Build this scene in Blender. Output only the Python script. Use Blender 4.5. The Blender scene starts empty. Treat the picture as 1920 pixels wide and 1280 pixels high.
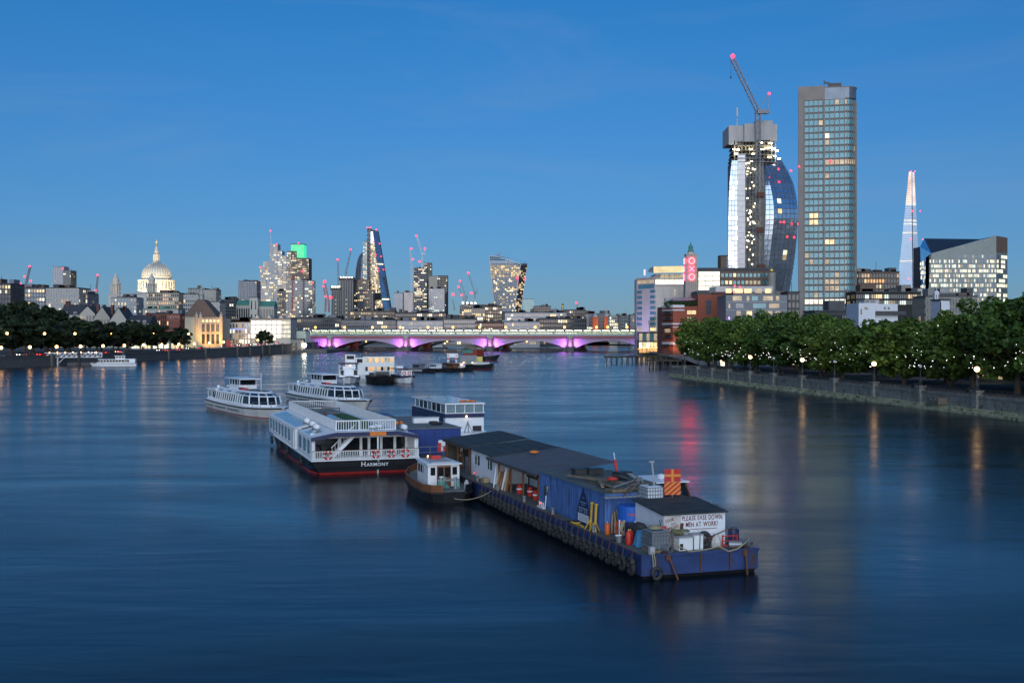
import bpy, bmesh, math, random
from mathutils import Vector, Matrix
# ------------------------------------------------------------------ camera, sky, sun, exposure
F, H, HY = 2140.0, 12.5, 628.0          # focal length in photo pixels, eye height (m), horizon row
SC = bpy.context.scene
COL = SC.collection
R = math.radians
cam_d = bpy.data.cameras.new('camera')
cam_d.sensor_width = 36.0
cam_d.lens = 36.0 * F / 1920.0
cam_d.shift_y = -12.0 / 1920.0
cam_d.clip_start = 0.5
cam_d.clip_end = 20000
cam = bpy.data.objects.new('camera', cam_d)
COL.objects.link(cam)
cam.location = (0, 0, H)
cam.rotation_euler = (math.pi / 2, 0, 0)
SC.camera = cam
SUN_EL, SUN_AZ = 4.0, 180.0             # low evening light from behind the camera (azimuth clockwise from +Y)
w = bpy.data.worlds.new('World')
SC.world = w
w.use_nodes = True
wn, wl = w.node_tree.nodes, w.node_tree.links
bg = wn['Background']
bg.inputs['Strength'].default_value = 0.12
sky = wn.new('ShaderNodeTexSky')
sky.sky_type = 'NISHITA'
sky.sun_disc = False
sky.sun_elevation = R(SUN_EL)
sky.sun_rotation = R(SUN_AZ)
sky.ozone_density = 4.6
sky.air_density = 1.0
sky.dust_density = 1.0
# thin high cirrus, a little paler than the blue
tc = wn.new('ShaderNodeTexCoord')
mp = wn.new('ShaderNodeMapping')
mp.inputs['Scale'].default_value = (1.6, 2.2, 9.0)
mp.inputs['Rotation'].default_value = (0.0, 0.12, 0.3)
nz = wn.new('ShaderNodeTexNoise')
nz.inputs['Scale'].default_value = 1.5
nz.inputs['Detail'].default_value = 7
nz.inputs['Roughness'].default_value = 0.62
nz.inputs['Distortion'].default_value = 0.9
mr = wn.new('ShaderNodeMapRange')
mr.inputs[1].default_value, mr.inputs[2].default_value = 0.5, 0.85
mr.inputs[3].default_value, mr.inputs[4].default_value = 0.0, 0.3
mx = wn.new('ShaderNodeMix')
mx.data_type = 'RGBA'
mx.blend_type = 'MIX'
mx.inputs['B'].default_value = (0.85, 1.35, 2.1, 1)
wl.new(tc.outputs['Generated'], mp.inputs['Vector'])
# the low haze band at the horizon takes the colour of the sky just above it
sx = wn.new('ShaderNodeSeparateXYZ')
cx = wn.new('ShaderNodeCombineXYZ')
zm = wn.new('ShaderNodeMath')
zm.operation = 'MULTIPLY_ADD'
zm.inputs[1].default_value = 1.1
zm.inputs[2].default_value = 0.06
wl.new(tc.outputs['Generated'], sx.inputs[0])
wl.new(sx.outputs['X'], cx.inputs['X'])
wl.new(sx.outputs['Y'], cx.inputs['Y'])
ab = wn.new('ShaderNodeMath')
ab.operation = 'MAXIMUM'
ab.inputs[1].default_value = 0.0
wl.new(sx.outputs['Z'], ab.inputs[0])
wl.new(ab.outputs[0], zm.inputs[0])
wl.new(zm.outputs[0], cx.inputs['Z'])
wl.new(cx.outputs[0], sky.inputs['Vector'])
wl.new(mp.outputs['Vector'], nz.inputs['Vector'])
wl.new(nz.outputs['Fac'], mr.inputs[0])
wl.new(mr.outputs[0], mx.inputs['Factor'])
tint = wn.new('ShaderNodeMix')
tint.data_type = 'RGBA'
tint.blend_type = 'MULTIPLY'
tint.inputs['Factor'].default_value = 1.0
# evening sky: the violet-grey haze low down clears to a purer blue overhead
el = wn.new('ShaderNodeMapRange')
el.inputs[1].default_value, el.inputs[2].default_value = 0.03, 0.3
tm_ = wn.new('ShaderNodeMix')
tm_.data_type = 'RGBA'
tm_.inputs['A'].default_value = (1.35, 1.0, 1.0, 1)
tm_.inputs['B'].default_value = (0.55, 1.02, 1.12, 1)
wl.new(sx.outputs['Z'], el.inputs[0])
wl.new(el.outputs[0], tm_.inputs['Factor'])
wl.new(tm_.outputs['Result'], tint.inputs['B'])
wl.new(sky.outputs['Color'], tint.inputs['A'])
wl.new(tint.outputs['Result'], mx.inputs['A'])
wl.new(mx.outputs['Result'], bg.inputs['Color'])
sun_d = bpy.data.lights.new('sun', 'SUN')
sun_d.energy = 1.15
sun_d.angle = R(60)
sun_d.color = (0.80, 0.90, 1.0)
sun = bpy.data.objects.new('sun', sun_d)
COL.objects.link(sun)
_az, _el = R(SUN_AZ), R(20)
_dir = Vector((math.sin(_az) * math.cos(_el), math.cos(_az) * math.cos(_el), math.sin(_el)))
sun.rotation_euler = _dir.to_track_quat('Z', 'Y').to_euler()
sun.location = (0, -50, 80)
EXPO = 1.0
vs = SC.view_settings
vs.view_transform = 'Standard'
vs.look = 'None'
vs.exposure = EXPO
vs.gamma = 1.0
vs.use_curve_mapping = False
EK = 1.0 / 2 ** EXPO                     # emission that shows as 1.0 in the picture
SC.cycles.use_denoising = True
SC.cycles.use_adaptive_sampling = True
SC.cycles.adaptive_threshold = 0.015
SC.cycles.max_bounces = 6
SC.cycles.glossy_bounces = 3
SC.cycles.diffuse_bounces = 2
SC.cycles.sample_clamp_indirect = 6
SC.cycles.caustics_reflective = False
SC.cycles.caustics_refractive = False
SC.cycles.use_light_tree = True
# ------------------------------------------------------------------ helpers
RN = random.Random(7)
def PX(px, D):
 return (px - 960.0) / F * D
def PZ(py, D):
 return H - (py - HY) / F * D
MATS = {}
def mat(name, col, rough=0.6, metal=0.0, var=0.18, scale=1.5, bump=0.0, ior=1.5, stretch=None, coat=0.0, wear=None):
 """A Principled material with procedural colour variation (and optional relief and wear)."""
 if name in MATS:
  return MATS[name]
 m = bpy.data.materials.new(name)
 m.use_nodes = True
 n, l = m.node_tree.nodes, m.node_tree.links
 b = n['Principled BSDF']
 b.inputs['Roughness'].default_value = rough
 b.inputs['Metallic'].default_value = metal
 b.inputs['IOR'].default_value = ior
 if coat:
  b.inputs['Coat Weight'].default_value = coat
 t = n.new('ShaderNodeNewGeometry')
 v = t.outputs['Position']
 if stretch:
  q = n.new('ShaderNodeMapping')
  q.inputs['Scale'].default_value = stretch
  l.new(v, q.inputs['Vector'])
  v = q.outputs['Vector']
 z = n.new('ShaderNodeTexNoise')
 z.inputs['Scale'].default_value = scale
 z.inputs['Detail'].default_value = 6
 z.inputs['Roughness'].default_value = 0.65
 l.new(v, z.inputs['Vector'])
 r = n.new('ShaderNodeMapRange')
 r.inputs[1].default_value, r.inputs[2].default_value = 0.28, 0.72
 r.inputs[3].default_value, r.inputs[4].default_value = 1 - var, 1 + var
 l.new(z.outputs['Fac'], r.inputs[0])
 x = n.new('ShaderNodeMix')
 x.data_type = 'RGBA'
 x.blend_type = 'MULTIPLY'
 x.inputs['Factor'].default_value = 1
 x.inputs['A'].default_value = (*col, 1)
 l.new(r.outputs[0], x.inputs['B'])
 out = x.outputs['Result']
 if wear:                                # (colour, threshold, noise scale)
  z2 = n.new('ShaderNodeTexNoise')
  z2.inputs['Scale'].default_value = wear[2]
  z2.inputs['Detail'].default_value = 8
  z2.inputs['Roughness'].default_value = 0.7
  l.new(v, z2.inputs['Vector'])
  r2 = n.new('ShaderNodeMapRange')
  r2.inputs[1].default_value, r2.inputs[2].default_value = wear[1], wear[1] + 0.1
  l.new(z2.outputs['Fac'], r2.inputs[0])
  y = n.new('ShaderNodeMix')
  y.data_type = 'RGBA'
  y.inputs['B'].default_value = (*wear[0], 1)
  l.new(r2.outputs[0], y.inputs['Factor'])
  l.new(out, y.inputs['A'])
  out = y.outputs['Result']
 l.new(out, b.inputs['Base Color'])
 if bump:
  u = n.new('ShaderNodeBump')
  u.inputs['Strength'].default_value = bump
  u.inputs['Distance'].default_value = 0.05
  l.new(z.outputs['Fac'], u.inputs['Height'])
  l.new(u.outputs['Normal'], b.inputs['Normal'])
 MATS[name] = m
 return m
def glow(name, col, k, var=0.0, scale=1.0, sample=False):
 """A lit thing (lamp, lit window, screen). k = how bright it shows in the picture."""
 if name in MATS:
  return MATS[name]
 m = bpy.data.materials.new(name)
 m.use_nodes = True
 n, l = m.node_tree.nodes, m.node_tree.links
 b = n['Principled BSDF']
 b.inputs['Base Color'].default_value = (0.1, 0.1, 0.1, 1)
 b.inputs['Roughness'].default_value = 0.3
 b.inputs['Emission Color'].default_value = (*col, 1)
 b.inputs['Emission Strength'].default_value = k * EK
 if var:
  t = n.new('ShaderNodeNewGeometry')
  z = n.new('ShaderNodeTexNoise')
  z.inputs['Scale'].default_value = scale
  z.inputs['Detail'].default_value = 3
  l.new(t.outputs['Position'], z.inputs['Vector'])
  r = n.new('ShaderNodeMapRange')
  r.inputs[1].default_value, r.inputs[2].default_value = 0.3, 0.7
  r.inputs[3].default_value, r.inputs[4].default_value = k * EK * (1 - var), k * EK * (1 + var)
  l.new(z.outputs['Fac'], r.inputs[0])
  l.new(r.outputs[0], b.inputs['Emission Strength'])
 m.cycles.emission_sampling = 'FRONT' if sample else 'NONE'
 MATS[name] = m
 return m
class MB:
 """Collects shapes into one mesh; .mat(key) picks the material of what follows."""
 def __init__(s):
  s.v, s.f, s.mi, s.keys, s.cur = [], [], [], [], 0
  s.M = None
  s.smooth = False
 def mat(s, m):
  if m not in s.keys:
   s.keys.append(m)
  s.cur = s.keys.index(m)
  return s
 def add(s, vs, fs):
  k = len(s.v)
  if s.M is not None:
   vs = [tuple(s.M @ Vector(p)) for p in vs]
  s.v.extend(vs)
  for f in fs:
   s.f.append([i + k for i in f])
   s.mi.append(s.cur)
  return s
 def box(s, x0, x1, y0, y1, z0, z1):
  s.add([(x0, y0, z0), (x1, y0, z0), (x1, y1, z0), (x0, y1, z0), (x0, y0, z1), (x1, y0, z1), (x1, y1, z1), (x0, y1, z1)],
              [(0, 3, 2, 1), (4, 5, 6, 7), (0, 1, 5, 4), (1, 2, 6, 5), (2, 3, 7, 6), (3, 0, 4, 7)])
  return s
 def quad(s, a, b, c, d):
  return s.add([a, b, c, d], [(0, 1, 2, 3)])
 def prism(s, poly, z0, z1, top=None):
  """poly: (x, y) counter-clockwise; top: another outline at z1."""
  n = len(poly)
  t = top or poly
  vs = [(p[0], p[1], z0) for p in poly] + [(p[0], p[1], z1) for p in t]
  fs = [(i, (i + 1) % n, n + (i + 1) % n, n + i) for i in range(n)]
  fs += [tuple(range(n - 1, -1, -1)), tuple(range(n, 2 * n))]
  return s.add(vs, fs)
 def loft(s, rings, cap=True, closed=True):
  n = len(rings[0])
  vs = [tuple(p) for r in rings for p in r]
  fs = []
  for j in range(len(rings) - 1):
   for i in range(n if closed else n - 1):
    a, b = j * n + i, j * n + (i + 1) % n
    fs.append((a, b, b + n, a + n))
  if cap:
   fs.append(tuple(range(n - 1, -1, -1)))
   fs.append(tuple(range((len(rings) - 1) * n, len(rings) * n)))
  return s.add(vs, fs)
 def lathe(s, prof, n=24, cx=0, cy=0, cap=True, a0=0.0, wave=None):
  rings = []
  for k, (r, z) in enumerate(prof):
   rings.append([(cx + r * (1 + (wave(i) if wave else 0)) * math.cos(a0 + 2 * math.pi * i / n),
                           cy + r * (1 + (wave(i) if wave else 0)) * math.sin(a0 + 2 * math.pi * i / n), z) for i in range(n)])
  return s.loft(rings, cap)
 def cyl(s, x, y, z0, z1, r, n=10, r1=None):
  return s.lathe([(r, z0), (r if r1 is None else r1, z1)], n, x, y)
 def beam(s, p, q, w=0.1, h=None):
  p, q = Vector(p), Vector(q)
  h = w if h is None else h
  d = q - p
  if d.length < 1e-6:
   return s
  d.normalize()
  up = Vector((0, 0, 1)) if abs(d.z) < 0.95 else Vector((0, 1, 0))
  a = d.cross(up).normalized() * (w / 2)
  b = a.cross(d).normalized() * (h / 2)
  vs = [tuple(e + sa * a + sb * b) for e in (p, q) for sa, sb in ((-1, -1), (1, -1), (1, 1), (-1, 1))]
  return s.add(vs, [(0, 1, 2, 3), (7, 6, 5, 4), (0, 4, 5, 1), (1, 5, 6, 2), (2, 6, 7, 3), (3, 7, 4, 0)])
 def tube(s, pts, r, n=6, closed=False):
  pts = [Vector(p) for p in pts]
  rings = []
  m = len(pts)
  for i, p in enumerate(pts):
   d = (pts[(i + 1) % m] - pts[i - 1]) if closed else (pts[min(i + 1, m - 1)] - pts[max(i - 1, 0)])
   d.normalize()
   up = Vector((0, 0, 1)) if abs(d.z) < 0.9 else Vector((0, 1, 0))
   a = d.cross(up).normalized()
   b = a.cross(d)
   rr = r[i] if isinstance(r, (list, tuple)) else r
   rings.append([tuple(p + rr * (math.cos(2 * math.pi * k / n) * a + math.sin(2 * math.pi * k / n) * b)) for k in range(n)])
  if closed:
   rings.append(rings[0])
  return s.loft(rings, not closed)
 def sphere(s, c, r, n=10, m=6, sz=1.0):
  prof = [(max(r * math.sin(math.pi * j / m), 1e-4), c[2] - r * sz * math.cos(math.pi * j / m)) for j in range(m + 1)]
  return s.lathe(prof, n, c[0], c[1], cap=False)
 def torus(s, c, R_, r, axis='x', n=16, m=8, sz=1.0):
  pts = []
  for i in range(n):
   a = 2 * math.pi * i / n
   p = (0, R_ * math.cos(a), R_ * math.sin(a) * sz) if axis == 'x' else ((R_ * math.cos(a), 0, R_ * math.sin(a)) if axis == 'y' else (R_ * math.cos(a), R_ * math.sin(a), 0))
   pts.append((c[0] + p[0], c[1] + p[1], c[2] + p[2]))
  return s.tube(pts, r, m, closed=True)
 def wallbox(s, p0, p1, z0, z1, n0, n1, a0=None, a1=None):
  """box on the vertical face running p0 -> p1 (left to right seen from outside), n = distance outwards."""
  d = Vector((p1[0] - p0[0], p1[1] - p0[1]))
  L = d.length
  d.normalize()
  nn = Vector((d.y, -d.x))
  a0 = 0 if a0 is None else a0
  a1 = L if a1 is None else a1
  o = Vector(p0[:2])
  P = lambda a, n: o + d * a + nn * n
  c = [P(a0, n1), P(a1, n1), P(a1, n0), P(a0, n0)]
  s.add([(q.x, q.y, z0) for q in c] + [(q.x, q.y, z1) for q in c],
              [(0, 3, 2, 1), (4, 5, 6, 7), (0, 1, 5, 4), (1, 2, 6, 5), (2, 3, 7, 6), (3, 0, 4, 7)])
  return s
 def mesh(s, name='mesh'):
  me = bpy.data.meshes.new(name)
  me.from_pydata(s.v, [], s.f)
  for k in s.keys:
   me.materials.append(MATS[k])
  if len(s.keys) > 1:
   me.polygons.foreach_set('material_index', s.mi)
  if s.smooth:
   me.polygons.foreach_set('use_smooth', [True] * len(s.f))
  me.update()
  return me
 def build(s, name, parent=None, loc=(0, 0, 0), rz=0.0, **kw):
  return put(name, s.mesh(name), parent, loc, rz, **kw)
def Mb(key):
 return MB().mat(key)
def put(name, me, parent=None, loc=(0, 0, 0), rz=0.0, scale=None, rot=None, label=None, cat=None, group=None, kind=None):
 o = bpy.data.objects.new(name, me)
 COL.objects.link(o)
 o.location = loc
 o.rotation_euler = rot if rot else (0, 0, rz)
 if scale:
  o.scale = scale
 if parent:
  o.parent = parent
 return tag(o, label, cat, group, kind)
def tag(o, label=None, cat=None, group=None, kind=None):
 for k, v in (('label', label), ('category', cat), ('group', group), ('kind', kind)):
  if v:
   o[k] = v
 return o
def thing(name, label, cat, loc=(0, 0, 0), rz=0.0, group=None):
 return put(name, None, None, loc, rz, label=label, cat=cat, group=group)
def copy_tree(o, parent=None):
 c = o.copy()
 COL.objects.link(c)
 c.parent = parent
 for ch in o.children:
  copy_tree(ch, c)
 return c
_unit = {}
def ubox(key):
 """unit box (0..1 in x and z, 0..1 in y) in one material: shared by all alike panes, planks, stones."""
 if key not in _unit:
  _unit[key] = Mb(key).box(0, 1, 0, 1, 0, 1).mesh('unit_' + key)
 return _unit[key]
def pane(name, key, parent, p0, p1, a0, a1, z0, z1, n0, n1, label=None):
 """a thin box on the face p0 -> p1 as an object of its own (shared mesh)."""
 d = Vector((p1[0] - p0[0], p1[1] - p0[1])).normalized()
 nn = Vector((d.y, -d.x))
 q = Vector(p0[:2]) + d * a0 + nn * n1
 return put(name, ubox(key), parent, (q.x, q.y, z0), math.atan2(d.y, d.x), scale=(a1 - a0, n1 - n0, z1 - z0), label=label)
ORD = ['first', 'second', 'third', 'fourth', 'fifth', 'sixth', 'seventh', 'eighth', 'ninth', 'tenth', 'eleventh', 'twelfth', 'thirteenth', 'fourteenth',
       'fifteenth', 'sixteenth', 'seventeenth', 'eighteenth', 'nineteenth', 'twentieth', 'twenty-first', 'twenty-second', 'twenty-third', 'twenty-fourth',
       'twenty-fifth', 'twenty-sixth', 'twenty-seventh', 'twenty-eighth', 'twenty-ninth', 'thirtieth', 'thirty-first', 'thirty-second', 'thirty-third', 'thirty-fourth']
_letters = {}
def letter(txt, spacing=1.0):
 """outline of a word or letter at size 1, made once before the scene is filled."""
 cu = bpy.data.curves.new('lettering', 'FONT')
 cu.body = txt
 cu.size = 1.0
 cu.extrude = 0.012
 cu.offset = 0.009
 cu.space_character = spacing
 cu.align_x = 'CENTER'
 cu.align_y = 'CENTER'
 cu.resolution_u = 3
 o = bpy.data.objects.new('lettering_tmp', cu)
 COL.objects.link(o)
 dg = bpy.context.evaluated_depsgraph_get()
 me = bpy.data.meshes.new_from_object(o.evaluated_get(dg))
 bpy.data.objects.remove(o)
 bpy.data.curves.remove(cu)
 me.materials.clear()
 _letters[txt] = me
for _t in list('itvHPLEASDOWNMTRKGC!') + ['ARMONY']:
 letter(_t, 1.12 if len(_t) > 1 else 1.0)
def text_mesh(txt, size, key, depth=0.01, spacing=1.0, bold=0.0):
 me = _letters[txt].copy()
 me.transform(Matrix.Diagonal((size, size, 0.6, 1)))
 me.materials.append(MATS[key])
 return me
def red_light(parent, p, D, k=1.6, name='warning_light', key='red_lamp'):
 mb = Mb(key)
 mb.sphere((0, 0, 0), k / F * D, 8, 5)
 return mb.build(name, parent, p)
def flood(name, loc, target, energy, col, angle=70, size=0.3, blend=0.6):
 d = bpy.data.lights.new(name, 'SPOT')
 d.energy = energy
 d.color = col
 d.spot_size = R(angle)
 d.spot_blend = blend
 d.shadow_soft_size = size
 o = bpy.data.objects.new(name, d)
 COL.objects.link(o)
 o.location = loc
 o.rotation_euler = (Vector(target) - Vector(loc)).to_track_quat('-Z', 'Y').to_euler()
 return o
# ------------------------------------------------------------------ palette
mat('stone', (0.36, 0.33, 0.28), 0.8, bump=0.2)
mat('pale_stone', (0.42, 0.39, 0.34), 0.8)
mat('portland', (0.52, 0.49, 0.43), 0.75, var=0.12, scale=0.4)
mat('granite', (0.13, 0.125, 0.115), 0.8, var=0.35, scale=0.9, bump=0.4)
mat('mossy_stone', (0.36, 0.35, 0.22), 0.85, var=0.4, scale=0.7, bump=0.5, wear=((0.08, 0.11, 0.03), 0.52, 0.5))
mat('concrete', (0.24, 0.23, 0.21), 0.8, var=0.2, scale=0.3)
mat('dark_concrete', (0.085, 0.085, 0.09), 0.8, var=0.2, scale=0.3)
mat('pale_panel', (0.42, 0.42, 0.43), 0.6, var=0.08, scale=0.3)
mat('grey_panel', (0.16, 0.17, 0.19), 0.55, var=0.12, scale=0.3)
mat('brown_panel', (0.12, 0.08, 0.06), 0.7, var=0.2, scale=0.4)
mat('brick', (0.30, 0.085, 0.05), 0.85, var=0.22, scale=1.2)
mat('dark_brick', (0.15, 0.06, 0.045), 0.85, var=0.25, scale=1.2)
mat('slate', (0.045, 0.05, 0.06), 0.7, var=0.3, scale=0.8)
mat('copper_green', (0.08, 0.24, 0.19), 0.7, var=0.25, scale=0.6)
mat('lead_grey', (0.33, 0.35, 0.36), 0.6, var=0.15, scale=0.3)
mat('dark_metal', (0.03, 0.032, 0.036), 0.5, var=0.2)
mat('steel', (0.26, 0.27, 0.29), 0.45, 0.5, var=0.15)
mat('crane_steel', (0.20, 0.21, 0.23), 0.6, var=0.2)
mat('crane_white', (0.6, 0.6, 0.6), 0.6, var=0.1)
mat('crane_red', (0.4, 0.05, 0.04), 0.6, var=0.15)
mat('glass_dark', (0.12, 0.14, 0.17), 0.10, 0.3, var=0.25, scale=0.15)
mat('glass_black', (0.04, 0.048, 0.055), 0.08, 0.2, var=0.25, scale=0.2)
mat('glass_teal', (0.09, 0.24, 0.28), 0.12, 0.12, var=0.25, scale=0.15)
mat('glass_blue', (0.5, 0.6, 0.72), 0.12, 0.9, var=0.18, scale=0.1)
mat('glass_silver', (0.30, 0.36, 0.43), 0.16, 0.8, var=0.12, scale=0.1)
mat('black', (0.012, 0.012, 0.013), 0.7, var=0.2)
mat('gold', (0.75, 0.5, 0.15), 0.35, 0.8, var=0.1)
glow('red_lamp', (1.0, 0.02, 0.05), 6.0)
glow('lit_warm', (1.0, 0.72, 0.34), 1.15, 0.45, 0.35)
glow('lit_white', (1.0, 0.93, 0.68), 1.35, 0.4, 0.35)
glow('lit_cool', (0.85, 1.0, 0.85), 1.0, 0.4, 0.35)
glow('lit_dim', (1.0, 0.75, 0.42), 0.42, 0.5, 0.35)
glow('lit_amber', (1.0, 0.5, 0.15), 0.9, 0.4, 0.35)
glow('lamp_amber', (1.0, 0.36, 0.07), 7.0, sample=True)
glow('lamp_white', (1.0, 0.58, 0.24), 11.0, sample=True)
glow('lamp_flood', (1.0, 0.9, 0.7), 30.0, sample=True)
glow('fairy', (0.95, 0.92, 0.95), 3.2)
glow('red_neon', (1.0, 0.008, 0.03), 22.0, sample=True)
glow('neon_core', (1.0, 0.55, 0.40), 2.2)
glow('green_led', (0.02, 0.85, 0.32), 0.95, 0.15, 0.1)
glow('violet_lamp', (0.55, 0.25, 1.0), 3.0)
# ------------------------------------------------------------------ river
def water_material():
 m = bpy.data.materials.new('river_water')
 m.use_nodes = True
 n, l = m.node_tree.nodes, m.node_tree.links
 b = n['Principled BSDF']
 b.inputs['Base Color'].default_value = (0.006, 0.012, 0.018, 1)
 b.inputs['Roughness'].default_value = 0.14
 b.inputs['IOR'].default_value = 1.24
 t = n.new('ShaderNodeTexCoord')
 hs = []
 for sc, amp, det in (((0.03, 0.09, 1), 1.0, 4), ((0.16, 0.5, 1), 0.3, 3)):
  q = n.new('ShaderNodeMapping')
  q.inputs['Scale'].default_value = sc
  q.inputs['Rotation'].default_value = (0, 0, 0.15)
  l.new(t.outputs['Object'], q.inputs['Vector'])
  z = n.new('ShaderNodeTexNoise')
  z.inputs['Scale'].default_value = 1.0
  z.inputs['Detail'].default_value = det
  z.inputs['Roughness'].default_value = 0.55
  z.inputs['Distortion'].default_value = 0.6
  l.new(q.outputs['Vector'], z.inputs['Vector'])
  k = n.new('ShaderNodeMath')
  k.operation = 'MULTIPLY'
  k.inputs[1].default_value = amp
  l.new(z.outputs['Fac'], k.inputs[0])
  hs.append(k.outputs[0])
 a = n.new('ShaderNodeMath')
 l.new(hs[0], a.inputs[0])
 l.new(hs[1], a.inputs[1])
 u = n.new('ShaderNodeBump')
 u.inputs['Strength'].default_value = 0.45
 u.inputs['Distance'].default_value = 0.2
 l.new(a.outputs[0], u.inputs['Height'])
 l.new(u.outputs['Normal'], b.inputs['Normal'])
 # gentler and rougher reaches of the surface
 r = n.new('ShaderNodeMapRange')
 r.inputs[1].default_value, r.inputs[2].default_value = 0.35, 0.65
 r.inputs[3].default_value, r.inputs[4].default_value = 0.16, 0.26
 l.new(hs[0], r.inputs[0])
 l.new(r.outputs[0], b.inputs['Roughness'])
 MATS['river_water'] = m
water_material()
Mb('river_water').add([(-3000, -600, 0), (3000, -600, 0), (3000, 3000, 0), (-3000, 3000, 0)], [(0, 1, 2, 3)]).build('river', kind='structure')
# ------------------------------------------------------------------ ground of both banks
mat('city_ground', (0.09, 0.09, 0.085), 0.9, var=0.25, scale=0.05)
mat('promenade_paving', (0.2, 0.17, 0.14), 0.85, var=0.25, scale=0.6)
mat('asphalt', (0.05, 0.05, 0.052), 0.85, var=0.2, scale=0.5)
mat('road_paint', (0.7, 0.7, 0.68), 0.6)
NW = [(-226, 250), (-193.6, 431.5), (-180.5, 495), (-173, 608), (-161, 704), (-152.6, 787), (-150, 886)]
NZ = [4.2, 4.2, 4.2, 4.2, 5.6, 6.6, 7.2]
SWX = lambda D: 101.6 - 0.156 * D
GZN, GZS = 3.9, 2.9
def sheet(name, poly, z, key, kind='structure'):
 return Mb(key).add([(x, y, z if not isinstance(z, (list, tuple)) else z[i]) for i, (x, y) in enumerate(poly)], [tuple(range(len(poly)))]).build(name, kind=kind)
sheet('north_bank_ground', [(-226.4, 250)] + [(x - 0.4, y) for x, y in NW[1:]] + [(-140, 1400), (400, 1410), (900, 1420), (9000, 1420), (9000, 16000), (-9000, 16000), (-9000, 250)], GZN, 'city_ground')
SB = [(SWX(40), 40), (SWX(343), 343), (58, 347), (66, 430), (72, 560), (79, 690), (96, 862), (112, 1000), (150, 1200), (420, 1400), (9000, 1400), (9000, -300), (101.6, -300)]
sheet('south_bank_ground', SB, GZS, 'promenade_paving')
# Embankment road on the north side, with kerb and lane line
def offs(pts, d):
 out = []
 for i, p in enumerate(pts):
  a, b = pts[max(i - 1, 0)], pts[min(i + 1, len(pts) - 1)]
  t = Vector((b[0] - a[0], b[1] - a[1])).normalized()
  out.append((p[0] - t.y * d, p[1] + t.x * d))
 return out
def strip(name, pts, d0, d1, z, key):
 a, b = offs(pts, d0), offs(pts, d1)
 vs = [(x, y, z) for x, y in a] + [(x, y, z) for x, y in b]
 n = len(a)
 return Mb(key).add(vs, [(i, i + 1, n + i + 1, n + i) for i in range(n - 1)]).build(name, kind='structure')
strip('embankment_pavement', NW[:5], 0.9, 4.0, GZN + 0.12, 'promenade_paving')
kb = Mb('pale_stone')
ka = offs(NW[:5], 4.0)
for p, q in zip(ka, ka[1:]):
 kb.beam((p[0], p[1], GZN + 0.06), (q[0], q[1], GZN + 0.06), 0.3, 0.13)
kb.build('embankment_kerb', kind='structure')
strip('embankment_road', NW[:5], 4.1, 15.0, GZN + 0.008, 'asphalt')
strip('lane_line', NW[:5], 9.4, 9.55, GZN + 0.014, 'road_paint')
# ------------------------------------------------------------------ north river wall: granite courses, coping, buttress piers
nw = thing('embankment_wall', 'long granite river wall under the lamps on the north bank', 'river wall', (-193, 431, 0))
for i in range(len(NW) - 1):
 p0, p1, z0, z1 = NW[i], NW[i + 1], NZ[i], NZ[i + 1]
 d = Vector((p1[0] - p0[0], p1[1] - p0[1]))
 L = d.length
 d.normalize()
 nn = Vector((d.y, -d.x))
 k = max(1, int(L / 9.5))
 for j in range(k):
  a, b = j / k, (j + 1) / k
  mb = MB()
  for c, (h0, h1, out) in enumerate(((-1.0, 0.32, 0.55), (0.33, 0.62, 0.32), (0.63, 0.9, 0.16), (0.905, 1.0, 0.4))):
   mb.mat('granite')
   P = lambda t, n_: (p0[0] + d.x * L * t + nn.x * n_ - 193 * 0, p0[1] + d.y * L * t + nn.y * n_)
   e = 0.012 / L
   q = [P(a + e, out), P(b - e, out), P(b - e, -0.6), P(a + e, -0.6)]
   za, zb = z0 + (z1 - z0) * a, z0 + (z1 - z0) * b
   zz = [(za, zb, zb, za)]
   vs = [(x + 193, y - 431, (h0 * [za, zb, zb, za][t] if h0 > 0 else -1.0)) for t, (x, y) in enumerate(q)]
   vs += [(x + 193, y - 431, h1 * [za, zb, zb, za][t]) for t, (x, y) in enumerate(q)]
   mb.add(vs, [(0, 3, 2, 1), (4, 5, 6, 7), (0, 1, 5, 4), (1, 2, 6, 5), (2, 3, 7, 6), (3, 0, 4, 7)])
  mb.build('wall_section', nw)
 m = max(1, int(L / 38))
 for j in range(m):
  t = (j + 0.5) / m
  c = (p0[0] + d.x * L * t, p0[1] + d.y * L * t)
  za = z0 + (z1 - z0) * t
  Mb('granite').box(-0.9, 0.9, -1.2, 0.4, -1, za + 0.25).box(-1.05, 1.05, -1.35, 0.5, za + 0.25, za + 0.55).build('pier_block', nw, (c[0] + 193, c[1] - 431, 0), math.atan2(d.y, d.x))
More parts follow.
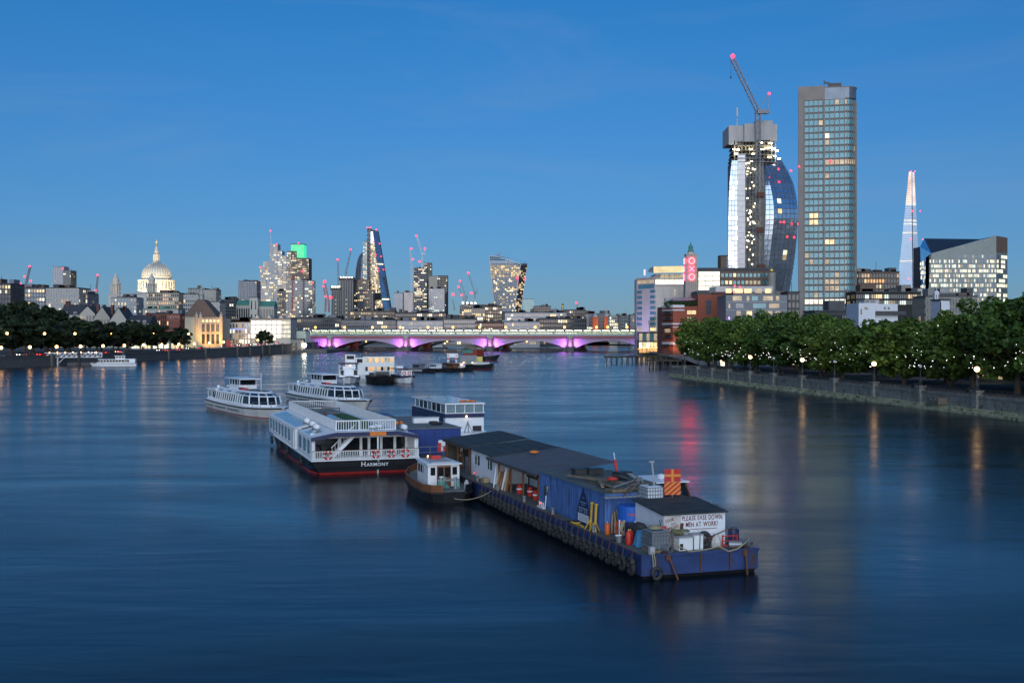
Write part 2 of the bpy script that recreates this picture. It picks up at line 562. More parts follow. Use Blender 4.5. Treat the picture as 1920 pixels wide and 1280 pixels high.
# ------------------------------------------------------------------ south river wall: bays, pilasters, sloping ledge stones, railings
sw = thing('river_wall', 'weathered concrete river wall with pilasters and mossy ledge below the trees', 'river wall', (SWX(343), 343, 0))
P0, P1 = (0.0, 0.0), (SWX(40) - SWX(343), 40 - 343.0)
WL = Vector(P1).length
A_of = lambda D: (343 - D) / 303.0 * WL
PIL = [331, 319, 306.7, 294, 279, 264, 248, 232, 215, 198, 180.6, 163, 146, 129, 112]
mat('wall_concrete', (0.21, 0.205, 0.18), 0.85, var=0.4, scale=0.8, bump=0.4, wear=((0.06, 0.07, 0.045), 0.54, 0.5))
prev = 0.0
for D in PIL + [42]:
 a = A_of(D)
 nb_ = max(1, int((a - prev) / 3.2)) if D > 140 else 1
 for k in range(nb_):
  for z0_, z1_ in ((0.85, 1.68), (1.70, 2.55)):
   pane('wall_block', 'wall_concrete', sw, P0, P1, prev + (a - prev) * k / nb_ + 0.02, prev + (a - prev) * (k + 1) / nb_ - 0.02, z0_, z1_, -0.6, RN.uniform(-0.02, 0.02))
 pane('coping', 'wall_concrete', sw, P0, P1, prev + 0.02, a - 0.02, 2.57, 2.95, -0.6, 0.12)
 mb = Mb('dark_metal')
 n = max(2, int((a - prev) / 1.6))
 for i in range(n + 1):
  t = prev + 0.4 + (a - prev - 0.8) * i / n
  mb.wallbox(P0, P1, 2.95, 3.95, -0.32, -0.26, t - 0.03, t + 0.03)
 for z in (3.2, 3.55, 3.93):
  mb.wallbox(P0, P1, z, z + 0.05, -0.315, -0.265, prev + 0.4, a - 0.4)
 mb.build('railing', sw)
 if D > 42:
  pane('pilaster', 'wall_concrete', sw, P0, P1, a - 0.75, a + 0.75, -0.6, 3.45, -0.7, 0.42)
  pane('pilaster_cap', 'wall_concrete', sw, P0, P1, a - 0.9, a + 0.9, 3.455, 3.75, -0.85, 0.57)
 prev = a
rr = random.Random(3)
a = -1.0
while a < A_of(150):
 b = a + rr.uniform(1.7, 3.1)
 for lvl in range(2):
  n1 = (0.95, 1.75)[lvl] + rr.uniform(-0.05, 0.08)
  z1 = (0.92, 0.42)[lvl] + rr.uniform(-0.06, 0.06)
  d = Vector(P1).normalized()
  q = Vector(P0) + d * (a + 0.03) + Vector((d.y, -d.x)) * n1
  put('ledge_stone', ubox('mossy_stone'), sw, (q.x, q.y, -0.5), math.atan2(d.y, d.x) + rr.uniform(-0.006, 0.006), scale=(b - a - 0.07, n1 + 0.3, z1 + 0.5))
 a = b
Mb('wall_concrete').wallbox(P0, P1, -0.8, 0.3, -0.6, 0.4, A_of(150), WL).build('wall_footing', sw)
Mb('wall_concrete').box(0.02, 12, -0.4, 3.0, -0.8, 3.3).build('return_wall', sw)
mat('rusty_box', (0.16, 0.13, 0.10), 0.8, var=0.3)
ob = Mb('rusty_box').wallbox(P0, P1, 1.0, 2.1, 0.0, 1.6, A_of(191) - 1.9, A_of(191) + 1.9)
ob.mat('pale_panel').wallbox(P0, P1, 1.75, 1.9, 1.6, 1.63, A_of(191) - 0.7, A_of(191) - 0.2).wallbox(P0, P1, 1.75, 1.9, 1.6, 1.63, A_of(191) + 0.9, A_of(191) + 1.3)
ob.build('outfall_box', loc=(SWX(343), 343, 0), label='brown boxed outfall sticking out of the south river wall', cat='outfall')
# sturgeon-style lamp standards on the pilasters
LITP = {279: 1, 248: 1, 215: 1, 180.6: 1}
lampbase = Mb('dark_metal')
lampbase.lathe([(0.42, 0), (0.46, 0.15), (0.3, 0.35), (0.36, 0.8), (0.2, 1.2), (0.14, 1.5), (0.09, 2.6), (0.16, 2.7), (0.08, 2.8), (0.2, 3.0)], 10)
lampbase = lampbase.mesh('lamp_standard')
gl_lit = Mb('lamp_white')
gl_lit.smooth = True
gl_lit = gl_lit.sphere((0, 0, 0), 0.42, 12, 8).mesh('globe_lit')
mat('opal', (0.6, 0.62, 0.65), 0.3, var=0.05)
gl_un = Mb('opal')
gl_un.smooth = True
gl_un = gl_un.sphere((0, 0, 0), 0.3, 12, 8).mesh('globe_unlit')
crown_m = Mb('dark_metal').cyl(0, 0, 0, 0.12, 0.13, 8).cyl(0, 0, 0.12, 0.3, 0.05, 6).mesh('lamp_finial')
for i, D in enumerate(PIL[:12]):
 lit = D in LITP
 lab = ('lit globe lamp' if lit else 'unlit globe lamp') + ' on the south river wall, ' + ORD[i] + ' pilaster from the timber jetty'
 o = thing('lamp_standard', lab, 'lamp', (SWX(D) + 0.15, D, 3.75), 0, 'globe lamps along the south river wall')
 put('post', lampbase, o)
 put('globe', gl_lit if lit else gl_un, o, (0, 0, 3.35))
 put('finial', crown_m, o, (0, 0, 3.7 if lit else 3.62))
# ------------------------------------------------------------------ trees
def leaf_mat(name, col):
 m = mat(name, col, 0.65, var=0.6, scale=0.42, ior=1.4)
 n, l = m.node_tree.nodes, m.node_tree.links
 return m
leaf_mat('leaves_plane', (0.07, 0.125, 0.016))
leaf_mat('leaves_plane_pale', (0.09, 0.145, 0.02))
leaf_mat('leaves_shaded', (0.02, 0.034, 0.012))  # north bank shade is put into this darker leaf colour
mat('bark', (0.14, 0.11, 0.075), 0.9, var=0.4, scale=1.5, bump=0.5)
def crown_mesh(key, seed, n_clump=86, per=120, leaf=0.38):
 r_ = random.Random(seed)
 vs, fs = [], []
 for c in range(n_clump):
  # clump centres through a broad dome of radius 1, flat below
  while True:
   p = Vector((r_.uniform(-1, 1), r_.uniform(-1, 1), r_.uniform(-0.8, 1)))
   d = p.length
   if 0.3 < d < 0.93:
    break
  cr = r_.uniform(0.16, 0.30)
  for k in range(per):
   while True:
    q = Vector((r_.uniform(-1, 1), r_.uniform(-1, 1), r_.uniform(-1, 1)))
    if 0.4 < q.length < 1:
     break
   c0 = p + Vector((q.x * cr, q.y * cr, q.z * cr * 0.75))
   s = leaf * r_.uniform(0.5, 1.1) / 8.0
   nrm = (q.normalized() * 0.5 + Vector((r_.gauss(0, 0.6), r_.gauss(0, 0.6), r_.gauss(0.35, 0.5)))).normalized()
   a = nrm.orthogonal().normalized()
   b = nrm.cross(a)
   t = r_.uniform(0, 6.28)
   a, b = a * math.cos(t) + b * math.sin(t), b * math.cos(t) - a * math.sin(t)
   i = len(vs)
   vs += [tuple(c0 + a * s * 1.3), tuple(c0 + b * s), tuple(c0 - a * s * 1.3), tuple(c0 - b * s)]
   fs.append((i, i + 1, i + 2, i + 3))
 me = bpy.data.meshes.new('crown')
 me.from_pydata(vs, [], fs)
 me.materials.append(MATS[key])
 me.update()
 return me
def trunk_mesh(seed, h=1.0):
 r_ = random.Random(seed)
 mb = Mb('bark')
 mb.smooth = True
 mb.tube([(0, 0, -0.3), (0.1, 0, 1.2), (0.05, 0.1, 3.0), (0.2, 0.1, 5.0), (0.1, 0, 8.0)], [0.62, 0.46, 0.4, 0.34, 0.15], 9)
 for k in range(6):
  a = k * 1.05 + r_.uniform(-0.3, 0.3)
  z = r_.uniform(3.0, 5.0)
  e = r_.uniform(3.0, 5.0)
  mb.tube([(0.1, 0.05, z), (math.cos(a) * e * 0.4, math.sin(a) * e * 0.4, z + 1.6), (math.cos(a) * e, math.sin(a) * e, z + r_.uniform(3, 5))], [0.22, 0.16, 0.05], 6)
 return mb.mesh('trunk')
leaf_mat('leaves_plane_deep', (0.05, 0.10, 0.016))
CR = [crown_mesh('leaves_plane', 11 + i, 66 + 8 * i) for i in range(3)] + [crown_mesh('leaves_plane_pale', 31), crown_mesh('leaves_plane_deep', 37, 70)]
CD = [crown_mesh('leaves_shaded', 51 + i, 46, 70, 0.7) for i in range(3)]
TR = [trunk_mesh(70 + i) for i in range(3)]
def tree(name, label, x, y, z, h, r, crowns, group, rz, thin=1.0, low=0.11):
 o = thing(name, label, 'tree', (x, y, z), rz, group)
 put('trunk', RN.choice(TR), o, scale=(thin * h / 15, thin * h / 15, h / 15))
 cz = h * (1 - low)                       # crown height
 put('crown', RN.choice(crowns), o, (0, 0, h - cz * 0.52), RN.uniform(0, 6.28), scale=(r, r * RN.uniform(0.92, 1.08), cz * 0.52))
 return o
# string lights hung through a crown
def fairy(label, x, y, z, h, r, seed, n):
 r_ = random.Random(seed)
 o = thing('string_lights', label, 'string lights', (x, y, z), 0, 'string lights in the promenade trees')
 mb = Mb('fairy')
 wr = Mb('black')
 pts = []
 for k in range(n):
  a = R(180 + 25) + r_.gauss(0, 0.75)   # on the river and camera side
  t = abs(r_.gauss(0, 0.30))
  zz = h * (0.25 + 0.55 * min(t, 1))
  rad = r * (0.80 + 0.2 * min(1, t * 2.5)) * r_.uniform(0.9, 1.12)
  pts.append((rad * math.cos(a), rad * math.sin(a), zz))
 pts.sort(key=lambda p: (round(p[2] / 1.2), p[0]))
 for p in pts:
  mb.sphere(p, r_.uniform(0.04, 0.09), 6, 4)
 wr.tube(pts, 0.012, 3)
 mb.build('bulbs', o, kind='stuff')
 wr.build('wire', o)
ST = [(346, 18.6, 9.2), (330, 18.0, 8.2), (316, 17.2, 7.8), (303, 17.5, 8.0), (290, 16.4, 7.6), (277, 17.0, 7.8), (263, 16.4, 7.6), (249, 15.6, 7.2), (236, 15.0, 7.0), (223, 15.0, 7.0),
      (210, 15.6, 7.2), (197, 16.8, 7.6), (184, 18.2, 8.2), (171, 18.4, 8.2), (158, 17.0, 8.0)]
for i, (D, top, r) in enumerate(ST):
 x = SWX(D) + 10.5 + RN.uniform(-2.0, 2.0)
 top += RN.uniform(-0.9, 0.7) + (1.3 if D < 225 else 0)
 r *= RN.uniform(0.96, 1.2)
 tree('plane_tree', 'leafy plane tree in the front promenade row, ' + ORD[i] + ' from the timber jetty', x, D, GZS, top - GZS, r, CR, 'plane trees along the south promenade', RN.uniform(0, 6))
 if i > 0:
  fairy('white string lights in the ' + ORD[i] + ' promenade tree from the timber jetty', x, D, GZS, top - GZS, r * 1.02, 200 + i, RN.randint(10, 26))
for i, (D, top) in enumerate(((334, 19.5), (311, 19.0), (284, 18.0), (256, 16.6), (229, 16.0), (203, 18.0), (187, 20.6), (172, 20.0), (156, 19.0))):
 tree('plane_tree', 'plane tree of the hidden back row on the south promenade, ' + ORD[i] + ' from the jetty', SWX(D) + 23 + RN.uniform(-2, 2), D + RN.uniform(-3, 3), GZS, top - GZS, 8.6, CR, 'plane trees behind the front promenade row', RN.uniform(0, 6))
# north bank trees: the row along the road, the tall garden trees behind it
NT = [(-15, 452, 15.0), (22, 466, 15.5), (55, 478, 15), (90, 492, 15.5), (122, 508, 15), (152, 524, 15.5), (182, 542, 15.5), (212, 562, 15), (240, 582, 16), (268, 602, 15.5), (296, 625, 14.5), (338, 652, 13.0)]
for i, (px, D, h) in enumerate(NT):
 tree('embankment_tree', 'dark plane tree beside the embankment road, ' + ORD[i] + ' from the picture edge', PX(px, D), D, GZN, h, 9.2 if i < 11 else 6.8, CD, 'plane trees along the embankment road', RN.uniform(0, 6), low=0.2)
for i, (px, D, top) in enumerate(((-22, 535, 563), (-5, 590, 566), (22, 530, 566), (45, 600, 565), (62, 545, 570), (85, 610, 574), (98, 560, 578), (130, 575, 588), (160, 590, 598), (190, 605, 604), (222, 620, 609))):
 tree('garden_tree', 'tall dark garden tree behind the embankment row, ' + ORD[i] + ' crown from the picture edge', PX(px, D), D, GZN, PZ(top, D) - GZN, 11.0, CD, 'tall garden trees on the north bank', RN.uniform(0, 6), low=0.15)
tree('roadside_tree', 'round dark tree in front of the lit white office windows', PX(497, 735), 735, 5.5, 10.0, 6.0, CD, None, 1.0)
mat('leaves_shrub', (0.05, 0.09, 0.03), 0.7, var=0.5, scale=0.5)
# ------------------------------------------------------------------ road bridge with five lilac-lit arches
mat('lilac_lit_paint', (0.33, 0.27, 0.34), 0.5, var=0.08, scale=0.3)  # white ironwork; the lilac of the floodlights is tinted into its colour
mat('maroon_paint', (0.26, 0.05, 0.05), 0.5, var=0.15, scale=0.4)
mat('pier_granite', (0.30, 0.20, 0.17), 0.7, var=0.25, scale=0.6)
mat('rail_red', (0.30, 0.045, 0.03), 0.6, var=0.2, scale=0.5)
mat('platform', (0.45, 0.46, 0.42), 0.7, var=0.1, scale=0.3)
mat('solar', (0.02, 0.03, 0.06), 0.25, 0.1, var=0.15, scale=0.4)
BA, BB = (-153.7, 889.0), (112.8, 862.0)
BRZ = math.atan2(BB[1] - BA[1], BB[0] - BA[0])
BPIER = [-48.0, 12.4, 72.5, 137.6, 199.0, 258.0, 300.0]
BW = 30.0
bridge = thing('road_bridge', 'low arched road bridge washed in lilac light across the river', 'bridge', (BA[0], BA[1], 0), BRZ)
mb = Mb('dark_concrete').box(-60, 310, 0.6, BW, 9.5, 10.35).mat('asphalt').box(-60, 310, 2.5, BW - 2, 10.36, 10.45)
mb.build('deck', bridge)
def arch_z(t, z0=1.9, z1=8.3):
 return z0 + (z1 - z0) * (1 - (2 * t - 1) ** 2) ** 0.95
for i in range(len(BPIER) - 1):
 s0, s1 = BPIER[i] + 2.6, BPIER[i + 1] - 2.6
 n = 26
 ts = [k / n for k in range(n + 1)]
 # front arch rib
 rib = Mb('lilac_lit_paint')
 rib.loft([[(s0 + (s1 - s0) * t, y, arch_z(t) + dz) for y, dz in ((-0.25, 0), (0.5, 0), (0.5, 0.95), (-0.25, 0.95))] for t in ts])
 rib.build('arch_rib', bridge)
 # soffit with inner ribs
 sf = Mb('maroon_paint')
 for y in (3.5, 7, 10.5, 14, 17.5, 21, 24.5, 28):
  sf.loft([[(s0 + (s1 - s0) * t, y + dy, arch_z(t) + dz) for dy, dz in ((-0.2, 0), (0.2, 0), (0.2, 1.0), (-0.2, 1.0))] for t in ts])
 sf.loft([[(s0 + (s1 - s0) * t, 0.6, arch_z(t) + 0.8), (s0 + (s1 - s0) * t, BW - 1, arch_z(t) + 0.8)] for t in ts], cap=False, closed=False)
 sf.build('arch_soffit', bridge)
 # spandrel: plate plus upright ribs
 sp = Mb('lilac_lit_paint')
 sp.loft([[(s0 + (s1 - s0) * t, 0.12, arch_z(t) + 0.6), (s0 + (s1 - s0) * t, 0.12, 9.75)] for t in ts], cap=False, closed=False)
 k = int((s1 - s0) / 1.25)
 for j in range(k + 1):
  t = (j + 0.5) / (k + 1)
  z = arch_z(t) + 0.9
  if z < 9.5:
   x = s0 + (s1 - s0) * t
   sp.box(x - 0.11, x + 0.11, -0.1, 0.13, z, 9.7)
 sp.build('spandrel', bridge)
 Mb('maroon_paint').box(s0, s1, -0.45, 0.6, 9.76, 10.15).mat('lilac_lit_paint').box(s0, s1, -0.3, 0.2, 10.16, 10.35).build('cornice', bridge)
 pr = Mb('lilac_lit_paint').box(s0, s1, -0.15, 0.15, 11.25, 11.45)
 k = int((s1 - s0) / 0.9)
 for j in range(k + 1):
  x = s0 + (s1 - s0) * j / k
  pr.mat('maroon_paint').box(x - 0.16, x + 0.16, -0.1, 0.1, 10.36, 11.25)
 pr.build('parapet', bridge)
for i, s in enumerate(BPIER[:-1]):
 p = Mb('granite')
 poly = [(s - 3.4, -1.0), (s - 2.2, -4.0), (s, -5.0), (s + 2.2, -4.0), (s + 3.4, -1.0), (s + 3.4, BW + 2), (s, BW + 5), (s - 3.4, BW + 2)]
 p.prism(poly, -1.5, 3.0)
 p.prism([((x - s) * 1.08 + s, y - (0.2 if y < 0 else -0.2)) for x, y in poly], 3.0, 3.5)
 p.build('pier_base', bridge)
 c = Mb('pier_granite')
 c.lathe([(2.1, 3.5), (2.2, 3.9), (1.75, 4.2), (1.7, 8.6), (2.3, 9.4), (2.4, 9.8)], 16, s, -1.6)
 c.box(s - 2.5, s + 2.5, -0.9, 0.55, 3.5, 10.3)
 c.build('pier_column', bridge)
 q = Mb('pale_stone')
 q.lathe([(2.5, 9.82), (2.6, 10.3), (2.5, 10.4), (2.5, 11.3), (2.7, 11.45), (2.7, 11.75)], 12, s, -1.6)
 q.box(s - 2.6, s + 2.6, -1.2, 0.6, 10.35, 11.9)
 q.build('pulpit', bridge)
# lilac floodlights at the feet of the piers, washing the spandrels
def bworld(s, y, z):
 c, sn = math.cos(BRZ), math.sin(BRZ)
 return (BA[0] + c * s - sn * y, BA[1] + sn * s + c * y, z)
for s in BPIER[:-1]:
 for sd in (-1, 1):
  flood('bridge_flood', bworld(s + sd * 3.0, -3.0, 4.2), bworld(s + sd * 9, 0.1, 8.2), 7500, (0.52, 0.10, 1.0), 125, 0.3, 0.9)
 flood('pier_flood', bworld(s, -6.5, 4.0), bworld(s, -1.0, 7.0), 2200, (0.55, 0.25, 1.0), 80, 0.3)
# lamp columns on the bridge
blamp = Mb('dark_metal').lathe([(0.3, 0), (0.2, 0.6), (0.09, 1.5), (0.07, 7.6)], 6).box(-0.5, 0.5, -0.05, 0.05, 7.5, 7.62).mesh('bridge_lamp_post')
bglobe = Mb('lamp_amber')
bglobe.smooth = True
bglobe = bglobe.sphere((0, 0, 0), 0.95, 10, 6).mesh('bridge_globe')
for i, px in enumerate((588, 643, 695, 747, 799, 846, 896, 945, 1000, 1055, 1115, 1136, 1172)):
 t = (px - 960) / F
 y = 14.0
 s = (t * (BA[1] + y) - BA[0]) / (math.cos(BRZ) - t * math.sin(BRZ))
 o = thing('bridge_lamp', 'amber street lamp on the road bridge, ' + ORD[i] + ' from the north end', 'lamp', bworld(s, y, 10.45), BRZ, 'amber lamps on the road bridge')
 put('post', blamp, o)
 put('globe', bglobe, o, (0, 0, 8.1))
# navigation lights under the arches
for i, px in enumerate((687, 839, 988)):
 t = (px - 960) / F
 s = (t * BA[1] - BA[0]) / (math.cos(BRZ) - t * math.sin(BRZ))
 o = thing('navigation_light', 'orange navigation light hung under the ' + ORD[i] + ' full arch from the north', 'navigation light', bworld(s, -0.8, 7.0), BRZ, 'navigation lights under the bridge arches')
 Mb('black').box(-0.3, 0.3, -0.1, 0.3, 0, 1.5).build('bracket', o)
 Mb('lamp_amber').sphere((0, -0.35, 0.5), 0.6, 8, 5).build('lantern', o)
# ------------------------------------------------------------------ old red piers standing between the two bridges
pil = Mb('rail_red').lathe([(2.0, -1), (2.0, 1.5), (1.6, 1.9), (1.55, 6.5), (1.9, 7.0), (2.2, 7.6), (1.9, 7.8)], 14).mesh('red_pillar')
base_s = Mb('granite').box(-3, 3, -12, 12, -1.5, 1.2).mesh('plinth')
for i, s in enumerate(BPIER[:-1]):
 o = thing('pillar_row', 'row of stout red iron pillars between the bridges, behind the ' + ORD[i] + ' pier', 'pillars', bworld(s + 8, 45, 0), BRZ, 'old red pillar rows between the bridges')
 put('plinth', base_s, o)
 for y in (-8, 0, 8):
  put('pillar', pil, o, (0, y, 0.6))
# ------------------------------------------------------------------ railway bridge with the long station roof
RD = 62.0
rb = thing('railway_bridge', 'railway bridge with lit station platforms under a long solar panelled roof', 'railway bridge', bworld(0, RD, 0), BRZ)
Mb('dark_concrete').box(-70, 290, 0, 34, 9.6, 11.4).build('deck', rb)
Mb('rail_red').box(-70, 290, -0.4, 0, 9.7, 11.9).build('girder', rb)
for i in range(len(BPIER) - 1):
 s0, s1 = BPIER[i] + 3, BPIER[i + 1] - 3
 rib = Mb('dark_metal')
 for y in (0.5, 8, 16, 24, 32):
  rib.loft([[(s0 + (s1 - s0) * t / 16, y + dy, arch_z(t / 16, 2.2, 8.4) + dz) for dy, dz in ((-0.3, 0), (0.3, 0), (0.3, 1.1), (-0.3, 1.1))] for t in range(17)])
 rib.build('arch_rib', rb)
for s in BPIER[:-1]:
 Mb('granite').prism([(s - 3.2, -2), (s, -5), (s + 3.2, -2), (s + 3.2, 36), (s - 3.2, 36)], -1.5, 3.2).mat('rail_red').box(s - 2.6, s + 2.6, 0.4, 33, 3.2, 9.6).build('pier', rb)
Mb('platform').box(-62, 290, 0.2, 8, 11.42, 12.5).build('platform_slab', rb)
glow('strip_light', (0.93, 1.0, 0.72), 30.0, sample=True)
glow('train_window', (0.95, 1.0, 0.75), 0.9, 0.3, 0.6)
mat('station_wall', (0.7, 0.74, 0.58), 0.6, var=0.15, scale=0.2)
nb = 46
bw = 7.55
vault = Mb('solar')
vault.loft([[(bw * (k / 8), y, 1.15 * math.sin(math.pi * k / 8) ** 0.7) for k in range(9)] + [(bw * (k / 8), y, 1.15 * math.sin(math.pi * k / 8) ** 0.7 - 0.25) for k in range(8, -1, -1)] for y in (-1.5, 12)])
vault.mat('steel').box(0, bw, -1.7, -1.5, -0.28, 0.05)
vault = vault.mesh('canopy_vault')
colm = Mb('steel').box(-0.13, 0.13, -0.13, 0.13, 0, 3.7).box(-0.9, 0.9, -0.08, 0.08, 3.4, 3.6).mesh('canopy_column')
stl = Mb('strip_light').box(0.4, bw - 0.4, -0.1, 0.1, 0, 0.1).mesh('strip_light')
for i in range(nb):
 x = -58 + i * bw
 put('canopy_vault', vault, rb, (x, 1.0, 16.4))
 put('column', colm, rb, (x, 1.2, 12.5))
 put('strip_light', stl, rb, (x, 2.4, 16.0))
 put('screen_panel', ubox('glass_teal'), rb, (x + 0.15, 0.35, 12.5), scale=(bw - 0.3, 0.06, 0.9))
Mb('station_wall').box(-60, 288, 8.1, 8.4, 12.0, 16.0).build('back_wall', rb)
# train standing at the platform
tr = thing('passenger_train', 'passenger train with lit windows standing under the station roof', 'train', bworld(40, RD + 6.6, 12.0), BRZ)
for c in range(8):
 Mb('pale_panel').box(0, 19.6, 0, 1.3, 0.3, 3.5).mat('dark_metal').box(0.6, 19, 0.1, 1.2, 0, 0.3).build('carriage', tr, (c * 20.3, 0, 0))
 for k in range(8):
  put('window', ubox('train_window'), tr, (c * 20.3 + 1.0 + k * 2.3, -0.03, 1.5), scale=(1.7, 0.05, 1.0))
# ------------------------------------------------------------------ timber jetties before the south bank
mat('old_timber', (0.075, 0.065, 0.05), 0.9, var=0.4, scale=1.0, bump=0.5)
def jetty(name, label, p0, p1, width, z, n, posts_key='old_timber'):
 d = Vector((p1[0] - p0[0], p1[1] - p0[1]))
 L = d.length
 o = thing(name, label, 'jetty', (p0[0], p0[1], 0), math.atan2(d.y, d.x))
 k = max(4, int(L / 1.5))
 for i in range(k):
  put('deck_plank', ubox(posts_key), o, (L * i / k, -width / 2, z - 0.25 + RN.uniform(-0.02, 0.03)), scale=(L / k - 0.05, width, 0.25))
 for yy in (-width / 2 + 0.3, width / 2 - 0.6):
  Mb(posts_key).box(0, L, yy, yy + 0.3, z - 0.75, z - 0.27).build('bearer', o)
 for i in range(n):
  for yy in (-width / 2 + 0.4, width / 2 - 0.45):
   Mb(posts_key).cyl(0, 0, -1.5, z - 0.2 + RN.uniform(0, 0.1), 0.28 + RN.uniform(-0.03, 0.06), 7).build('pile', o, (L * (i + 0.5) / n + RN.uniform(-0.3, 0.3), yy, 0))
 mb = Mb(posts_key)
 for i in range(n + 1):
  mb.box(L * i / n - 0.06, L * i / n + 0.06, -width / 2, -width / 2 + 0.12, z, z + 1.1)
 mb.box(0, L, -width / 2 + 0.02, -width / 2 + 0.1, z + 0.95, z + 1.05).box(0, L, -width / 2 + 0.02, -width / 2 + 0.1, z + 0.5, z + 0.58)
 mb.build('handrail', o)
 return o
jetty('timber_jetty', 'outer timber jetty on piles, standing clear in the water before the bridge', (PX(1133, 508), 508), (PX(1181, 506), 506), 4.0, 3.2, 5)
jetty('timber_jetty', 'timber walkway on piles leading to the hotel wall', (PX(1183, 506), 506), (PX(1250, 520), 520), 3.0, 3.4, 7)
jetty('timber_jetty', 'near dark timber pier on piles beside the river wall corner', (PX(1214, 431), 431), (PX(1282, 425), 425), 6.0, 3.4, 5)
# ------------------------------------------------------------------ generic building: core, proud piers and bands, recessed windows
_run = [None, 0]
def pick(rng, lit, kinds, dark):
 """lit rooms come in runs along a floor, as open offices do."""
 if _run[1] <= 0 or _run[0] not in kinds + (dark,):
  _run[0] = rng.choice(kinds) if rng.random() < lit else dark
  _run[1] = rng.choice((1, 1, 2, 3)) if _run[0] != dark else rng.choice((1, 2, 2, 3))
 _run[1] -= 1
 return _run[0]
def facade(wall, win, p0, p1, z0, z1, cols, rows, pier=0.3, band=0.35, proud=0.3, lit=0.3, kinds=('lit_warm', 'lit_white', 'lit_dim'), dark='glass_dark', rng=RN, wkey='concrete',
           solo=None, chooser=None, a0=0.0, a1=None, foot=None, bkey=None):
 """rows x cols of recessed windows on the face p0 -> p1. solo = parent object: every window an object of its own."""
 L = math.hypot(p1[0] - p0[0], p1[1] - p0[1])
 a1 = L if a1 is None else a1
 cw, rh = (a1 - a0) / cols, (z1 - z0) / rows
 pw, bh = cw * pier, rh * band
 wall.mat(wkey)
 for c in range(cols + 1):
  x = a0 + c * cw
  e0, e1 = max(a0, x - pw / 2), min(a1, x + pw / 2)
  if e1 - e0 > 0.01:
   wall.wallbox(p0, p1, z0, z1, 0, proud, e0, e1)
 wall.mat(bkey or wkey)
 for r in range(rows + 1):
  z = z0 + r * rh
  wall.wallbox(p0, p1, max(z0, z - bh / 2), min(z1, z + bh / 2), 0, proud - 0.04, a0, a1)
 for r in range(rows):
  for c in range(cols):
   k = chooser(r, c) if chooser else None
   k = k or pick(rng, lit, kinds, dark)
   b0, b1 = a0 + c * cw + pw / 2, a0 + (c + 1) * cw - pw / 2
   y0, y1 = z0 + r * rh + bh / 2, z0 + (r + 1) * rh - bh / 2
   if solo is not None:
    pane('window', k, solo, p0, p1, b0, b1, y0, y1, 0.0, 0.06)
   else:
    d = ((p1[0] - p0[0]) / L, (p1[1] - p0[1]) / L)
    q = [(p0[0] + d[0] * b + d[1] * 0.06, p0[1] + d[1] * b - d[0] * 0.06) for b in (b0, b1)]
    win.mat(k).add([(*q[0], y0), (*q[1], y0), (*q[1], y1), (*q[0], y1)], [(0, 1, 2, 3)])
def bldg(name, label, px0, px1, ytop, D, depth=22, rows=5, cols=8, wall='concrete', lit=0.3, kinds=('lit_warm', 'lit_white', 'lit_dim'), dark='glass_dark', ybot=None, zb=3.5, solo=False,
         pier=0.3, band=0.35, group=None, cat='building', roof='slate', plant=2, scols=None, seed=None, proud=0.3, bkey=None, shape=None):
 rng = random.Random(seed if seed is not None else int(px0 * 7 + ytop))
 x0, x1, zt = PX(px0, D), PX(px1, D), PZ(ytop, D)
 z0 = PZ(ybot, D) if ybot else zb
 W = x1 - x0
 o = thing(name, label, cat, (x0, D, zb), 0, group)
 hb = zt - zb
 w = Mb(wall)
 w.box(0, W, 0.0, depth, -2, hb)
 wn_ = MB()
 so = o if solo else None
 kinds = tuple(kinds)
 if not solo and pier < 0.7:
  rows = max(rows, int((hb - z0 + zb) / 3.7))
  cols = max(cols, int(W / 3.1))
  lit *= 0.72
 facade(w, wn_, (0, 0), (W, 0), z0 - zb, hb - 0.6, cols, rows, pier, band, proud, lit, kinds, dark, rng, wall, so, bkey=bkey)
 sc_ = scols or max(2, int(cols * depth / max(W, 1)))
 if x1 < -5:
  facade(w, wn_, (W, 0), (W, depth), z0 - zb, hb - 0.6, sc_, rows, pier, band, proud, lit * 0.8, kinds, dark, rng, wall, so, bkey=bkey)
 if x0 > 5:
  facade(w, wn_, (0, depth), (0, 0), z0 - zb, hb - 0.6, sc_, rows, pier, band, proud, lit * 0.8, kinds, dark, rng, wall, so, bkey=bkey)
 w.build('wall', o)
 if wn_.f:
  wn_.build('windows', o, kind='stuff')
 r = Mb(roof)
 r.box(-0.4, W + 0.4, -0.45, depth + 0.4, hb + 0.01, hb + 0.5)
 for k in range(plant + (int(W / 9) if plant and W > 18 else 0)):
  a, b = rng.uniform(0.02, 0.9) * W, min(rng.uniform(2.0, 9.0), 0.35 * W)
  h = rng.uniform(0.8, 3.8)
  r.mat(rng.choice(['grey_panel', 'dark_concrete', roof, 'concrete', 'brown_panel'])).box(a, min(a + b, W - 0.2), depth * 0.25, depth * 0.7, hb + 0.5, hb + 0.5 + h)
 if rng.random() < 0.6:
  a = rng.uniform(0.1, 0.9) * W
  r.mat('dark_metal').box(a - 0.12, a + 0.12, depth * 0.4, depth * 0.4 + 0.24, hb + 0.5, hb + rng.uniform(4, 8))
 r.build('roof', o)
 return o, W, hb
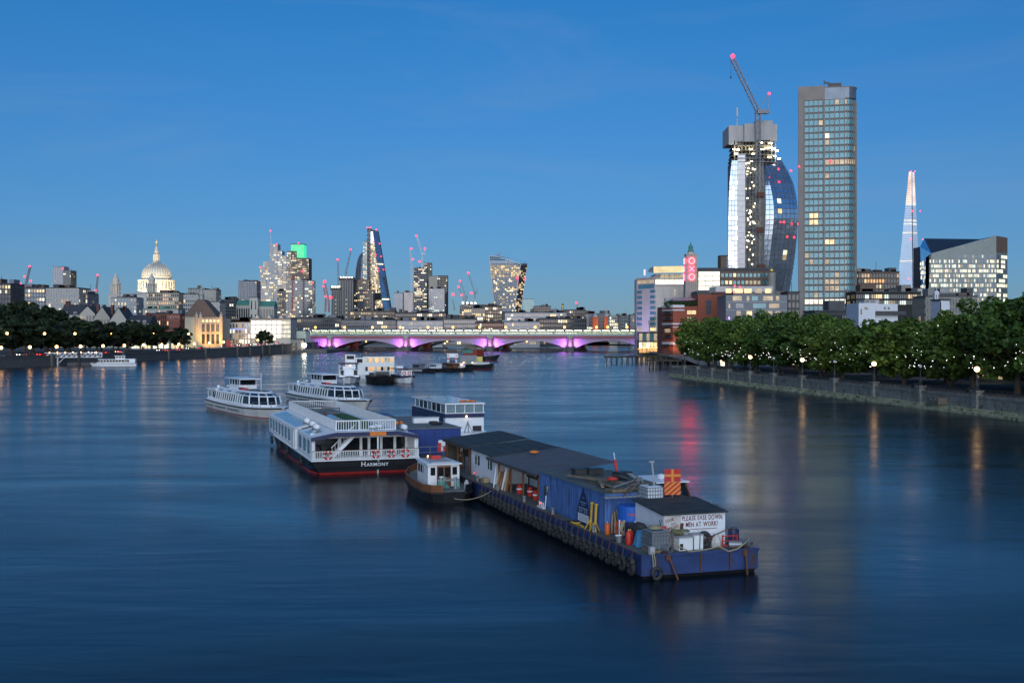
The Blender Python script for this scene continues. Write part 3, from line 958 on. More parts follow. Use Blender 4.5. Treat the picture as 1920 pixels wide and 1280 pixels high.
def lattice(mb, p, q, w, n, t):
 """square lattice boom from p to q: four chords and zigzag bracing."""
 p, q = Vector(p), Vector(q)
 d = (q - p).normalized()
 up = Vector((0, 1, 0)) if abs(d.y) < 0.9 else Vector((0, 0, 1))
 a = d.cross(up).normalized() * w / 2
 b = a.cross(d).normalized() * w / 2
 cs = [a + b, a - b, -a - b, -a + b]
 for c in cs:
  mb.beam(p + c, q + c, t)
 for i in range(n):
  u, v = p + (q - p) * i / n, p + (q - p) * (i + 1) / n
  for k in range(4):
   e, f = cs[k], cs[(k + 1) % 4]
   mb.beam(u + (e if i % 2 else f), v + (f if i % 2 else e), t * 0.7)
def crane(label, D, base, top, tip, tail=None, key='crane_steel', w=2.0, t=0.4, reds=(), frame=True, group='tower cranes over the city', n=10, k=1.7):
 """luffing tower crane: mast base -> top, jib top -> tip (photo pixels at depth D)."""
 o = thing('tower_crane', label, 'crane', (PX(base[0], D), D, PZ(base[1], D)), 0, group)
 P = lambda p, y=0: (PX(p[0], D) - PX(base[0], D), y, PZ(p[1], D) - PZ(base[1], D))
 m = Mb(key)
 lattice(m, P(base), P(top), w, n, t)
 m.build('mast', o)
 j = Mb(key)
 lattice(j, P(top), P(tip), w * 0.75, max(6, n), t * 0.85)
 j.build('jib', o)
 if frame:
  tx = P(top)
  tl = P(tail) if tail else (tx[0] + (tx[0] - P(tip)[0]) * 0.22, 0, tx[2] + 6)
  a = Mb(key)
  a.beam(tx, tl, t * 1.2).beam((tl[0], 0, tx[2]), tl, t).beam(tx, (tl[0], 0, tx[2]), t * 1.6)
  a.box(min(tl[0], tx[0]) - 0.5, max(tl[0], tx[0]) + 0.5, -w * 0.6, w * 0.6, tx[2] - w * 0.5, tx[2] + w * 0.3)
  a.beam(tl, P(tip), t * 0.3)
  a.build('counter_frame', o)
 for r in reds:
  red_light(o, P(r, -w), D, k)
 return o
# ------------------------------------------------------------------ slab tower with a rounded corner (nearest tower)
mat('tower_stone', (0.22, 0.20, 0.185), 0.7, var=0.12, scale=0.15)
mat('tower_fin', (0.24, 0.225, 0.21), 0.6, var=0.12, scale=0.2)
mat('spandrel_dark', (0.05, 0.04, 0.042), 0.4, 0.1, var=0.2)
D = 650.0
u = D / F
o = thing('slab_tower', 'tall slab tower with grey stone edge, ribbed glass and a rounded corner', 'tower', (PX(1497, D), D, GZS), -0.24)
o.scale = (0.968, 1, 1)
ST_H = PZ(163, D) - GZS
ST_T2 = PZ(167, D) - GZS
W0, W1, W2, W3 = 0.0, 10 * u, 49.5 * u, 86 * u     # edge column, left bay, right bay start, curve start
RC = 24 * u
DEP = 26.0
st_z0 = PZ(598, D) - GZS
st_z1 = PZ(190, D) - GZS
NR = 33
rh = (st_z1 - st_z0) / NR
mb = Mb('tower_stone').box(0, W1, -0.5, DEP, -2, ST_H).box(W1, W2, 0.2, DEP, st_z1 + 0.3, ST_H).box(W2 - 0.9, W2 - 0.2, -0.35, 1, -2, st_z1 + 0.3)
mb.box(W1, W1 + 0.4, 0.4, DEP, -2, st_z1)
mb.build('stone_edge', o)
arc = [(W3 + RC * math.sin(a), RC * (1 - math.cos(a))) for a in [math.pi / 2 * k / 8 for k in range(9)]]
core = [(W1, 0.5), (W2, 0.5), (W3, 0.5)] + [(W3 + (RC - 0.5) * math.sin(a), 0.5 + (RC - 0.5) * (1 - math.cos(a))) for a in [math.pi / 2 * k / 8 for k in range(1, 9)]] + [(W3 + RC - 0.5, DEP), (W1, DEP)]
Mb('spandrel_dark').prism(core, -2, ST_T2 - 0.4).build('core', o)
rng = random.Random(5)
lit_rows = {2: 0.95, 4: 0.5, 5: 0.3, 24: 0.0, 15: 0.35, 16: 0.12, 11: 0.3}
def st_pick(r, c, curve=False):
 if r == 2:
  return 'lit_white' if rng.random() < 0.93 else 'lit_warm'
 if r in (14, 15) and c in (1, 2):
  return 'lit_warm'
 if r == 11 and (c in (4, 5) or curve and c < 3):
  return 'lit_warm'
 if r in (5, 4) and c in (4, 5, 6):
  return 'lit_dim'
 if r == 23 and (c >= 4):
  return 'lit_dim'
 if r == 27 and c == 4:
  return 'lit_white'
 return 'lit_dim' if rng.random() < 0.03 else 'glass_teal'
cols = []
for b0, b1, base in ((W1 + 0.45, W2 - 1.0, 0), (W2 - 0.1, W3, 4)):
 for c in range(4):
  cols.append((b0 + (b1 - b0) * c / 4, b0 + (b1 - b0) * (c + 1) / 4, base + c))
for r in range(NR):
 z = st_z0 + r * rh
 for a, b, c in cols:
  pane('window', st_pick(r, c), o, (0, 0.5), (1, 0.5), a + 0.24, b - 0.24, z + rh * 0.26, z + rh * 0.97, 0, 0.08)
cw = MB()
for r in range(NR + 2):
 z = st_z0 + r * rh
 for k in range(8):
  p, q = arc[k], arc[k + 1]
  L = math.hypot(q[0] - p[0], q[1] - p[1])
  cw.mat(st_pick(r, 8 + k, True)).wallbox(p, q, z + rh * 0.3, z + rh * 0.97, -0.45, -0.38, L * 0.18, L * 0.95)
cw.build('curved_windows', o, kind='stuff')
top = Mb('glass_dark')
for k in range(8):
 top.wallbox(arc[k], arc[k + 1], st_z1 + rh * 0.2, ST_T2, -0.4, -0.3)
top.wallbox((W2, 0.5), (W3, 0.5), st_z1 + 0.2, ST_T2, 0, 0.1).mat('tower_stone').prism([(W2 - 0.4, 0.2)] + arc + [(W3 + RC, DEP), (W2 - 0.4, DEP)], ST_T2, ST_T2 + 0.35)
top.build('crown_glazing', o)
for a, b, c in cols + [(W3, W3, 8)]:
 pane('fin', 'tower_fin', o, (0, 0.5), (1, 0.5), a - 0.16, a + 0.16, -2, st_z1 - (0 if c < 4 else 0.3), 0.0, 0.75)
for k in range(1, 9):
 a = math.pi / 2 * k / 8
 put('fin', ubox('tower_fin'), o, (W3 + RC * math.sin(a), RC * (1 - math.cos(a)), -2), a, scale=(0.3, 0.7, ST_T2 - rh * 2 + 2))
bm = Mb('dark_metal')
bx_ = 56 * u
bm.box(bx_, bx_ + 7.5, 6, 9, ST_T2 + 1.6, ST_T2 + 3.6).beam((bx_ + 6, 7.5, ST_T2), (bx_ + 6, 7.5, ST_T2 + 2), 1.6).beam((bx_ - 2.0, 7.5, ST_T2 + 4.6), (bx_ + 3, 7.5, ST_T2 + 3), 0.9).box(bx_ - 2.4, bx_ - 1.9, 7, 8, ST_T2 + 3.4, ST_T2 + 5.6)
bm.build('maintenance_crane', o)
red_light(o, (60 * u, -0.9, PZ(305, D) - GZS), D, 2.4)
red_light(o, (0.4, -1.0, PZ(313, D) - GZS), D, 1.6)
# ------------------------------------------------------------------ vase-shaped glass tower under construction
D = 780.0
u = D / F
VB = GZS
vt = thing('vase_tower', 'bulging glass tower still under construction beside the slab tower', 'tower', (PX(1430, D), D, VB))
V = lambda px, py, y=0.0: (PX(px, D) - PX(1430, D), y, PZ(py, D) - VB)
YS = [300, 320, 345, 370, 390, 410, 440, 470, 500, 530, 560]
LX = [1373, 1370.5, 1368.5, 1367.3, 1366.6, 1366.2, 1366, 1366, 1366.4, 1367, 1368]         # left silhouette
MX = [1433, 1434, 1434.5, 1434.5, 1434, 1433.5, 1432.5, 1432, 1431, 1430, 1429]              # hoist side edge
RX = [1472, 1482, 1491, 1495, 1496.5, 1497, 1496, 1494, 1491, 1487, 1482]                      # right silhouette
KX = [1436, 1439, 1443, 1447, 1449, 1449, 1446.5, 1444, 1441.5, 1439, 1436]                  # facet ridge
KY = [3.0, 1.0, -1.5, -3.2, -4.0, -4.0, -3.0, -1.8, -0.6, 0.4, 1.2]                          # belly towards the river
RY = [7.4, 5.6, 3.2, 1.4, 0.5, 0.4, 1.3, 2.6, 3.9, 5.0, 5.8]
def lerp_tab(tab, y):
 for i in range(len(YS) - 1):
  if y <= YS[i + 1]:
   t = (y - YS[i]) / (YS[i + 1] - YS[i])
   return tab[i] + (tab[i + 1] - tab[i]) * t
 return tab[-1]
def skin(name, fa, fb, y0, y1, rows, cols, key, parent, lit=0.0, gap=0.07, solo=True, tilt=0.0, dark=None, darkfrac=0.0):
 """curtain wall between the edge curves fa(y) and fb(y): each panel its own, slightly out of true."""
 r_ = random.Random(len(name) + cols)
 for r in range(rows):
  ya, yb = y1 + (y0 - y1) * r / rows, y1 + (y0 - y1) * (r + 1) / rows
  for c in range(cols):
   A, B = Vector(fa(ya)), Vector(fb(ya))
   C, E_ = Vector(fb(yb)), Vector(fa(yb))
   f = lambda P, Q, t: P + (Q - P) * t
   g = gap
   q = [f(A, B, (c + g) / cols), f(A, B, (c + 1 - g) / cols), f(E_, C, (c + 1 - g) / cols), f(E_, C, (c + g) / cols)]
   q = [f(q[0], q[3], g), f(q[1], q[2], g), f(q[2], q[1], g), f(q[3], q[0], g)]
   nrm = (q[1] - q[0]).cross(q[3] - q[0]).normalized()
   q = [p + nrm * r_.uniform(-tilt, tilt) for p in q]
   k = key
   if r_.random() < lit:
    k = r_.choice(['lit_dim', 'lit_warm', 'lit_white'])
   elif r_.random() < darkfrac:
    k = dark
   m = Mb(k)
   m.add([tuple(p) for p in q] + [tuple(p - nrm * 0.25) for p in q], [(0, 1, 2, 3), (7, 6, 5, 4), (0, 4, 5, 1), (1, 5, 6, 2), (2, 6, 7, 3), (3, 7, 4, 0)])
   m.build(name, parent)
# dark inner body the panels sit on
rings = []
for y in YS:
 z = V(0, y)[2]
 rings.append([(V(lerp_tab(LX, y), y)[0] + 0.5, 2.6, z), (V(1384, y)[0], 1.2, z), (V(1398, y)[0], 0.8, z), (V(1398, y)[0], 5.5, z), (V(1418, y)[0], 5.5, z), (V(lerp_tab(MX, y), y)[0], lerp_tab(KY, y) + 2.2, z),
                  (V(lerp_tab(KX, y), y)[0] + 0.2, lerp_tab(KY, y) + 0.6, z), (V(lerp_tab(RX, y), y)[0] - 0.5, lerp_tab(RY, y) + 0.5, z), (V(1470, y)[0], 30, z), (V(1380, y)[0], 30, z)])
Mb('concrete').loft(rings[::-1]).build('core', vt)
L_ = lambda y: (V(lerp_tab(LX, y), y)[0], 1.6, V(0, y)[2])
S0 = lambda y: (V(1383.5, y)[0], 0.9, V(0, y)[2])
S1 = lambda y: (V(1398, y)[0], 0.6, V(0, y)[2])
H1 = lambda y: (V(lerp_tab(MX, y), y)[0], lerp_tab(KY, y) + 1.3, V(0, y)[2])
K_ = lambda y: (V(lerp_tab(KX, y), y)[0], lerp_tab(KY, y), V(0, y)[2])
R_ = lambda y: (V(lerp_tab(RX, y), y)[0], lerp_tab(RY, y), V(0, y)[2])
mat('white_wrap', (0.72, 0.7, 0.7), 0.35, 0.2, var=0.1, scale=0.3)
skin('left_panel', L_, S0, 300, 545, 26, 3, 'glass_silver', vt, 0.0, 0.05, tilt=0.02, dark='glass_blue', darkfrac=0.35)
skin('wrapped_panel', S0, S1, 288, 545, 26, 1, 'white_wrap', vt, 0.0, 0.02, tilt=0.02)
skin('facet_panel', H1, K_, 300, 545, 26, 2, 'glass_silver', vt, 0.02, 0.05, tilt=0.03)
skin('belly_panel', K_, R_, 296, 545, 26, 6, 'glass_blue', vt, 0.012, 0.06, tilt=0.03)
Mb('dark_concrete').box(V(1372, 0)[0], V(1478, 0)[0], 6, 30, -2, V(0, 555)[2]).build('podium', vt)
# open bay with floor slabs, columns and work lights
bay = Mb('concrete')
for k in range(34):
 y = 296 + k * 7.4
 bay.box(V(1398, y)[0] + 0.05, V(1418, y)[0], 1.2, 5.4, V(0, y)[2], V(0, y)[2] + 0.35)
for px in (1399.5, 1406, 1412):
 bay.box(V(px, 0)[0], V(px, 0)[0] + 0.6, 1.6, 2.2, 0, V(0, 292)[2])
bay.build('bare_floors', vt)
sc_ = Mb('crane_steel')
for px in (1399, 1403, 1407, 1411, 1415):
 sc_.box(V(px, 0)[0], V(px, 0)[0] + 0.16, 0.7, 0.86, 0, V(0, 292)[2])
for k in range(66):
 y = 294 + k * 3.8
 sc_.box(V(1398.4, y)[0], V(1417, y)[0], 0.72, 0.84, V(0, y)[2], V(0, y)[2] + 0.14)
sc_.build('scaffold', vt)
glow('work_light', (1.0, 0.86, 0.52), 26.0, sample=True)
rng = random.Random(2)
for k in range(70):
 y = 298 + rng.random() * 235
 Mb('work_light').sphere((V(rng.uniform(1399, 1416), y)[0], 0.5 + rng.random() * 2, V(0, y)[2]), rng.uniform(0.25, 0.42), 6, 4).build('work_light', vt)
hm = Mb('steel')
lattice(hm, (V(1421, 0)[0], 1.5, 0), (V(1421, 0)[0], 1.5, V(0, 298)[2]), 2.6, 60, 0.28)
lattice(hm, (V(1428.5, 0)[0], 1.8, 0), (V(1428.5, 0)[0], 1.8, V(0, 298)[2]), 2.0, 60, 0.24)
hm.build('hoist_mast', vt)
for px, py in ((1426, 365), (1425, 431), (1427, 500)):
 x, _, z = V(px, py)
 Mb('dark_brick').box(x - 2.4, x + 2.4, -1.0, 0.6, z - 1.6, z + 1.6).build('hoist_cage', vt)
# unfinished top floors under light, then the grey climbing screens
tf = MB()
for k, (y, a, b) in enumerate(((304, 1373, 1466), (297, 1373, 1464), (290, 1374, 1463), (282, 1375, 1461), (273, 1375, 1459), (266, 1374, 1460))):
 tf.mat('concrete').prism([(V(a, y)[0], 8), (V(a + 12, y)[0], 0.5), (V(b - 18, y)[0], 0.5), (V(b, y)[0], 10), (V(b - 4, y)[0], 28), (V(a + 6, y)[0], 28)], V(0, y)[2], V(0, y)[2] + 0.45)
tf.build('top_floors', vt)
tcols = Mb('concrete')
for px in range(1378, 1462, 7):
 tcols.box(V(px, 0)[0], V(px, 0)[0] + 0.7, 3.0, 3.7, V(0, 304)[2], V(0, 262)[2])
tcols.box(V(1386, 0)[0], V(1450, 0)[0], 10, 24, V(0, 305)[2], V(0, 262)[2])
tcols.build('top_columns', vt)
for px, y in ((1378, 279), (1385, 280), (1393, 281), (1401, 281), (1409, 279), (1431, 279), (1439, 277), (1446, 276), (1452, 278), (1458, 282), (1381, 287), (1413, 288), (1444, 294), (1454, 292), (1462, 297), (1428, 267), (1446, 268)):
 x, _, z = V(px, y)
 Mb('work_light').box(x - 1.0, x + 1.0, 1.6, 2.1, z - 0.35, z + 0.25).build('work_light', vt)
mat('screen_grey', (0.42, 0.41, 0.40), 0.7, var=0.15, scale=0.2, stretch=(1, 1, 0.1))
cs_ = Mb('screen_grey')
for a, b, yt, yb, y0 in ((1368, 1396, 234, 270, 3.0), (1396.5, 1418, 231, 266, 1.6), (1418.5, 1450, 225, 262, 2.0), (1450.5, 1461, 230, 262, 6.0)):
 n = int((b - a) / 2.3)
 for k in range(n):
  p, q = a + (b - a) * k / n, a + (b - a) * (k + 1) / n
  cs_.box(V(p, 0)[0] + 0.04, V(q, 0)[0] - 0.04, y0 + (0.12 if k % 2 else 0), y0 + 0.6, V(0, yb)[2], V(0, yt)[2])
 cs_.box(V(a, 0)[0], V(b, 0)[0], y0 + 0.6, 26, V(0, yb - 3)[2], V(0, yt)[2] - 0.3)
cs_.build('climbing_screen', vt)
am = Mb('steel')
am.beam(V(1387, 232, 10), V(1387, 218, 10), 0.5).box(V(1386, 0)[0], V(1388.6, 0)[0], 9.5, 10.5, V(0, 214)[2], V(0, 197)[2])
am.build('antenna', vt)
for px, py in ((1457, 319), (1480, 322), (1467, 418), (1494, 421), (1486, 446)):
 red_light(vt, V(px, py, -4.5), D, 2.0)
crane('white luffing crane standing on the unfinished glass tower with a big red light', D - 4, (1421, 300), (1421, 209), (1373, 110), (1440, 178), 'crane_steel', 3.2, 0.42, (), n=16, group=None)
cr = bpy.data.objects['tower_crane']
red_light(cr, (PX(1373, D - 4) - PX(1421, D - 4), -2, PZ(107, D - 4) - PZ(300, D - 4)), D, 4.0)
red_light(cr, (PX(1441, D - 4) - PX(1421, D - 4), -2, PZ(177, D - 4) - PZ(300, D - 4)), D, 2.4)
hk = Mb('black')
xh = PX(1370.5, D) - PX(1421, D)
hk.beam((xh, 0, PZ(114, D) - PZ(300, D)), (xh, 0, PZ(146, D) - PZ(300, D)), 0.14).box(xh - 0.4, xh + 0.4, -0.4, 0.4, PZ(148, D) - PZ(300, D), PZ(144.5, D) - PZ(300, D))
hk.build('hook_rope', cr)
# ------------------------------------------------------------------ shard-like spire
D = 2034.0
sh = thing('glass_spire', 'slender pyramid spire of pale glass with a glowing split tip', 'tower', (PX(1710, D), D, 5))
G = lambda px, py, y=0.0: (PX(px, D) - PX(1710, D), y, PZ(py, D) - 5)
glow('spire_tip', (1.0, 0.72, 0.6), 1.15, 0.35, 0.05)
glow('spire_floor', (0.95, 0.95, 0.9), 0.9, 0.3, 0.05)
mat('spire_glass', (0.66, 0.80, 0.95), 0.25, 0.2, var=0.12, scale=0.03)
def shard(name, bl, br, tl, tr, yb0, yb1, yt0, yt1, n, key):
 A, B, C, E_ = G(*bl, yb0), G(*br, yb1), G(*tr, yt1), G(*tl, yt0)
 A, B, C, E_ = map(Vector, (A, B, C, E_))
 r_ = random.Random(n)
 m = MB()
 for k in range(n):
  t0, t1 = k / n, (k + 0.86) / n
  q = [A + (E_ - A) * t0, B + (C - B) * t0, B + (C - B) * t1, A + (E_ - A) * t1]
  zf = t0
  m.mat('spire_tip' if (key == 'split' and zf > 0.74) else ('spire_floor' if r_.random() < 0.08 else 'spire_glass'))
  m.quad(*[tuple(p) for p in q])
  m.mat('grey_panel')
  q2 = [A + (E_ - A) * t1, B + (C - B) * t1, B + (C - B) * (k + 1) / n, A + (E_ - A) * (k + 1) / n]
  m.quad(*[tuple(p + Vector((0, 0.6, 0))) for p in q2])
 m.build(name, sh)
shard('glass_facet', (1684, 560), (1711, 560), (1706.5, 321), (1710.5, 321), 12, 0, 6, 4, 72, 'split')
shard('glass_facet', (1712.5, 560), (1729, 560), (1712.6, 322), (1716.5, 322), 1, 9, 5, 6, 72, 'split')
shard('glass_facet', (1729.5, 560), (1739, 560), (1717, 370), (1718, 370), 7, 30, 8, 20, 58, 'plain')
Mb('dark_concrete').loft([[G(1688, 560, 14), G(1712, 560, 3), G(1733, 560, 28), G(1710, 560, 50)], [G(1708.5, 372, 14), G(1711.5, 372, 8), G(1716.5, 372, 18), G(1711, 372, 24)]]).build('core', sh)
for px, py in ((1709.5, 396), (1724.5, 396), (1707, 449), (1729, 449), (1701, 523), (1719, 526), (1714.5, 322), (1707, 322)):
 red_light(sh, G(px, py, -3), D, 1.1)
# ------------------------------------------------------------------ faceted office with slanted dark roof
D = 800.0
fo = thing('faceted_office', 'angular glass office with a dark slanted roof facet and lit floors', 'office', (PX(1733, D), D, GZS))
Q = lambda px, py, y=0.0: (PX(px, D) - PX(1733, D), y, PZ(py, D) - GZS)
mat('office_glass', (0.16, 0.20, 0.19), 0.25, 0.15, var=0.15, scale=0.1)
mat('roof_facet', (0.035, 0.045, 0.06), 0.35, 0.3, var=0.2, scale=0.1)
b0, b1 = Q(1733, 605), Q(1868, 605)
t0, t1, tk = (PX(1733, 826) - PX(1733, D), 26, PZ(447, 826) - GZS), Q(1868, 442, 0), Q(1746, 475, 0)
m = Mb('office_glass')
m.add([(b0[0], 0, -2), (b1[0], 0, -2), t1, tk, (b0[0] + 1.0, 0, tk[2] - 3)], [(0, 1, 2, 3, 4)])
m.build('front_wall', fo)
Mb('roof_facet').add([tk, t1, (t1[0], 28, t1[2]), t0], [(0, 1, 2, 3)]).build('roof_facet', fo)
xl = PX(1725, 826) - PX(1733, D)
Mb('glass_blue').add([(xl, 26, -2), (b0[0], 0, -2), (b0[0] + 1.0, 0, tk[2] - 3), tk, t0, (xl, 26, t0[2] - 6)], [(0, 1, 2, 3, 4, 5)]).build('left_facet', fo)
xr = PX(1889, 809) - PX(1733, D)
yr = 800 * (1889 - 960) / F
Mb('office_glass').add([(b1[0], 0, -2), (xr, 9, -2), (xr, 9, t1[2] - 0.6), t1], [(0, 1, 2, 3)]).mat('brown_panel').add([(b1[0] + 0.1, -0.05, Q(0, 473)[2]), (xr, 8.9, Q(0, 473)[2]), (xr, 8.9, t1[2] - 0.7), (b1[0] + 0.1, -0.05, t1[2])], [(0, 1, 2, 3)]).build('right_wall', fo)
Mb('dark_concrete').add([(xl, 26, -2), (xr, 9, -2), (xr, 40, -2), (xl, 40, -2), (xl, 26, t0[2] - 6), (xr, 9, t1[2] - 0.6), (xr, 40, t1[2] - 1), (xl, 40, t0[2] - 6)], [(3, 2, 6, 7), (0, 3, 7, 4), (1, 5, 6, 2)]).build('rear_wall', fo)
rng = random.Random(9)
rowsY = [478, 487, 496, 505, 514, 523, 532, 541, 550, 559]
for ri, y in enumerate(rowsY):
 for c in range(7):
  p0 = 1743 + c * 17.9
  if c == 0 and y < 480 or y < 480 and c < 3:
   continue
  dens = (0.1, 0.45, 0.75, 0.95, 0.95, 0.75, 0.9, 0.4, 0.4, 0.35)[ri]
  cell = MB()
  n = 6
  any_ = False
  for j in range(n):
   a = p0 + 17.0 * j / n
   lit = rng.random() < dens * (0.75 if c != 6 else 0.95)
   cell.mat(rng.choice(['lit_white', 'lit_cool', 'lit_white', 'lit_dim']) if lit else 'glass_dark')
   x0, _, z1 = Q(a + 0.25, y)
   x1, _, z0 = Q(a + 17.0 / n - 0.25, y + 5.8)
   cell.box(x0, x1, -0.08, -0.02, z0, z1)
  cell.build('window_bay', fo)
 p, q = (b1[0], 0), (xr, 9)
 L = math.hypot(q[0] - p[0], q[1] - p[1])
 cell = MB()
 for j in range(5):
  cell.mat('lit_white' if rng.random() < 0.5 else 'glass_dark').wallbox(p, q, Q(0, y + 6)[2], Q(0, y)[2], 0.02, 0.08, L * (0.05 + 0.19 * j), L * (0.2 + 0.19 * j))
 cell.build('window_bay', fo)
 cell = MB()
 p, q = (xl, 26), (b0[0], 0)
 L = math.hypot(q[0] - p[0], q[1] - p[1])
 if ri > 0:
  for j in range(6):
   cell.mat('lit_white' if rng.random() < 0.5 else 'glass_dark').wallbox(p, q, Q(0, y + 7)[2], Q(0, y + 1)[2], 0.02, 0.08, L * (0.05 + 0.16 * j), L * (0.18 + 0.16 * j))
  cell.build('window_bay', fo)
fins = Mb('steel')
for k in range(56):
 px = 1742 + k * 2.28
 zt = PZ(474 - max(0, px - 1746) * 33 / 122, D) - GZS
 fins.box(Q(px, 0)[0], Q(px, 0)[0] + 0.14, -0.25, -0.1, -1, zt - 0.3)
fins.build('fins', fo, kind='stuff')
# ------------------------------------------------------------------ floodlit cathedral with its great dome
D = 1344.0
u = D / F
ca = thing('cathedral', 'floodlit white stone cathedral with a great ribbed dome and lantern', 'cathedral', (PX(293.5, D), D, 16))
ZC = lambda y: PZ(y, D) - 16
dm = Mb('portland')
dm.smooth = False
dm.lathe([(20.5, 20), (20.5, ZC(546)), (21.4, ZC(545)), (21.4, ZC(543)), (17.3, ZC(543)), (17.3, ZC(527)), (18.2, ZC(526)), (18.2, ZC(524.5)), (16.8, ZC(524)), (16.8, ZC(520)), (17.3, ZC(519.5)), (17.3, ZC(518.5))], 40)
dm.build('drum', ca)
colm = Mb('portland').cyl(0, 0, 0, ZC(528) - ZC(542.5), 0.62, 8).mesh('drum_column')
for k in range(32):
 a = 2 * math.pi * k / 32
 put('column', colm, ca, (20.2 * math.cos(a), 20.2 * math.sin(a), ZC(542.5)))
Mb('portland').lathe([(20.9, ZC(528)), (21.4, ZC(527)), (21.4, ZC(525.5)), (19.5, ZC(525))], 40).build('entablature', ca)
dome = Mb('lead_grey')
dome.smooth = True
prof = [(16.4 * math.cos(t) ** 0.92 if t < 1.5 else 3.9, ZC(518.5) + (ZC(493) - ZC(518.5)) * math.sin(t) ** 0.94) for t in [math.pi / 2 * k / 12 for k in range(12)]] + [(3.9, ZC(493))]
dome.lathe([(max(r, 3.9), z) for r, z in prof], 64)
do = dome.build('dome', ca)
ribm = Mb('portland')
ribm.loft([[(max(r, 3.9) + dr, dy, z) for dr, dy in ((-0.2, -0.42), (0.38, -0.3), (0.38, 0.3), (-0.2, 0.42))] for r, z in prof])
ribm = ribm.mesh('dome_rib')
for k in range(32):
 put('rib', ribm, do, (0, 0, 0), 2 * math.pi * (k + 0.5) / 32)
ln = Mb('portland')
ln.lathe([(4.8, ZC(493)), (4.8, ZC(491.5)), (3.2, ZC(491.3)), (3.2, ZC(479)), (3.9, ZC(478)), (3.9, ZC(477)), (2.6, ZC(476)), (2.5, ZC(470)), (2.0, ZC(468)), (1.5, ZC(464)), (0.9, ZC(461))], 16)
for k in range(8):
 a = 2 * math.pi * k / 8
 ln.box(3.6 * math.cos(a) - 0.35, 3.6 * math.cos(a) + 0.35, 3.6 * math.sin(a) - 0.35, 3.6 * math.sin(a) + 0.35, ZC(491), ZC(478))
ln.build('lantern', ca)
Mb('gold').sphere((0, 0, ZC(459)), 1.2, 10, 6).box(-0.28, 0.28, -0.28, 0.28, ZC(458), ZC(450)).box(-1.3, 1.3, -0.25, 0.25, ZC(454.6), ZC(453.6)).build('ball_and_cross', ca)
nv = Mb('portland').box(-24, 24, -60, 60, -14, ZC(556)).box(-40, 40, -12, 12, -14, ZC(556)).mat('lead_grey')
nv.add([(-24, -60, ZC(556)), (24, -60, ZC(556)), (24, 60, ZC(556)), (-24, 60, ZC(556)), (0, -60, ZC(550)), (0, 60, ZC(550))], [(0, 1, 4), (1, 2, 5, 4), (2, 3, 5), (3, 0, 4, 5)])
nv.build('nave', ca)
for px in (217, 284.5):
 tw = Mb('portland')
 x = PX(px, D - 55) - PX(293.5, D)
 z = lambda y: PZ(y, D - 55) - 16
 tw.box(x - 6.2, x + 6.2, -61, -49, -14, z(553)).box(x - 6.8, x + 6.8, -61.6, -48.4, z(553), z(551.5))
 tw.cyl(x, -55, z(551.5), z(532), 3.8, 12).cyl(x, -55, z(533), z(531.5), 6.0, 12).cyl(x, -55, z(531.5), z(526), 3.6, 12)
 tw.lathe([(4.2, z(526)), (4.0, z(524)), (2.6, z(520)), (1.5, z(516)), (0.7, z(513.5)), (0.2, z(511.5))], 12, x, -55)
 t_o = tw.build('bell_tower', ca)
 for k in range(12):
  a = 2 * math.pi * k / 12
  Mb('portland').cyl(0, 0, z(551), z(533.2), 0.5, 6).build('column', t_o, (x + 5.2 * math.cos(a), -55 + 5.2 * math.sin(a), 0))
cx_ = PX(293.5, D)
for dx, dy in ((-44, -26), (44, -26), (-16, -48), (18, -48)):
 flood('cathedral_flood', (cx_ + dx, D + dy, 62), (cx_ + dx * 0.05, D - 6, 82), 38000, (1.0, 0.80, 0.50), 95, 1.0)
flood('lantern_flood', (cx_ - 9, D - 14, ZC(505) + 18), (cx_, D, ZC(478) + 16), 2600, (1.0, 0.8, 0.45), 60, 0.5)
flood('tower_flood', (PX(217, D - 55) + 4, D - 85, 62), (PX(217, D - 55), D - 55, 72), 3500, (1.0, 0.8, 0.55), 60, 0.5)
# ------------------------------------------------------------------ City towers
# brown three-winged tower with a green lit crown
D = 2380.0
tw = thing('banded_tower', 'dark banded tower whose top glows bright green', 'tower', (PX(559, D), D, 12))
X_ = lambda px: PX(px, D) - PX(559, D)
Z_ = lambda y: PZ(y, D) - 12
for nm, a, b, yt, yf in (('left_wing', 538, 551, 471, -2.0), ('middle_wing', 546.5, 561, 471.5, -4.0), ('right_wing', 558, 580, 484, -6.0)):
 w_ = Mb('brown_panel').box(X_(a), X_(b), yf, 30, -10, Z_(yt))
 wn_ = MB()
 facade(w_, wn_, (X_(a), yf), (X_(b), yf), -5, Z_(yt) - 2, max(4, int((b - a) / 2.2)), 36, 0.35, 0.4, 0.4, 0.55 if nm != 'left_wing' else 0.7, ('lit_warm', 'lit_dim', 'lit_white', 'lit_dim'), 'glass_black', RN, 'brown_panel' if nm != 'left_wing' else 'stone')
 w_.build(nm, tw)
 wn_.build('windows', tw, kind='stuff')
g = Mb('green_led').box(X_(546.7), X_(571), -7, 22, Z_(470.8), Z_(459)).box(X_(558), X_(571), -7, 22, Z_(483.5), Z_(470.9))
g.mat('dark_metal').box(X_(546.4), X_(571.4), -7.3, 22.3, Z_(459), Z_(457.6))
g.build('green_crown', tw)
red_light(tw, (X_(561), -8, Z_(456.5)), D, 1.3)
red_light(tw, (X_(569), -8, Z_(509)), D, 1.8)
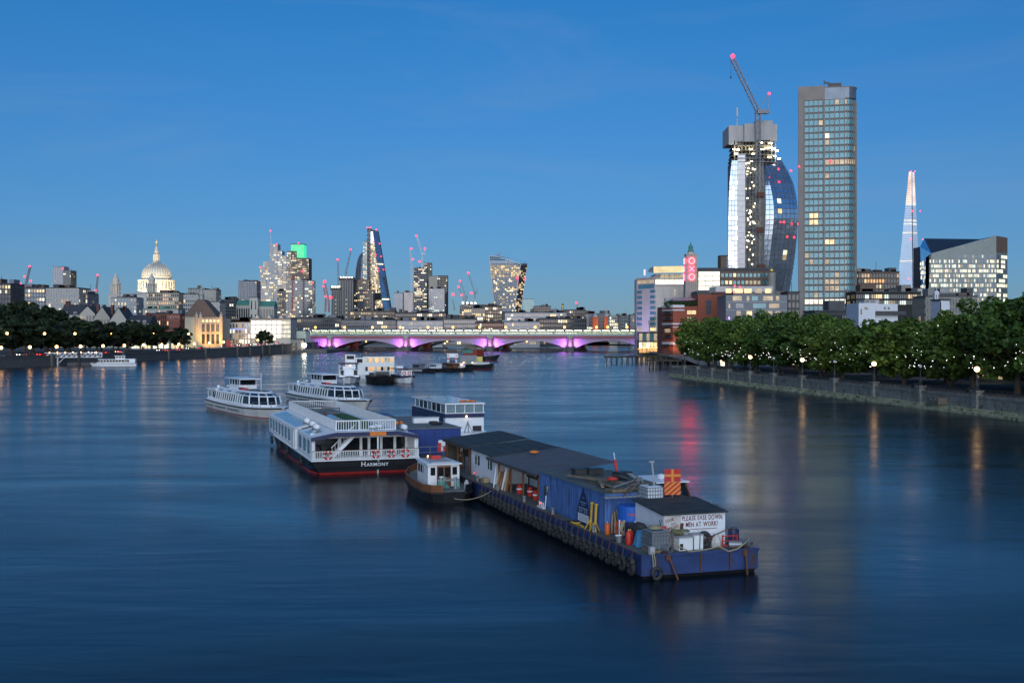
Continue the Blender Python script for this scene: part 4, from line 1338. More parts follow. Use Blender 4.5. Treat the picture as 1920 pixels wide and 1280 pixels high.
# stepped glass tower with mast
D = 2600.0
tw = thing('stepped_tower', 'stepped glass tower with a tall white mast on its corner', 'tower', (PX(515, D), D, 12))
X_ = lambda px: PX(px, D) - PX(515, D)
Z_ = lambda y: PZ(y, D) - 12
for nm, a, b, yt, yf, key, lit in (('main_shaft', 506, 521, 457, -3, 'pale_panel', 0.3), ('middle_shaft', 520.5, 529, 470, -1, 'steel', 0.75), ('right_shaft', 528.5, 537, 479, 1, 'steel', 0.7),
                                   ('left_shaft', 493, 507, 490, 2, 'portland', 0.35), ('left_step', 488, 499, 499, 0, 'portland', 0.3), ('left_base', 487, 513, 534, -5, 'portland', 0.25)):
 w_ = Mb(key).box(X_(a), X_(b), yf, 30, -10, Z_(yt))
 wn_ = MB()
 facade(w_, wn_, (X_(a), yf), (X_(b), yf), -5, Z_(yt) - 2, max(3, int((b - a) / 2.4)), int((590 - yt) / 3.3), 0.25, 0.4, 0.4, lit, ('lit_dim', 'lit_white', 'lit_dim', 'lit_warm'), 'glass_dark', RN, key)
 w_.build(nm, tw)
 wn_.build('windows', tw, kind='stuff')
Mb('crane_white').cyl(X_(508), 0, Z_(458), Z_(434), 0.8, 6).build('mast', tw)
for p in ((508, 433), (520, 459), (489, 501)):
 red_light(tw, (X_(p[0]), -6, Z_(p[1])), D, 1.3)
# wedge tower with slanting glass face
D = 2454.0
tw = thing('wedge_tower', 'tall wedge tower with one slanting glass face and red lights', 'tower', (PX(694, D), D, 12))
X_ = lambda px: PX(px, D) - PX(694, D)
Z_ = lambda y: PZ(y, D) - 12
la = Mb('dark_metal').box(X_(688.5), X_(695), 0, 24, -10, Z_(428))
for k in range(26):
 z = -8 + (Z_(430) + 8) * k / 26
 la.mat('steel').box(X_(688.3), X_(695.2), -0.5, -0.1, z, z + 1.2)
 la.beam((X_(688.6), -0.6, z), (X_(695), -0.6, z + (Z_(430) + 8) / 26), 0.9)
la.build('lift_core', tw)
edge = lambda y: 707 + (733 - 707) * (y - 432) / (584 - 432)        # right edge
ridge = lambda y: 699 + (719 - 699) * (y - 432) / (584 - 432)       # ridge between lit face and mirrored face
body = Mb('dark_concrete')
body.add([(X_(695), 4, Z_(430)), (X_(edge(432)), 11, Z_(432)), (X_(edge(600)), 11, Z_(600)), (X_(695), 4, Z_(600)), (X_(695), 30, Z_(430)), (X_(edge(432)), 30, Z_(432)), (X_(edge(600)), 30, Z_(600)), (X_(695), 30, Z_(600))],
         [(3, 2, 1, 0), (1, 2, 6, 5), (0, 1, 5, 4), (0, 4, 7, 3)])
body.build('body', tw)
ff = MB()
mg = MB()
rng = random.Random(4)
for k in range(46):
 y0 = 434 + k * 3.3
 y1 = y0 + 2.6
 n = max(2, int((ridge(y0) - 695) / 2.6) + 1)
 for j in range(n):
  p, q = 695 + (ridge(y0) - 695) * j / n, 695 + (ridge(y0) - 695) * (j + 0.86) / n
  ff.mat(rng.choice(['lit_warm', 'lit_dim', 'lit_dim', 'lit_white', 'glass_dark']) if y0 > 455 else 'glass_blue')
  if 548 < y0 < 562:
   ff.mat('glass_black')
  ff.box(X_(p), X_(q), 0.6, 1.9, Z_(y1), Z_(y0))
 mg.mat('lit_white' if k in (18, 28, 38) and rng.random() < 0.8 else 'glass_blue')
 a, b, c, e = ridge(y0), edge(y0), edge(y1), ridge(y1)
 mg.add([(X_(e), 1.2, Z_(y1)), (X_(c), 10, Z_(y1)), (X_(b), 10, Z_(y0)), (X_(a), 1.2, Z_(y0))], [(0, 1, 2, 3)])
ff.build('lit_face', tw, kind='stuff')
mg.build('mirror_face', tw, kind='stuff')
for p in ((689.5, 427), (695, 427), (706, 431), (700, 453.5), (712, 457), (705, 478), (715, 481), (709.5, 503), (719.5, 505.5)):
 red_light(tw, (X_(p[0]), -4, Z_(p[1])), D, 1.2)
bldg('lift_tower', 'thin glass lift tower lit yellow, left of the wedge tower', 680.5, 688, 452, 2440, 15, 30, 3, 'steel', 0.7, ('lit_warm', 'lit_dim', 'lit_cool'), 'glass_teal', cat='tower', plant=0)
# bullet-shaped tower
D = 2560.0
tw = thing('bullet_tower', 'curved bullet-shaped glass tower half hidden behind the wedge tower', 'tower', (PX(683, D), D, 12))
X_ = lambda px: PX(px, D) - PX(683, D)
Z_ = lambda y: PZ(y, D) - 12
prof = [(17 * u_, z) for u_, z in ((1.0, -10), (1.02, Z_(540)), (1.0, Z_(520)), (0.93, Z_(505)), (0.8, Z_(492)), (0.62, Z_(482)), (0.4, Z_(476)), (0.05, Z_(472)))]
b_ = MB()
b_.mat('glass_dark').lathe([(r * u * 0.95 / (D / F) if False else r * 1.15, z) for r, z in prof], 24)
b_.build('glass_shell', tw)
dg_ = Mb('steel')
for s_ in (-1, 1):
 for k in range(12):
  pts = []
  for r, z in prof:
   a = k * math.pi / 6 + s_ * z * 0.012
   pts.append((r * 1.16 * math.cos(a), r * 1.16 * math.sin(a), z))
  dg_.tube(pts, 0.5, 4)
dg_.build('diagrid', tw)
# top-heavy curved tower
D = 2340.0
tw = thing('flared_tower', 'top-heavy curved office tower, wider at the top, with a white frame', 'tower', (PX(950, D), D, 10))
X_ = lambda px: PX(px, D) - PX(950, D)
Z_ = lambda y: PZ(y, D) - 10
lf = lambda y: 917.2 + (928 - 917.2) * ((y - 480) / 104) ** 1.15 if y > 480 else 917.2
rg = lambda y: 976.5 - (976.5 - 965) * ((y - 494) / 90) ** 0.8 if y > 494 else 976.5
rt = lambda y: 988.8 - (988.8 - 977) * ((y - 500) / 84) ** 0.85 if y > 500 else 988.8
bulge = lambda y: -7.0 * max(0.0, (584 - y) / 104) ** 1.2
rows = 34
mat('flared_glass', (0.22, 0.28, 0.34), 0.2, 0.15, var=0.1, scale=0.05)
fw, sw_ = MB(), MB()
rng = random.Random(8)
for r in range(rows):
 y0, y1 = 480 + 104 * r / rows, 480 + 104 * (r + 0.8) / rows
 for c in range(14):
  xs = [lf(y1) + (rg(y1) - lf(y1)) * (c + e) / 14 for e in (0.06, 0.94)]
  xt = [lf(y0) + (rg(y0) - lf(y0)) * (c + e) / 14 for e in (0.06, 0.94)]
  topcut = 480 + 17 * ((c + 0.5) / 14) ** 1.6
  if y0 < topcut:
   continue
  k = 'flared_glass'
  if y0 < 489:
   k = 'glass_black'
  elif y0 < 518:
   k = 'flared_glass' if y0 < 497 else (rng.choice(['lit_warm', 'lit_dim', 'lit_dim', 'flared_glass']))  # warm sunset reflection on the upper glass, put in as glowing panes
  elif rng.random() < (0.36 if (r % 5) in (0, 1) else 0.1):
   k = rng.choice(['lit_warm', 'lit_white', 'lit_dim'])
  fw.mat(k)
  fw.add([(X_(xs[0]), bulge(y1), Z_(y1)), (X_(xs[1]), bulge(y1), Z_(y1)), (X_(xt[1]), bulge(y0), Z_(y0)), (X_(xt[0]), bulge(y0), Z_(y0))], [(0, 1, 2, 3)])
 for c in range(4):
  if y0 < 498:
   continue
  xs = [rg(y1) + (rt(y1) - rg(y1)) * (c + e) / 4 for e in (0.08, 0.92)]
  xt = [rg(y0) + (rt(y0) - rg(y0)) * (c + e) / 4 for e in (0.08, 0.92)]
  sw_.mat(rng.choice(['lit_dim', 'lit_warm', 'glass_black', 'glass_black', 'glass_black']))
  ya, yb = [bulge(y1) + 12 * (c + e) / 4 for e in (0.08, 0.92)]
  sw_.add([(X_(xs[0]), ya, Z_(y1)), (X_(xs[1]), yb, Z_(y1)), (X_(xt[1]), yb, Z_(y0)), (X_(xt[0]), ya, Z_(y0))], [(0, 1, 2, 3)])
fw.build('front_glazing', tw, kind='stuff')
sw_.build('side_glazing', tw, kind='stuff')
ys = [584, 560, 540, 520, 505, 494]
core = Mb('dark_concrete')
core.loft([[(X_(lf(y)), bulge(y) + 0.6, Z_(y)), (X_(rg(y)), bulge(y) + 0.6, Z_(y)), (X_(rt(y)), bulge(y) + 12.6, Z_(y)), (X_(rt(y)), 34, Z_(y)), (X_(lf(y)), 34, Z_(y))] for y in [600] + ys])
core.build('core', tw)
fr = Mb('crane_white')
fr.tube([(X_(lf(y)), bulge(y) - 0.3, Z_(y)) for y in (584, 560, 540, 520, 500, 480)], 0.9, 5)
fr.tube([(X_(rg(y)), bulge(y) - 0.3, Z_(y)) for y in (584, 560, 540, 520, 505, 496)], 0.9, 5)
fr.tube([(X_(rt(y)), bulge(y) + 12, Z_(y)) for y in (584, 560, 540, 520, 505, 500)], 0.7, 5)
fr.tube([(X_(lf(480) + (rg(496) - lf(480)) * t), bulge(480) - 0.3, Z_(480 + 16 * t ** 1.6)) for t in (0, 0.2, 0.4, 0.6, 0.8, 1)], 0.8, 5)
fr.tube([(X_(976.5), bulge(496), Z_(496)), (X_(983), 4, Z_(494)), (X_(988.8), 12, Z_(500))], 0.7, 5)
fr.build('white_frame', tw)
rf = Mb('glass_dark')
rf.loft([[(X_(lf(480) + (988 - 917) * t), y, Z_(479.5 + (14 * t ** 1.8 if y < 10 else 10 * t ** 2))) for t in (0, 0.2, 0.4, 0.6, 0.8, 1)] for y in (-5, 34)], cap=False, closed=False)
rf.build('curved_roof', tw)
rcr = Mb('crane_red').beam((X_(931), 6, Z_(477)), (X_(941), 6, Z_(474)), 0.8).beam((X_(935), 6, Z_(480)), (X_(935), 6, Z_(476)), 1.0)
rcr.build('roof_cradle', tw)
for p in ((970, 522), (984, 524)):
 red_light(tw, (X_(p[0]), -10, Z_(p[1])), D, 2.0)
# two concrete cores under construction
for i, (a, b, yt, lab) in enumerate(((637, 662, 522, 'taller bare concrete core with a dark working platform on top'), (621, 638, 540, 'shorter bare concrete core beside the taller one'))):
 D = 2300.0
 o = thing('concrete_core', lab, 'tower', (PX(a, D), D, 10), 0, 'concrete cores under construction')
 W = PX(b, D) - PX(a, D)
 Hh = PZ(yt, D) - 10
 w_ = Mb('concrete').box(0, W, 0, 20, -8, Hh)
 for k in range(5):
  w_.mat('dark_concrete').box(W * (0.1 + 0.18 * k), W * (0.19 + 0.18 * k), -0.3, 0, -5, Hh - 6)
 w_.build('shaft', o)
 Mb('dark_metal').box(-1.5, W + 1.5, -1.5, 21.5, Hh - 4, Hh + 1).mat('crane_steel').box(-1.8, W + 1.8, -1.8, 21.8, Hh + 1, Hh + 2.2).build('jump_form', o)
 for k in range(5):
  Mb('work_light').sphere((W * (0.1 + 0.2 * k), -2.0, Hh + 2.4), 0.9, 6, 4).build('work_light', o)
 for k in range(9):
  Mb('lit_dim').box(W * 0.45, W * 0.55, -0.5, -0.3, 3 + k * 8.6, 6 + k * 8.6).build('opening', o)
# ------------------------------------------------------------------ plain towers and blocks of the City, far to near
WARM = ('lit_warm', 'lit_dim', 'lit_white')
bldg('grey_tower', 'pale slim tower with a dark twin, behind the north bank roofs', 99, 119, 500, 2000, 25, 24, 6, 'pale_panel', 0.05, WARM, 'glass_dark', pier=0.6, band=0.2, cat='tower', plant=0)
o, W, hb = bldg('grey_tower', 'dark glass twin beside the pale slim tower', 118.5, 133, 507, 1990, 25, 22, 6, 'glass_black', 0.10, WARM, 'glass_black', cat='tower', plant=0)
red_light(o, (0.5, -2, hb + 3), 1990, 1.4)
bldg('grey_tower', 'broad grey tower with rounded corners behind the green roofs', 447, 481.5, 527, 2000, 30, 14, 9, 'grey_panel', 0.18, WARM, 'glass_dark', pier=0.55, cat='tower', plant=1)
bldg('dark_office', 'dark glass office block in front of the green topped tower', 536, 585.5, 526, 1900, 30, 15, 14, 'glass_dark', 0.34, ('lit_warm', 'lit_cool', 'lit_dim'), 'glass_black', pier=0.15, band=0.3, cat='office', plant=1)
bldg('dark_office', 'small lit block at the foot of the stepped tower', 520, 541, 545, 1950, 24, 10, 7, 'dark_concrete', 0.5, WARM, 'glass_black', cat='office')
bldg('dark_office', 'brown block with lit floors between bare cores and the wedge tower', 661, 692, 524, 2330, 26, 16, 10, 'brown_panel', 0.3, WARM, 'glass_black', cat='office', plant=0)
bldg('dark_office', 'low dark block with orange lit floors before the wedge tower', 671, 700, 546, 2250, 26, 11, 9, 'dark_concrete', 0.4, ('lit_warm', 'lit_amber', 'lit_dim'), 'glass_black', cat='office', plant=1)
bldg('white_office', 'pale cubic office with a flat white side right of the wedge tower', 739, 755, 549, 2000, 24, 6, 4, 'pale_panel', 0.03, WARM, 'glass_dark', cat='office', plant=1, pier=0.7)
bldg('white_office', 'blue glass cube next to the pale cubic office', 755.5, 774, 548, 2010, 24, 6, 5, 'glass_dark', 0.1, WARM, 'glass_dark', cat='office', plant=2)
bldg('construction_tower', 'stepped steel tower under construction, floors blazing with work lights', 776, 800, 503, 2420, 26, 18, 9, 'crane_steel', 0.62, ('lit_white', 'lit_dim', 'lit_warm'), 'black', cat='tower', plant=1, pier=0.15, band=0.4)
bldg('construction_tower', 'bare concrete core behind the stepped steel tower', 795, 809, 493, 2440, 20, 14, 4, 'concrete', 0.05, WARM, 'dark_concrete', cat='tower', plant=0)
bldg('striped_tower', 'tower with a tan panelled left side beside the steel tower', 804, 819.5, 517.5, 2400, 24, 12, 3, 'stone', 0.0, WARM, 'stone', cat='tower', plant=0)
bldg('striped_tower', 'black tower with a column of lit windows on its right edge', 819.5, 839, 517, 2402, 24, 20, 6, 'black', 0.12, WARM, 'glass_black', cat='tower', plant=0)
bldg('service_tower', 'steel clad office with rounded ducts and blue lights', 804, 833, 541, 2250, 24, 12, 9, 'steel', 0.3, ('lit_dim', 'lit_cool'), 'glass_dark', cat='office', plant=2)
bldg('green_office', 'small green glass block right of the flared tower', 981, 1001, 561, 1900, 20, 7, 5, 'glass_teal', 0.12, WARM, 'glass_teal', cat='office', plant=0)
bldg('dark_office', 'dark sloping block right of the green glass block', 1001, 1033, 574, 1850, 20, 3, 9, 'dark_concrete', 0.02, WARM, 'glass_black', cat='office', plant=1)
bldg('construction_block', 'low block under white floodlights below three cranes', 862, 905, 573, 1800, 26, 4, 11, 'concrete', 0.45, ('lit_white', 'lit_warm', 'lit_dim'), 'black', plant=2)
for k, px in enumerate((868, 876, 884, 891)):
 fo_ = thing('site_floodlight', 'bright site floodlight on the low block, ' + ORD[k] + ' from its north end', 'floodlight', (PX(px, 1795), 1795, PZ(573, 1800)), 0, 'site floodlights on the low block')
 Mb('crane_steel').beam((0, 0, 0), (0, 0, 3.5), 0.4).build('pole', fo_)
 Mb('lamp_flood').sphere((0, 0, 3.8), 1.1, 8, 5).build('lamp', fo_)
bldg('long_office', 'long low office with white stripes below the flared tower', 947, 1062, 586, 1150, 22, 3, 30, 'pale_panel', 0.2, WARM, 'glass_dark', pier=0.12, band=0.45, plant=3)
bldg('brown_block', 'brown block with bright windows left of the long striped office', 908, 941, 574, 1180, 22, 4, 10, 'brown_panel', 0.5, ('lit_white', 'lit_warm', 'lit_dim'), 'glass_black', plant=2)
bldg('brown_block', 'brown block with a brick tower among lit offices', 870, 909, 578, 1170, 22, 4, 11, 'stone', 0.45, ('lit_white', 'lit_warm'), 'glass_black', plant=2)
bldg('barrel_roof_hall', 'dark low hall with a long roof below the steel tower', 741, 836, 586, 1150, 24, 2, 30, 'dark_concrete', 0.3, WARM, 'glass_black', plant=4)
bldg('long_office', 'brown modern office with gridded lit windows below the wedge tower', 657, 740, 583, 1160, 24, 3, 26, 'brown_panel', 0.4, ('lit_warm', 'lit_white', 'lit_dim'), 'glass_black', plant=3)
bldg('brick_hall', 'small brick hall with lit windows just above the station roof', 891, 944, 604, 1010, 16, 2, 13, 'dark_brick', 0.25, WARM, 'glass_black', roof='slate', plant=3)
bldg('white_terrace', 'white low terrace above the station roof beside the brick hall', 945, 1012, 603, 1020, 16, 2, 18, 'pale_panel', 0.25, WARM, 'glass_dark', plant=3)
bldg('roof_cluster', 'dark low roofs with small lights above the north end of the station', 545, 640, 596, 1050, 20, 2, 24, 'dark_concrete', 0.16, WARM, 'glass_black', plant=5)
bldg('roof_cluster', 'low grey roofs behind the station above the second arch', 640, 742, 600, 1030, 20, 2, 26, 'grey_panel', 0.18, WARM, 'glass_black', plant=5)
bldg('roof_cluster', 'low white roofs above the station between chimneys', 742, 830, 601, 1035, 18, 2, 22, 'pale_panel', 0.2, WARM, 'glass_dark', plant=5)
bldg('roof_cluster', 'grey blocks right of the low white roofs above the station', 828, 893, 598, 1040, 18, 2, 16, 'concrete', 0.3, WARM, 'glass_dark', plant=4)
bldg('roof_cluster', 'dark roofs between the striped office and the twin brick turrets', 1010, 1100, 597, 1060, 18, 2, 20, 'dark_concrete', 0.15, WARM, 'glass_black', plant=4)
bldg('riverside_office', 'dark stepped office far right behind the station, left of the turrets', 1058, 1098, 581, 1400, 20, 4, 12, 'dark_concrete', 0.3, WARM, 'glass_black', plant=3)
bldg('riverside_office', 'grey office between the twin brick turrets', 1096, 1145, 588, 1480, 20, 4, 12, 'grey_panel', 0.25, WARM, 'glass_dark', plant=3)
bldg('riverside_office', 'brightly lit cream office right of the brick turrets', 1143, 1163, 592, 1400, 20, 5, 6, 'portland', 0.75, ('lit_warm', 'lit_white'), 'glass_dark', plant=1)
bldg('riverside_office', 'grey gabled block beside the lit cream office', 1162, 1183, 592, 1380, 20, 4, 6, 'concrete', 0.2, WARM, 'glass_dark', plant=2)
bldg('riverside_office', 'plain grey block touching the hotel tower at the bridge end', 1182, 1204, 590, 1300, 20, 4, 6, 'concrete', 0.3, WARM, 'glass_dark', plant=2)
for i, (px, yt) in enumerate(((1116, 590), (1138, 589))):
 D = 1450.0
 o = thing('brick_turret', 'floodlit brick station turret, the ' + ('left' if i == 0 else 'right') + ' one of the pair', 'tower', (PX(px, D), D, 5), 0, 'twin brick station turrets')
 h = PZ(yt + 4, D) - 5
 Mb('brick').box(-3.6, 3.6, -3.6, 3.6, -3, h).box(-4.1, 4.1, -4.1, 4.1, h - 1.5, h - 0.6).build('shaft', o)
 Mb('lead_grey').lathe([(4.0, h), (3.4, h + 1.5), (2.2, h + 3.2), (0.8, h + 4.4), (0.5, h + 7), (0.1, h + 12)], 12).build('cupola', o)
 flood('turret_flood', (PX(px, D), D - 30, 8), (PX(px, D), D, 28), 26000, (1.0, 0.55, 0.2), 60)
# column with golden urn
D = 2100.0
o = thing('monument_column', 'tall stone column with a golden flaming urn on top', 'monument', (PX(1055, D), D, 8))
h = PZ(578, D) - 8
Mb('portland').lathe([(3.2, -5), (2.8, 2), (2.2, 4), (2.0, h - 3), (3.0, h - 1), (3.0, h)], 12).build('shaft', o)
Mb('gold').lathe([(1.6, h), (2.2, h + 2.5), (1.4, h + 5), (2.2, h + 7), (0.6, h + 9.5)], 10).build('urn', o)
# ------------------------------------------------------------------ north bank buildings
bldg('embankment_office', 'dark stepped office at the far left edge above the trees', -30, 20, 532, 900, 25, 6, 9, 'dark_concrete', 0.2, WARM, 'glass_black', plant=2)
o, W, hb = bldg('embankment_office', 'grey office with lit floors and a red beacon on its roof', 20, 84, 540, 1000, 25, 5, 12, 'grey_panel', 0.42, ('lit_white', 'lit_warm', 'lit_dim'), 'glass_dark', plant=3, zb=4)
red_light(o, (PX(39, 1000) - PX(20, 1000), -2, hb + 3), 1000, 3.4)
red_light(o, (PX(59.5, 1000) - PX(20, 1000), -2, hb + 6), 1000, 1.8)
bldg('embankment_office', 'long pale office with a flat dark roof above the tree line', 86, 148, 540, 930, 25, 5, 13, 'pale_stone', 0.22, WARM, 'glass_dark', plant=2)
bldg('embankment_office', 'dark glass corner block right of the long pale office', 147, 164, 550, 940, 25, 5, 5, 'grey_panel', 0.2, WARM, 'glass_dark', plant=1)
crane('slender crane with two red lights over the temple roofs', 1300, (180, 585), (180.5, 545), (183.5, 517), None, 'crane_steel', 1.8, 0.4, ((183.5, 516), (180.5, 544.5)), frame=False)
crane('small leaning crane above the office with the red beacon', 1100, (48, 545), (48.5, 533), (56.5, 500), None, 'crane_steel', 1.8, 0.4, ((57, 499.5), (47.5, 518.5)), frame=False)
def gabled(name, label, px0, px1, yeave, yridge, D, depth, wall, roof, rows, cols, lit, axis='y', group=None, zb=4, dormers=0, chim=2):
 rng = random.Random(int(px0 * 3 + yeave))
 o = thing(name, label, 'house', (PX(px0, D), D, zb), 0, group)
 W = PX(px1, D) - PX(px0, D)
 he, hr = PZ(yeave, D) - zb, PZ(yridge, D) - zb
 w = Mb(wall).box(0, W, 0, depth, -2, he)
 if axis == 'y':
  w.add([(0, 0, he), (W, 0, he), (W / 2, 0, hr), (0, depth, he), (W, depth, he), (W / 2, depth, hr)], [(0, 1, 2), (4, 3, 5)])
 wn_ = MB()
 facade(w, wn_, (0, 0), (W, 0), 1, he, cols, rows, 0.4, 0.4, 0.2, lit, ('lit_warm', 'lit_dim'), 'glass_black', rng, wall)
 w.build('wall', o)
 wn_.build('windows', o, kind='stuff')
 r = Mb(roof)
 if axis == 'y':
  r.add([(-0.5, -0.5, he - 0.2), (W / 2, -0.5, hr + 0.3), (W / 2, depth + 0.5, hr + 0.3), (-0.5, depth + 0.5, he - 0.2), (W + 0.5, -0.5, he - 0.2), (W + 0.5, depth + 0.5, he - 0.2)], [(0, 1, 2, 3), (1, 4, 5, 2)])
 else:
  r.add([(-0.3, -0.5, he - 0.1), (W + 0.3, -0.5, he - 0.1), (W + 0.3, depth / 2, hr), (-0.3, depth / 2, hr), (W + 0.3, depth + 0.5, he), (-0.3, depth + 0.5, he)], [(0, 1, 2, 3), (3, 2, 4, 5), (1, 4, 2), (0, 3, 5)])
 ro = r.build('roof', o)
 for k in range(dormers):
  a = W * (k + 0.7) / (dormers + 0.4)
  dmr = Mb('pale_stone').box(a - 1, a + 1, 0.4, depth * 0.3, he, he + 2.0).mat('glass_black').box(a - 0.7, a + 0.7, 0.3, 0.39, he + 0.3, he + 1.7)
  dmr.build('dormer', ro)
 for k in range(chim):
  a = W * rng.uniform(0.08, 0.92)
  Mb('dark_brick').box(a - 0.8, a + 0.8, depth * 0.4, depth * 0.55, he, hr + rng.uniform(1, 2.5)).build('chimney', ro)
 return o
gabled('temple_house', 'dark slate gabled house among the trees, nearest the picture edge', 112, 152, 590, 570, 790, 18, 'pale_stone', 'slate', 3, 7, 0.12, 'x', dormers=2)
gabled('temple_house', 'slate roofed house with a pointed stone gable at the tree tops', 150, 178, 588, 574, 780, 18, 'pale_stone', 'slate', 3, 5, 0.08, 'y')
gabled('temple_house', 'broad slate roof with a steep stone gable end', 176, 206, 596, 575, 775, 20, 'stone', 'slate', 3, 5, 0.08, 'y')
gabled('temple_house', 'pale pointed gable right of the broad slate roof', 204, 240, 604, 577, 770, 20, 'pale_stone', 'slate', 2, 5, 0.1, 'y')
gabled('temple_house', 'lower slate house with red lit dormers beside the gables', 238, 279, 606, 590, 765, 20, 'stone', 'slate', 3, 7, 0.25, 'x', dormers=3)
bldg('grey_hall', 'plain grey hall with arched lit windows left of the cathedral front', 208, 256, 558, 1180, 22, 2, 8, 'lead_grey', 0.3, WARM, 'glass_dark', plant=2, zb=8, pier=0.6)
bldg('golden_office', 'golden brown office glowing in front of the cathedral drum', 275, 335, 549, 1150, 22, 4, 16, 'stone', 0.72, ('lit_amber', 'lit_dim', 'lit_amber'), 'brown_panel', plant=2, zb=8, pier=0.35)
bldg('green_roof_hall', 'low hall with a pale green roof below the golden office', 268, 334, 579, 950, 20, 2, 16, 'stone', 0.35, WARM, 'glass_dark', roof='copper_green', plant=2)
bldg('brick_chambers', 'red brick chambers with white stone window frames', 278, 313, 588, 830, 22, 4, 9, 'dark_brick', 0.1, WARM, 'glass_black', plant=2, pier=0.5)
bldg('brick_chambers', 'taller red brick gable block with a big white window', 312, 337, 589, 822, 22, 4, 5, 'brick', 0.12, WARM, 'glass_dark', plant=1, pier=0.5)
bldg('pale_offices', 'pale offices stepping up behind the steep gothic roof', 344, 372, 552, 1120, 20, 4, 7, 'pale_stone', 0.1, WARM, 'glass_dark', plant=2, zb=8)
bldg('pale_offices', 'grey cubic telephone exchange behind the gothic spire', 353, 384, 541, 1200, 20, 4, 6, 'concrete', 0.03, WARM, 'glass_dark', plant=1, zb=8, pier=0.6)
bldg('pale_offices', 'brownish cubic block right of the gothic spire', 383, 405, 543, 1190, 20, 4, 5, 'stone', 0.05, WARM, 'glass_dark', plant=1, zb=8, pier=0.6)
bldg('pale_offices', 'rounded cream block right of the steep gothic roof', 384, 412, 566, 1000, 20, 4, 5, 'pale_stone', 0.1, WARM, 'glass_dark', plant=1, zb=8)
bldg('pale_offices', 'dark low offices with scattered lights behind the school', 410, 442, 562, 1300, 20, 4, 8, 'dark_concrete', 0.35, WARM, 'glass_black', plant=2, zb=8)
# stone church hall with green copper roofs
for a, b, yt, yr, lab in ((443, 469, 572, 562, 'left wing with green copper roof of the stone church'), (482, 514, 574, 564, 'right wing with green copper roof of the stone church')):
 gabled('church_hall', lab, a, b, yt, yr, 1250, 18, 'pale_stone', 'copper_green', 2, 6, 0.2, 'x', zb=8, chim=0)
o, W, hb = bldg('church_tower', 'square pale stone tower between the green copper roofs', 468, 483, 558, 1245, 12, 3, 2, 'portland', 0.2, WARM, 'glass_black', cat='tower', plant=0, zb=8, pier=0.7)
Mb('lead_grey').lathe([(1.6, 0), (1.2, 3), (0.5, 6), (0.1, 13)], 8).build('spire', o, (-6, 6, hb))
# gothic hall, floodlit yellow, with steep roof and spirelet
D = 770.0
gh = thing('gothic_hall', 'steep roofed gothic stone hall glowing yellow under floodlights', 'hall', (PX(345, D), D, 4.5))
X_ = lambda px: PX(px, D) - PX(345, D)
Z_ = lambda y: PZ(y, D) - 4.5
w_ = Mb('stone').box(X_(367), X_(417.5), 0, 20, -2, Z_(596)).box(X_(345), X_(367), 2, 22, -2, Z_(592))
wn_ = MB()
facade(w_, wn_, (X_(377), 0), (X_(413), 0), Z_(646), Z_(625), 4, 1, 0.35, 0.12, 0.5, 0.3, ('lit_dim',), 'glass_black', RN, 'stone')
facade(w_, wn_, (X_(377), 0), (X_(413), 0), Z_(623), Z_(606), 4, 1, 0.3, 0.12, 0.5, 0.2, ('lit_warm',), 'glass_dark', RN, 'stone')
facade(w_, wn_, (X_(377), 0), (X_(413), 0), Z_(605), Z_(598), 5, 1, 0.4, 0.2, 0.5, 0.8, ('lit_warm',), 'glass_dark', RN, 'stone')
for k in range(11):
 a = X_(375 + k * 4.1)
 w_.mat('stone').box(a - 0.35, a + 0.35, -0.6, 0.5, Z_(597), Z_(594.5))
w_.build('wall', gh)
wn_.build('windows', gh, kind='stuff')
for px in (368.5, 376, 414.5):
 Mb('stone').cyl(X_(px), 0.4, -2, Z_(594), 1.1, 8).lathe([(1.3, Z_(594)), (1.2, Z_(592)), (0.1, Z_(584))], 8, X_(px), 0.4).build('turret', gh)
Mb('brown_panel').add([(X_(345), 0.5, Z_(592)), (X_(406), 0.5, Z_(594)), (X_(406), 21, Z_(594)), (X_(345), 21, Z_(592)), (X_(366), 5, Z_(561)), (X_(378), 5, Z_(561)), (X_(378), 17, Z_(561)), (X_(366), 17, Z_(561))],
       [(0, 1, 5, 4), (1, 2, 6, 5), (2, 3, 7, 6), (3, 0, 4, 7), (4, 5, 6, 7)]).build('steep_roof', gh)
sp = Mb('lead_grey')
sp.lathe([(1.5, Z_(562)), (1.3, Z_(553)), (1.8, Z_(552)), (1.0, Z_(548)), (0.9, Z_(543)), (1.3, Z_(542)), (0.5, Z_(538)), (0.6, Z_(535)), (0.1, Z_(530))], 8, X_(371.5), 8)
sp.build('spirelet', gh)
for dx in (8, 20):
 flood('hall_flood', (PX(372, D) + dx - 4, D - 14, 6), (PX(372, D) + dx, D, 14), 15000, (1.0, 0.46, 0.08), 85, 0.4)
flood('hall_flood', (PX(352, D), D - 10, 5), (PX(356, D), D + 2, 10), 2600, (0.9, 0.75, 0.2), 90, 0.4)
# school with columns, lit white and blue
D = 800.0
o, W, hb = bldg('riverside_school', 'white columned school front lit cool white beside the gothic hall', 418, 470, 604, D, 20, 2, 9, 'portland', 0.6, ('lit_cool', 'lit_white', 'lit_dim'), 'glass_blue', plant=3, zb=6, pier=0.45, band=0.25)
glow('blue_strip', (0.25, 0.35, 1.0), 1.6)
Mb('blue_strip').box(W * 0.2, W * 0.8, -0.6, -0.4, hb - 5.2, hb - 4.8).build('light_strip', o)
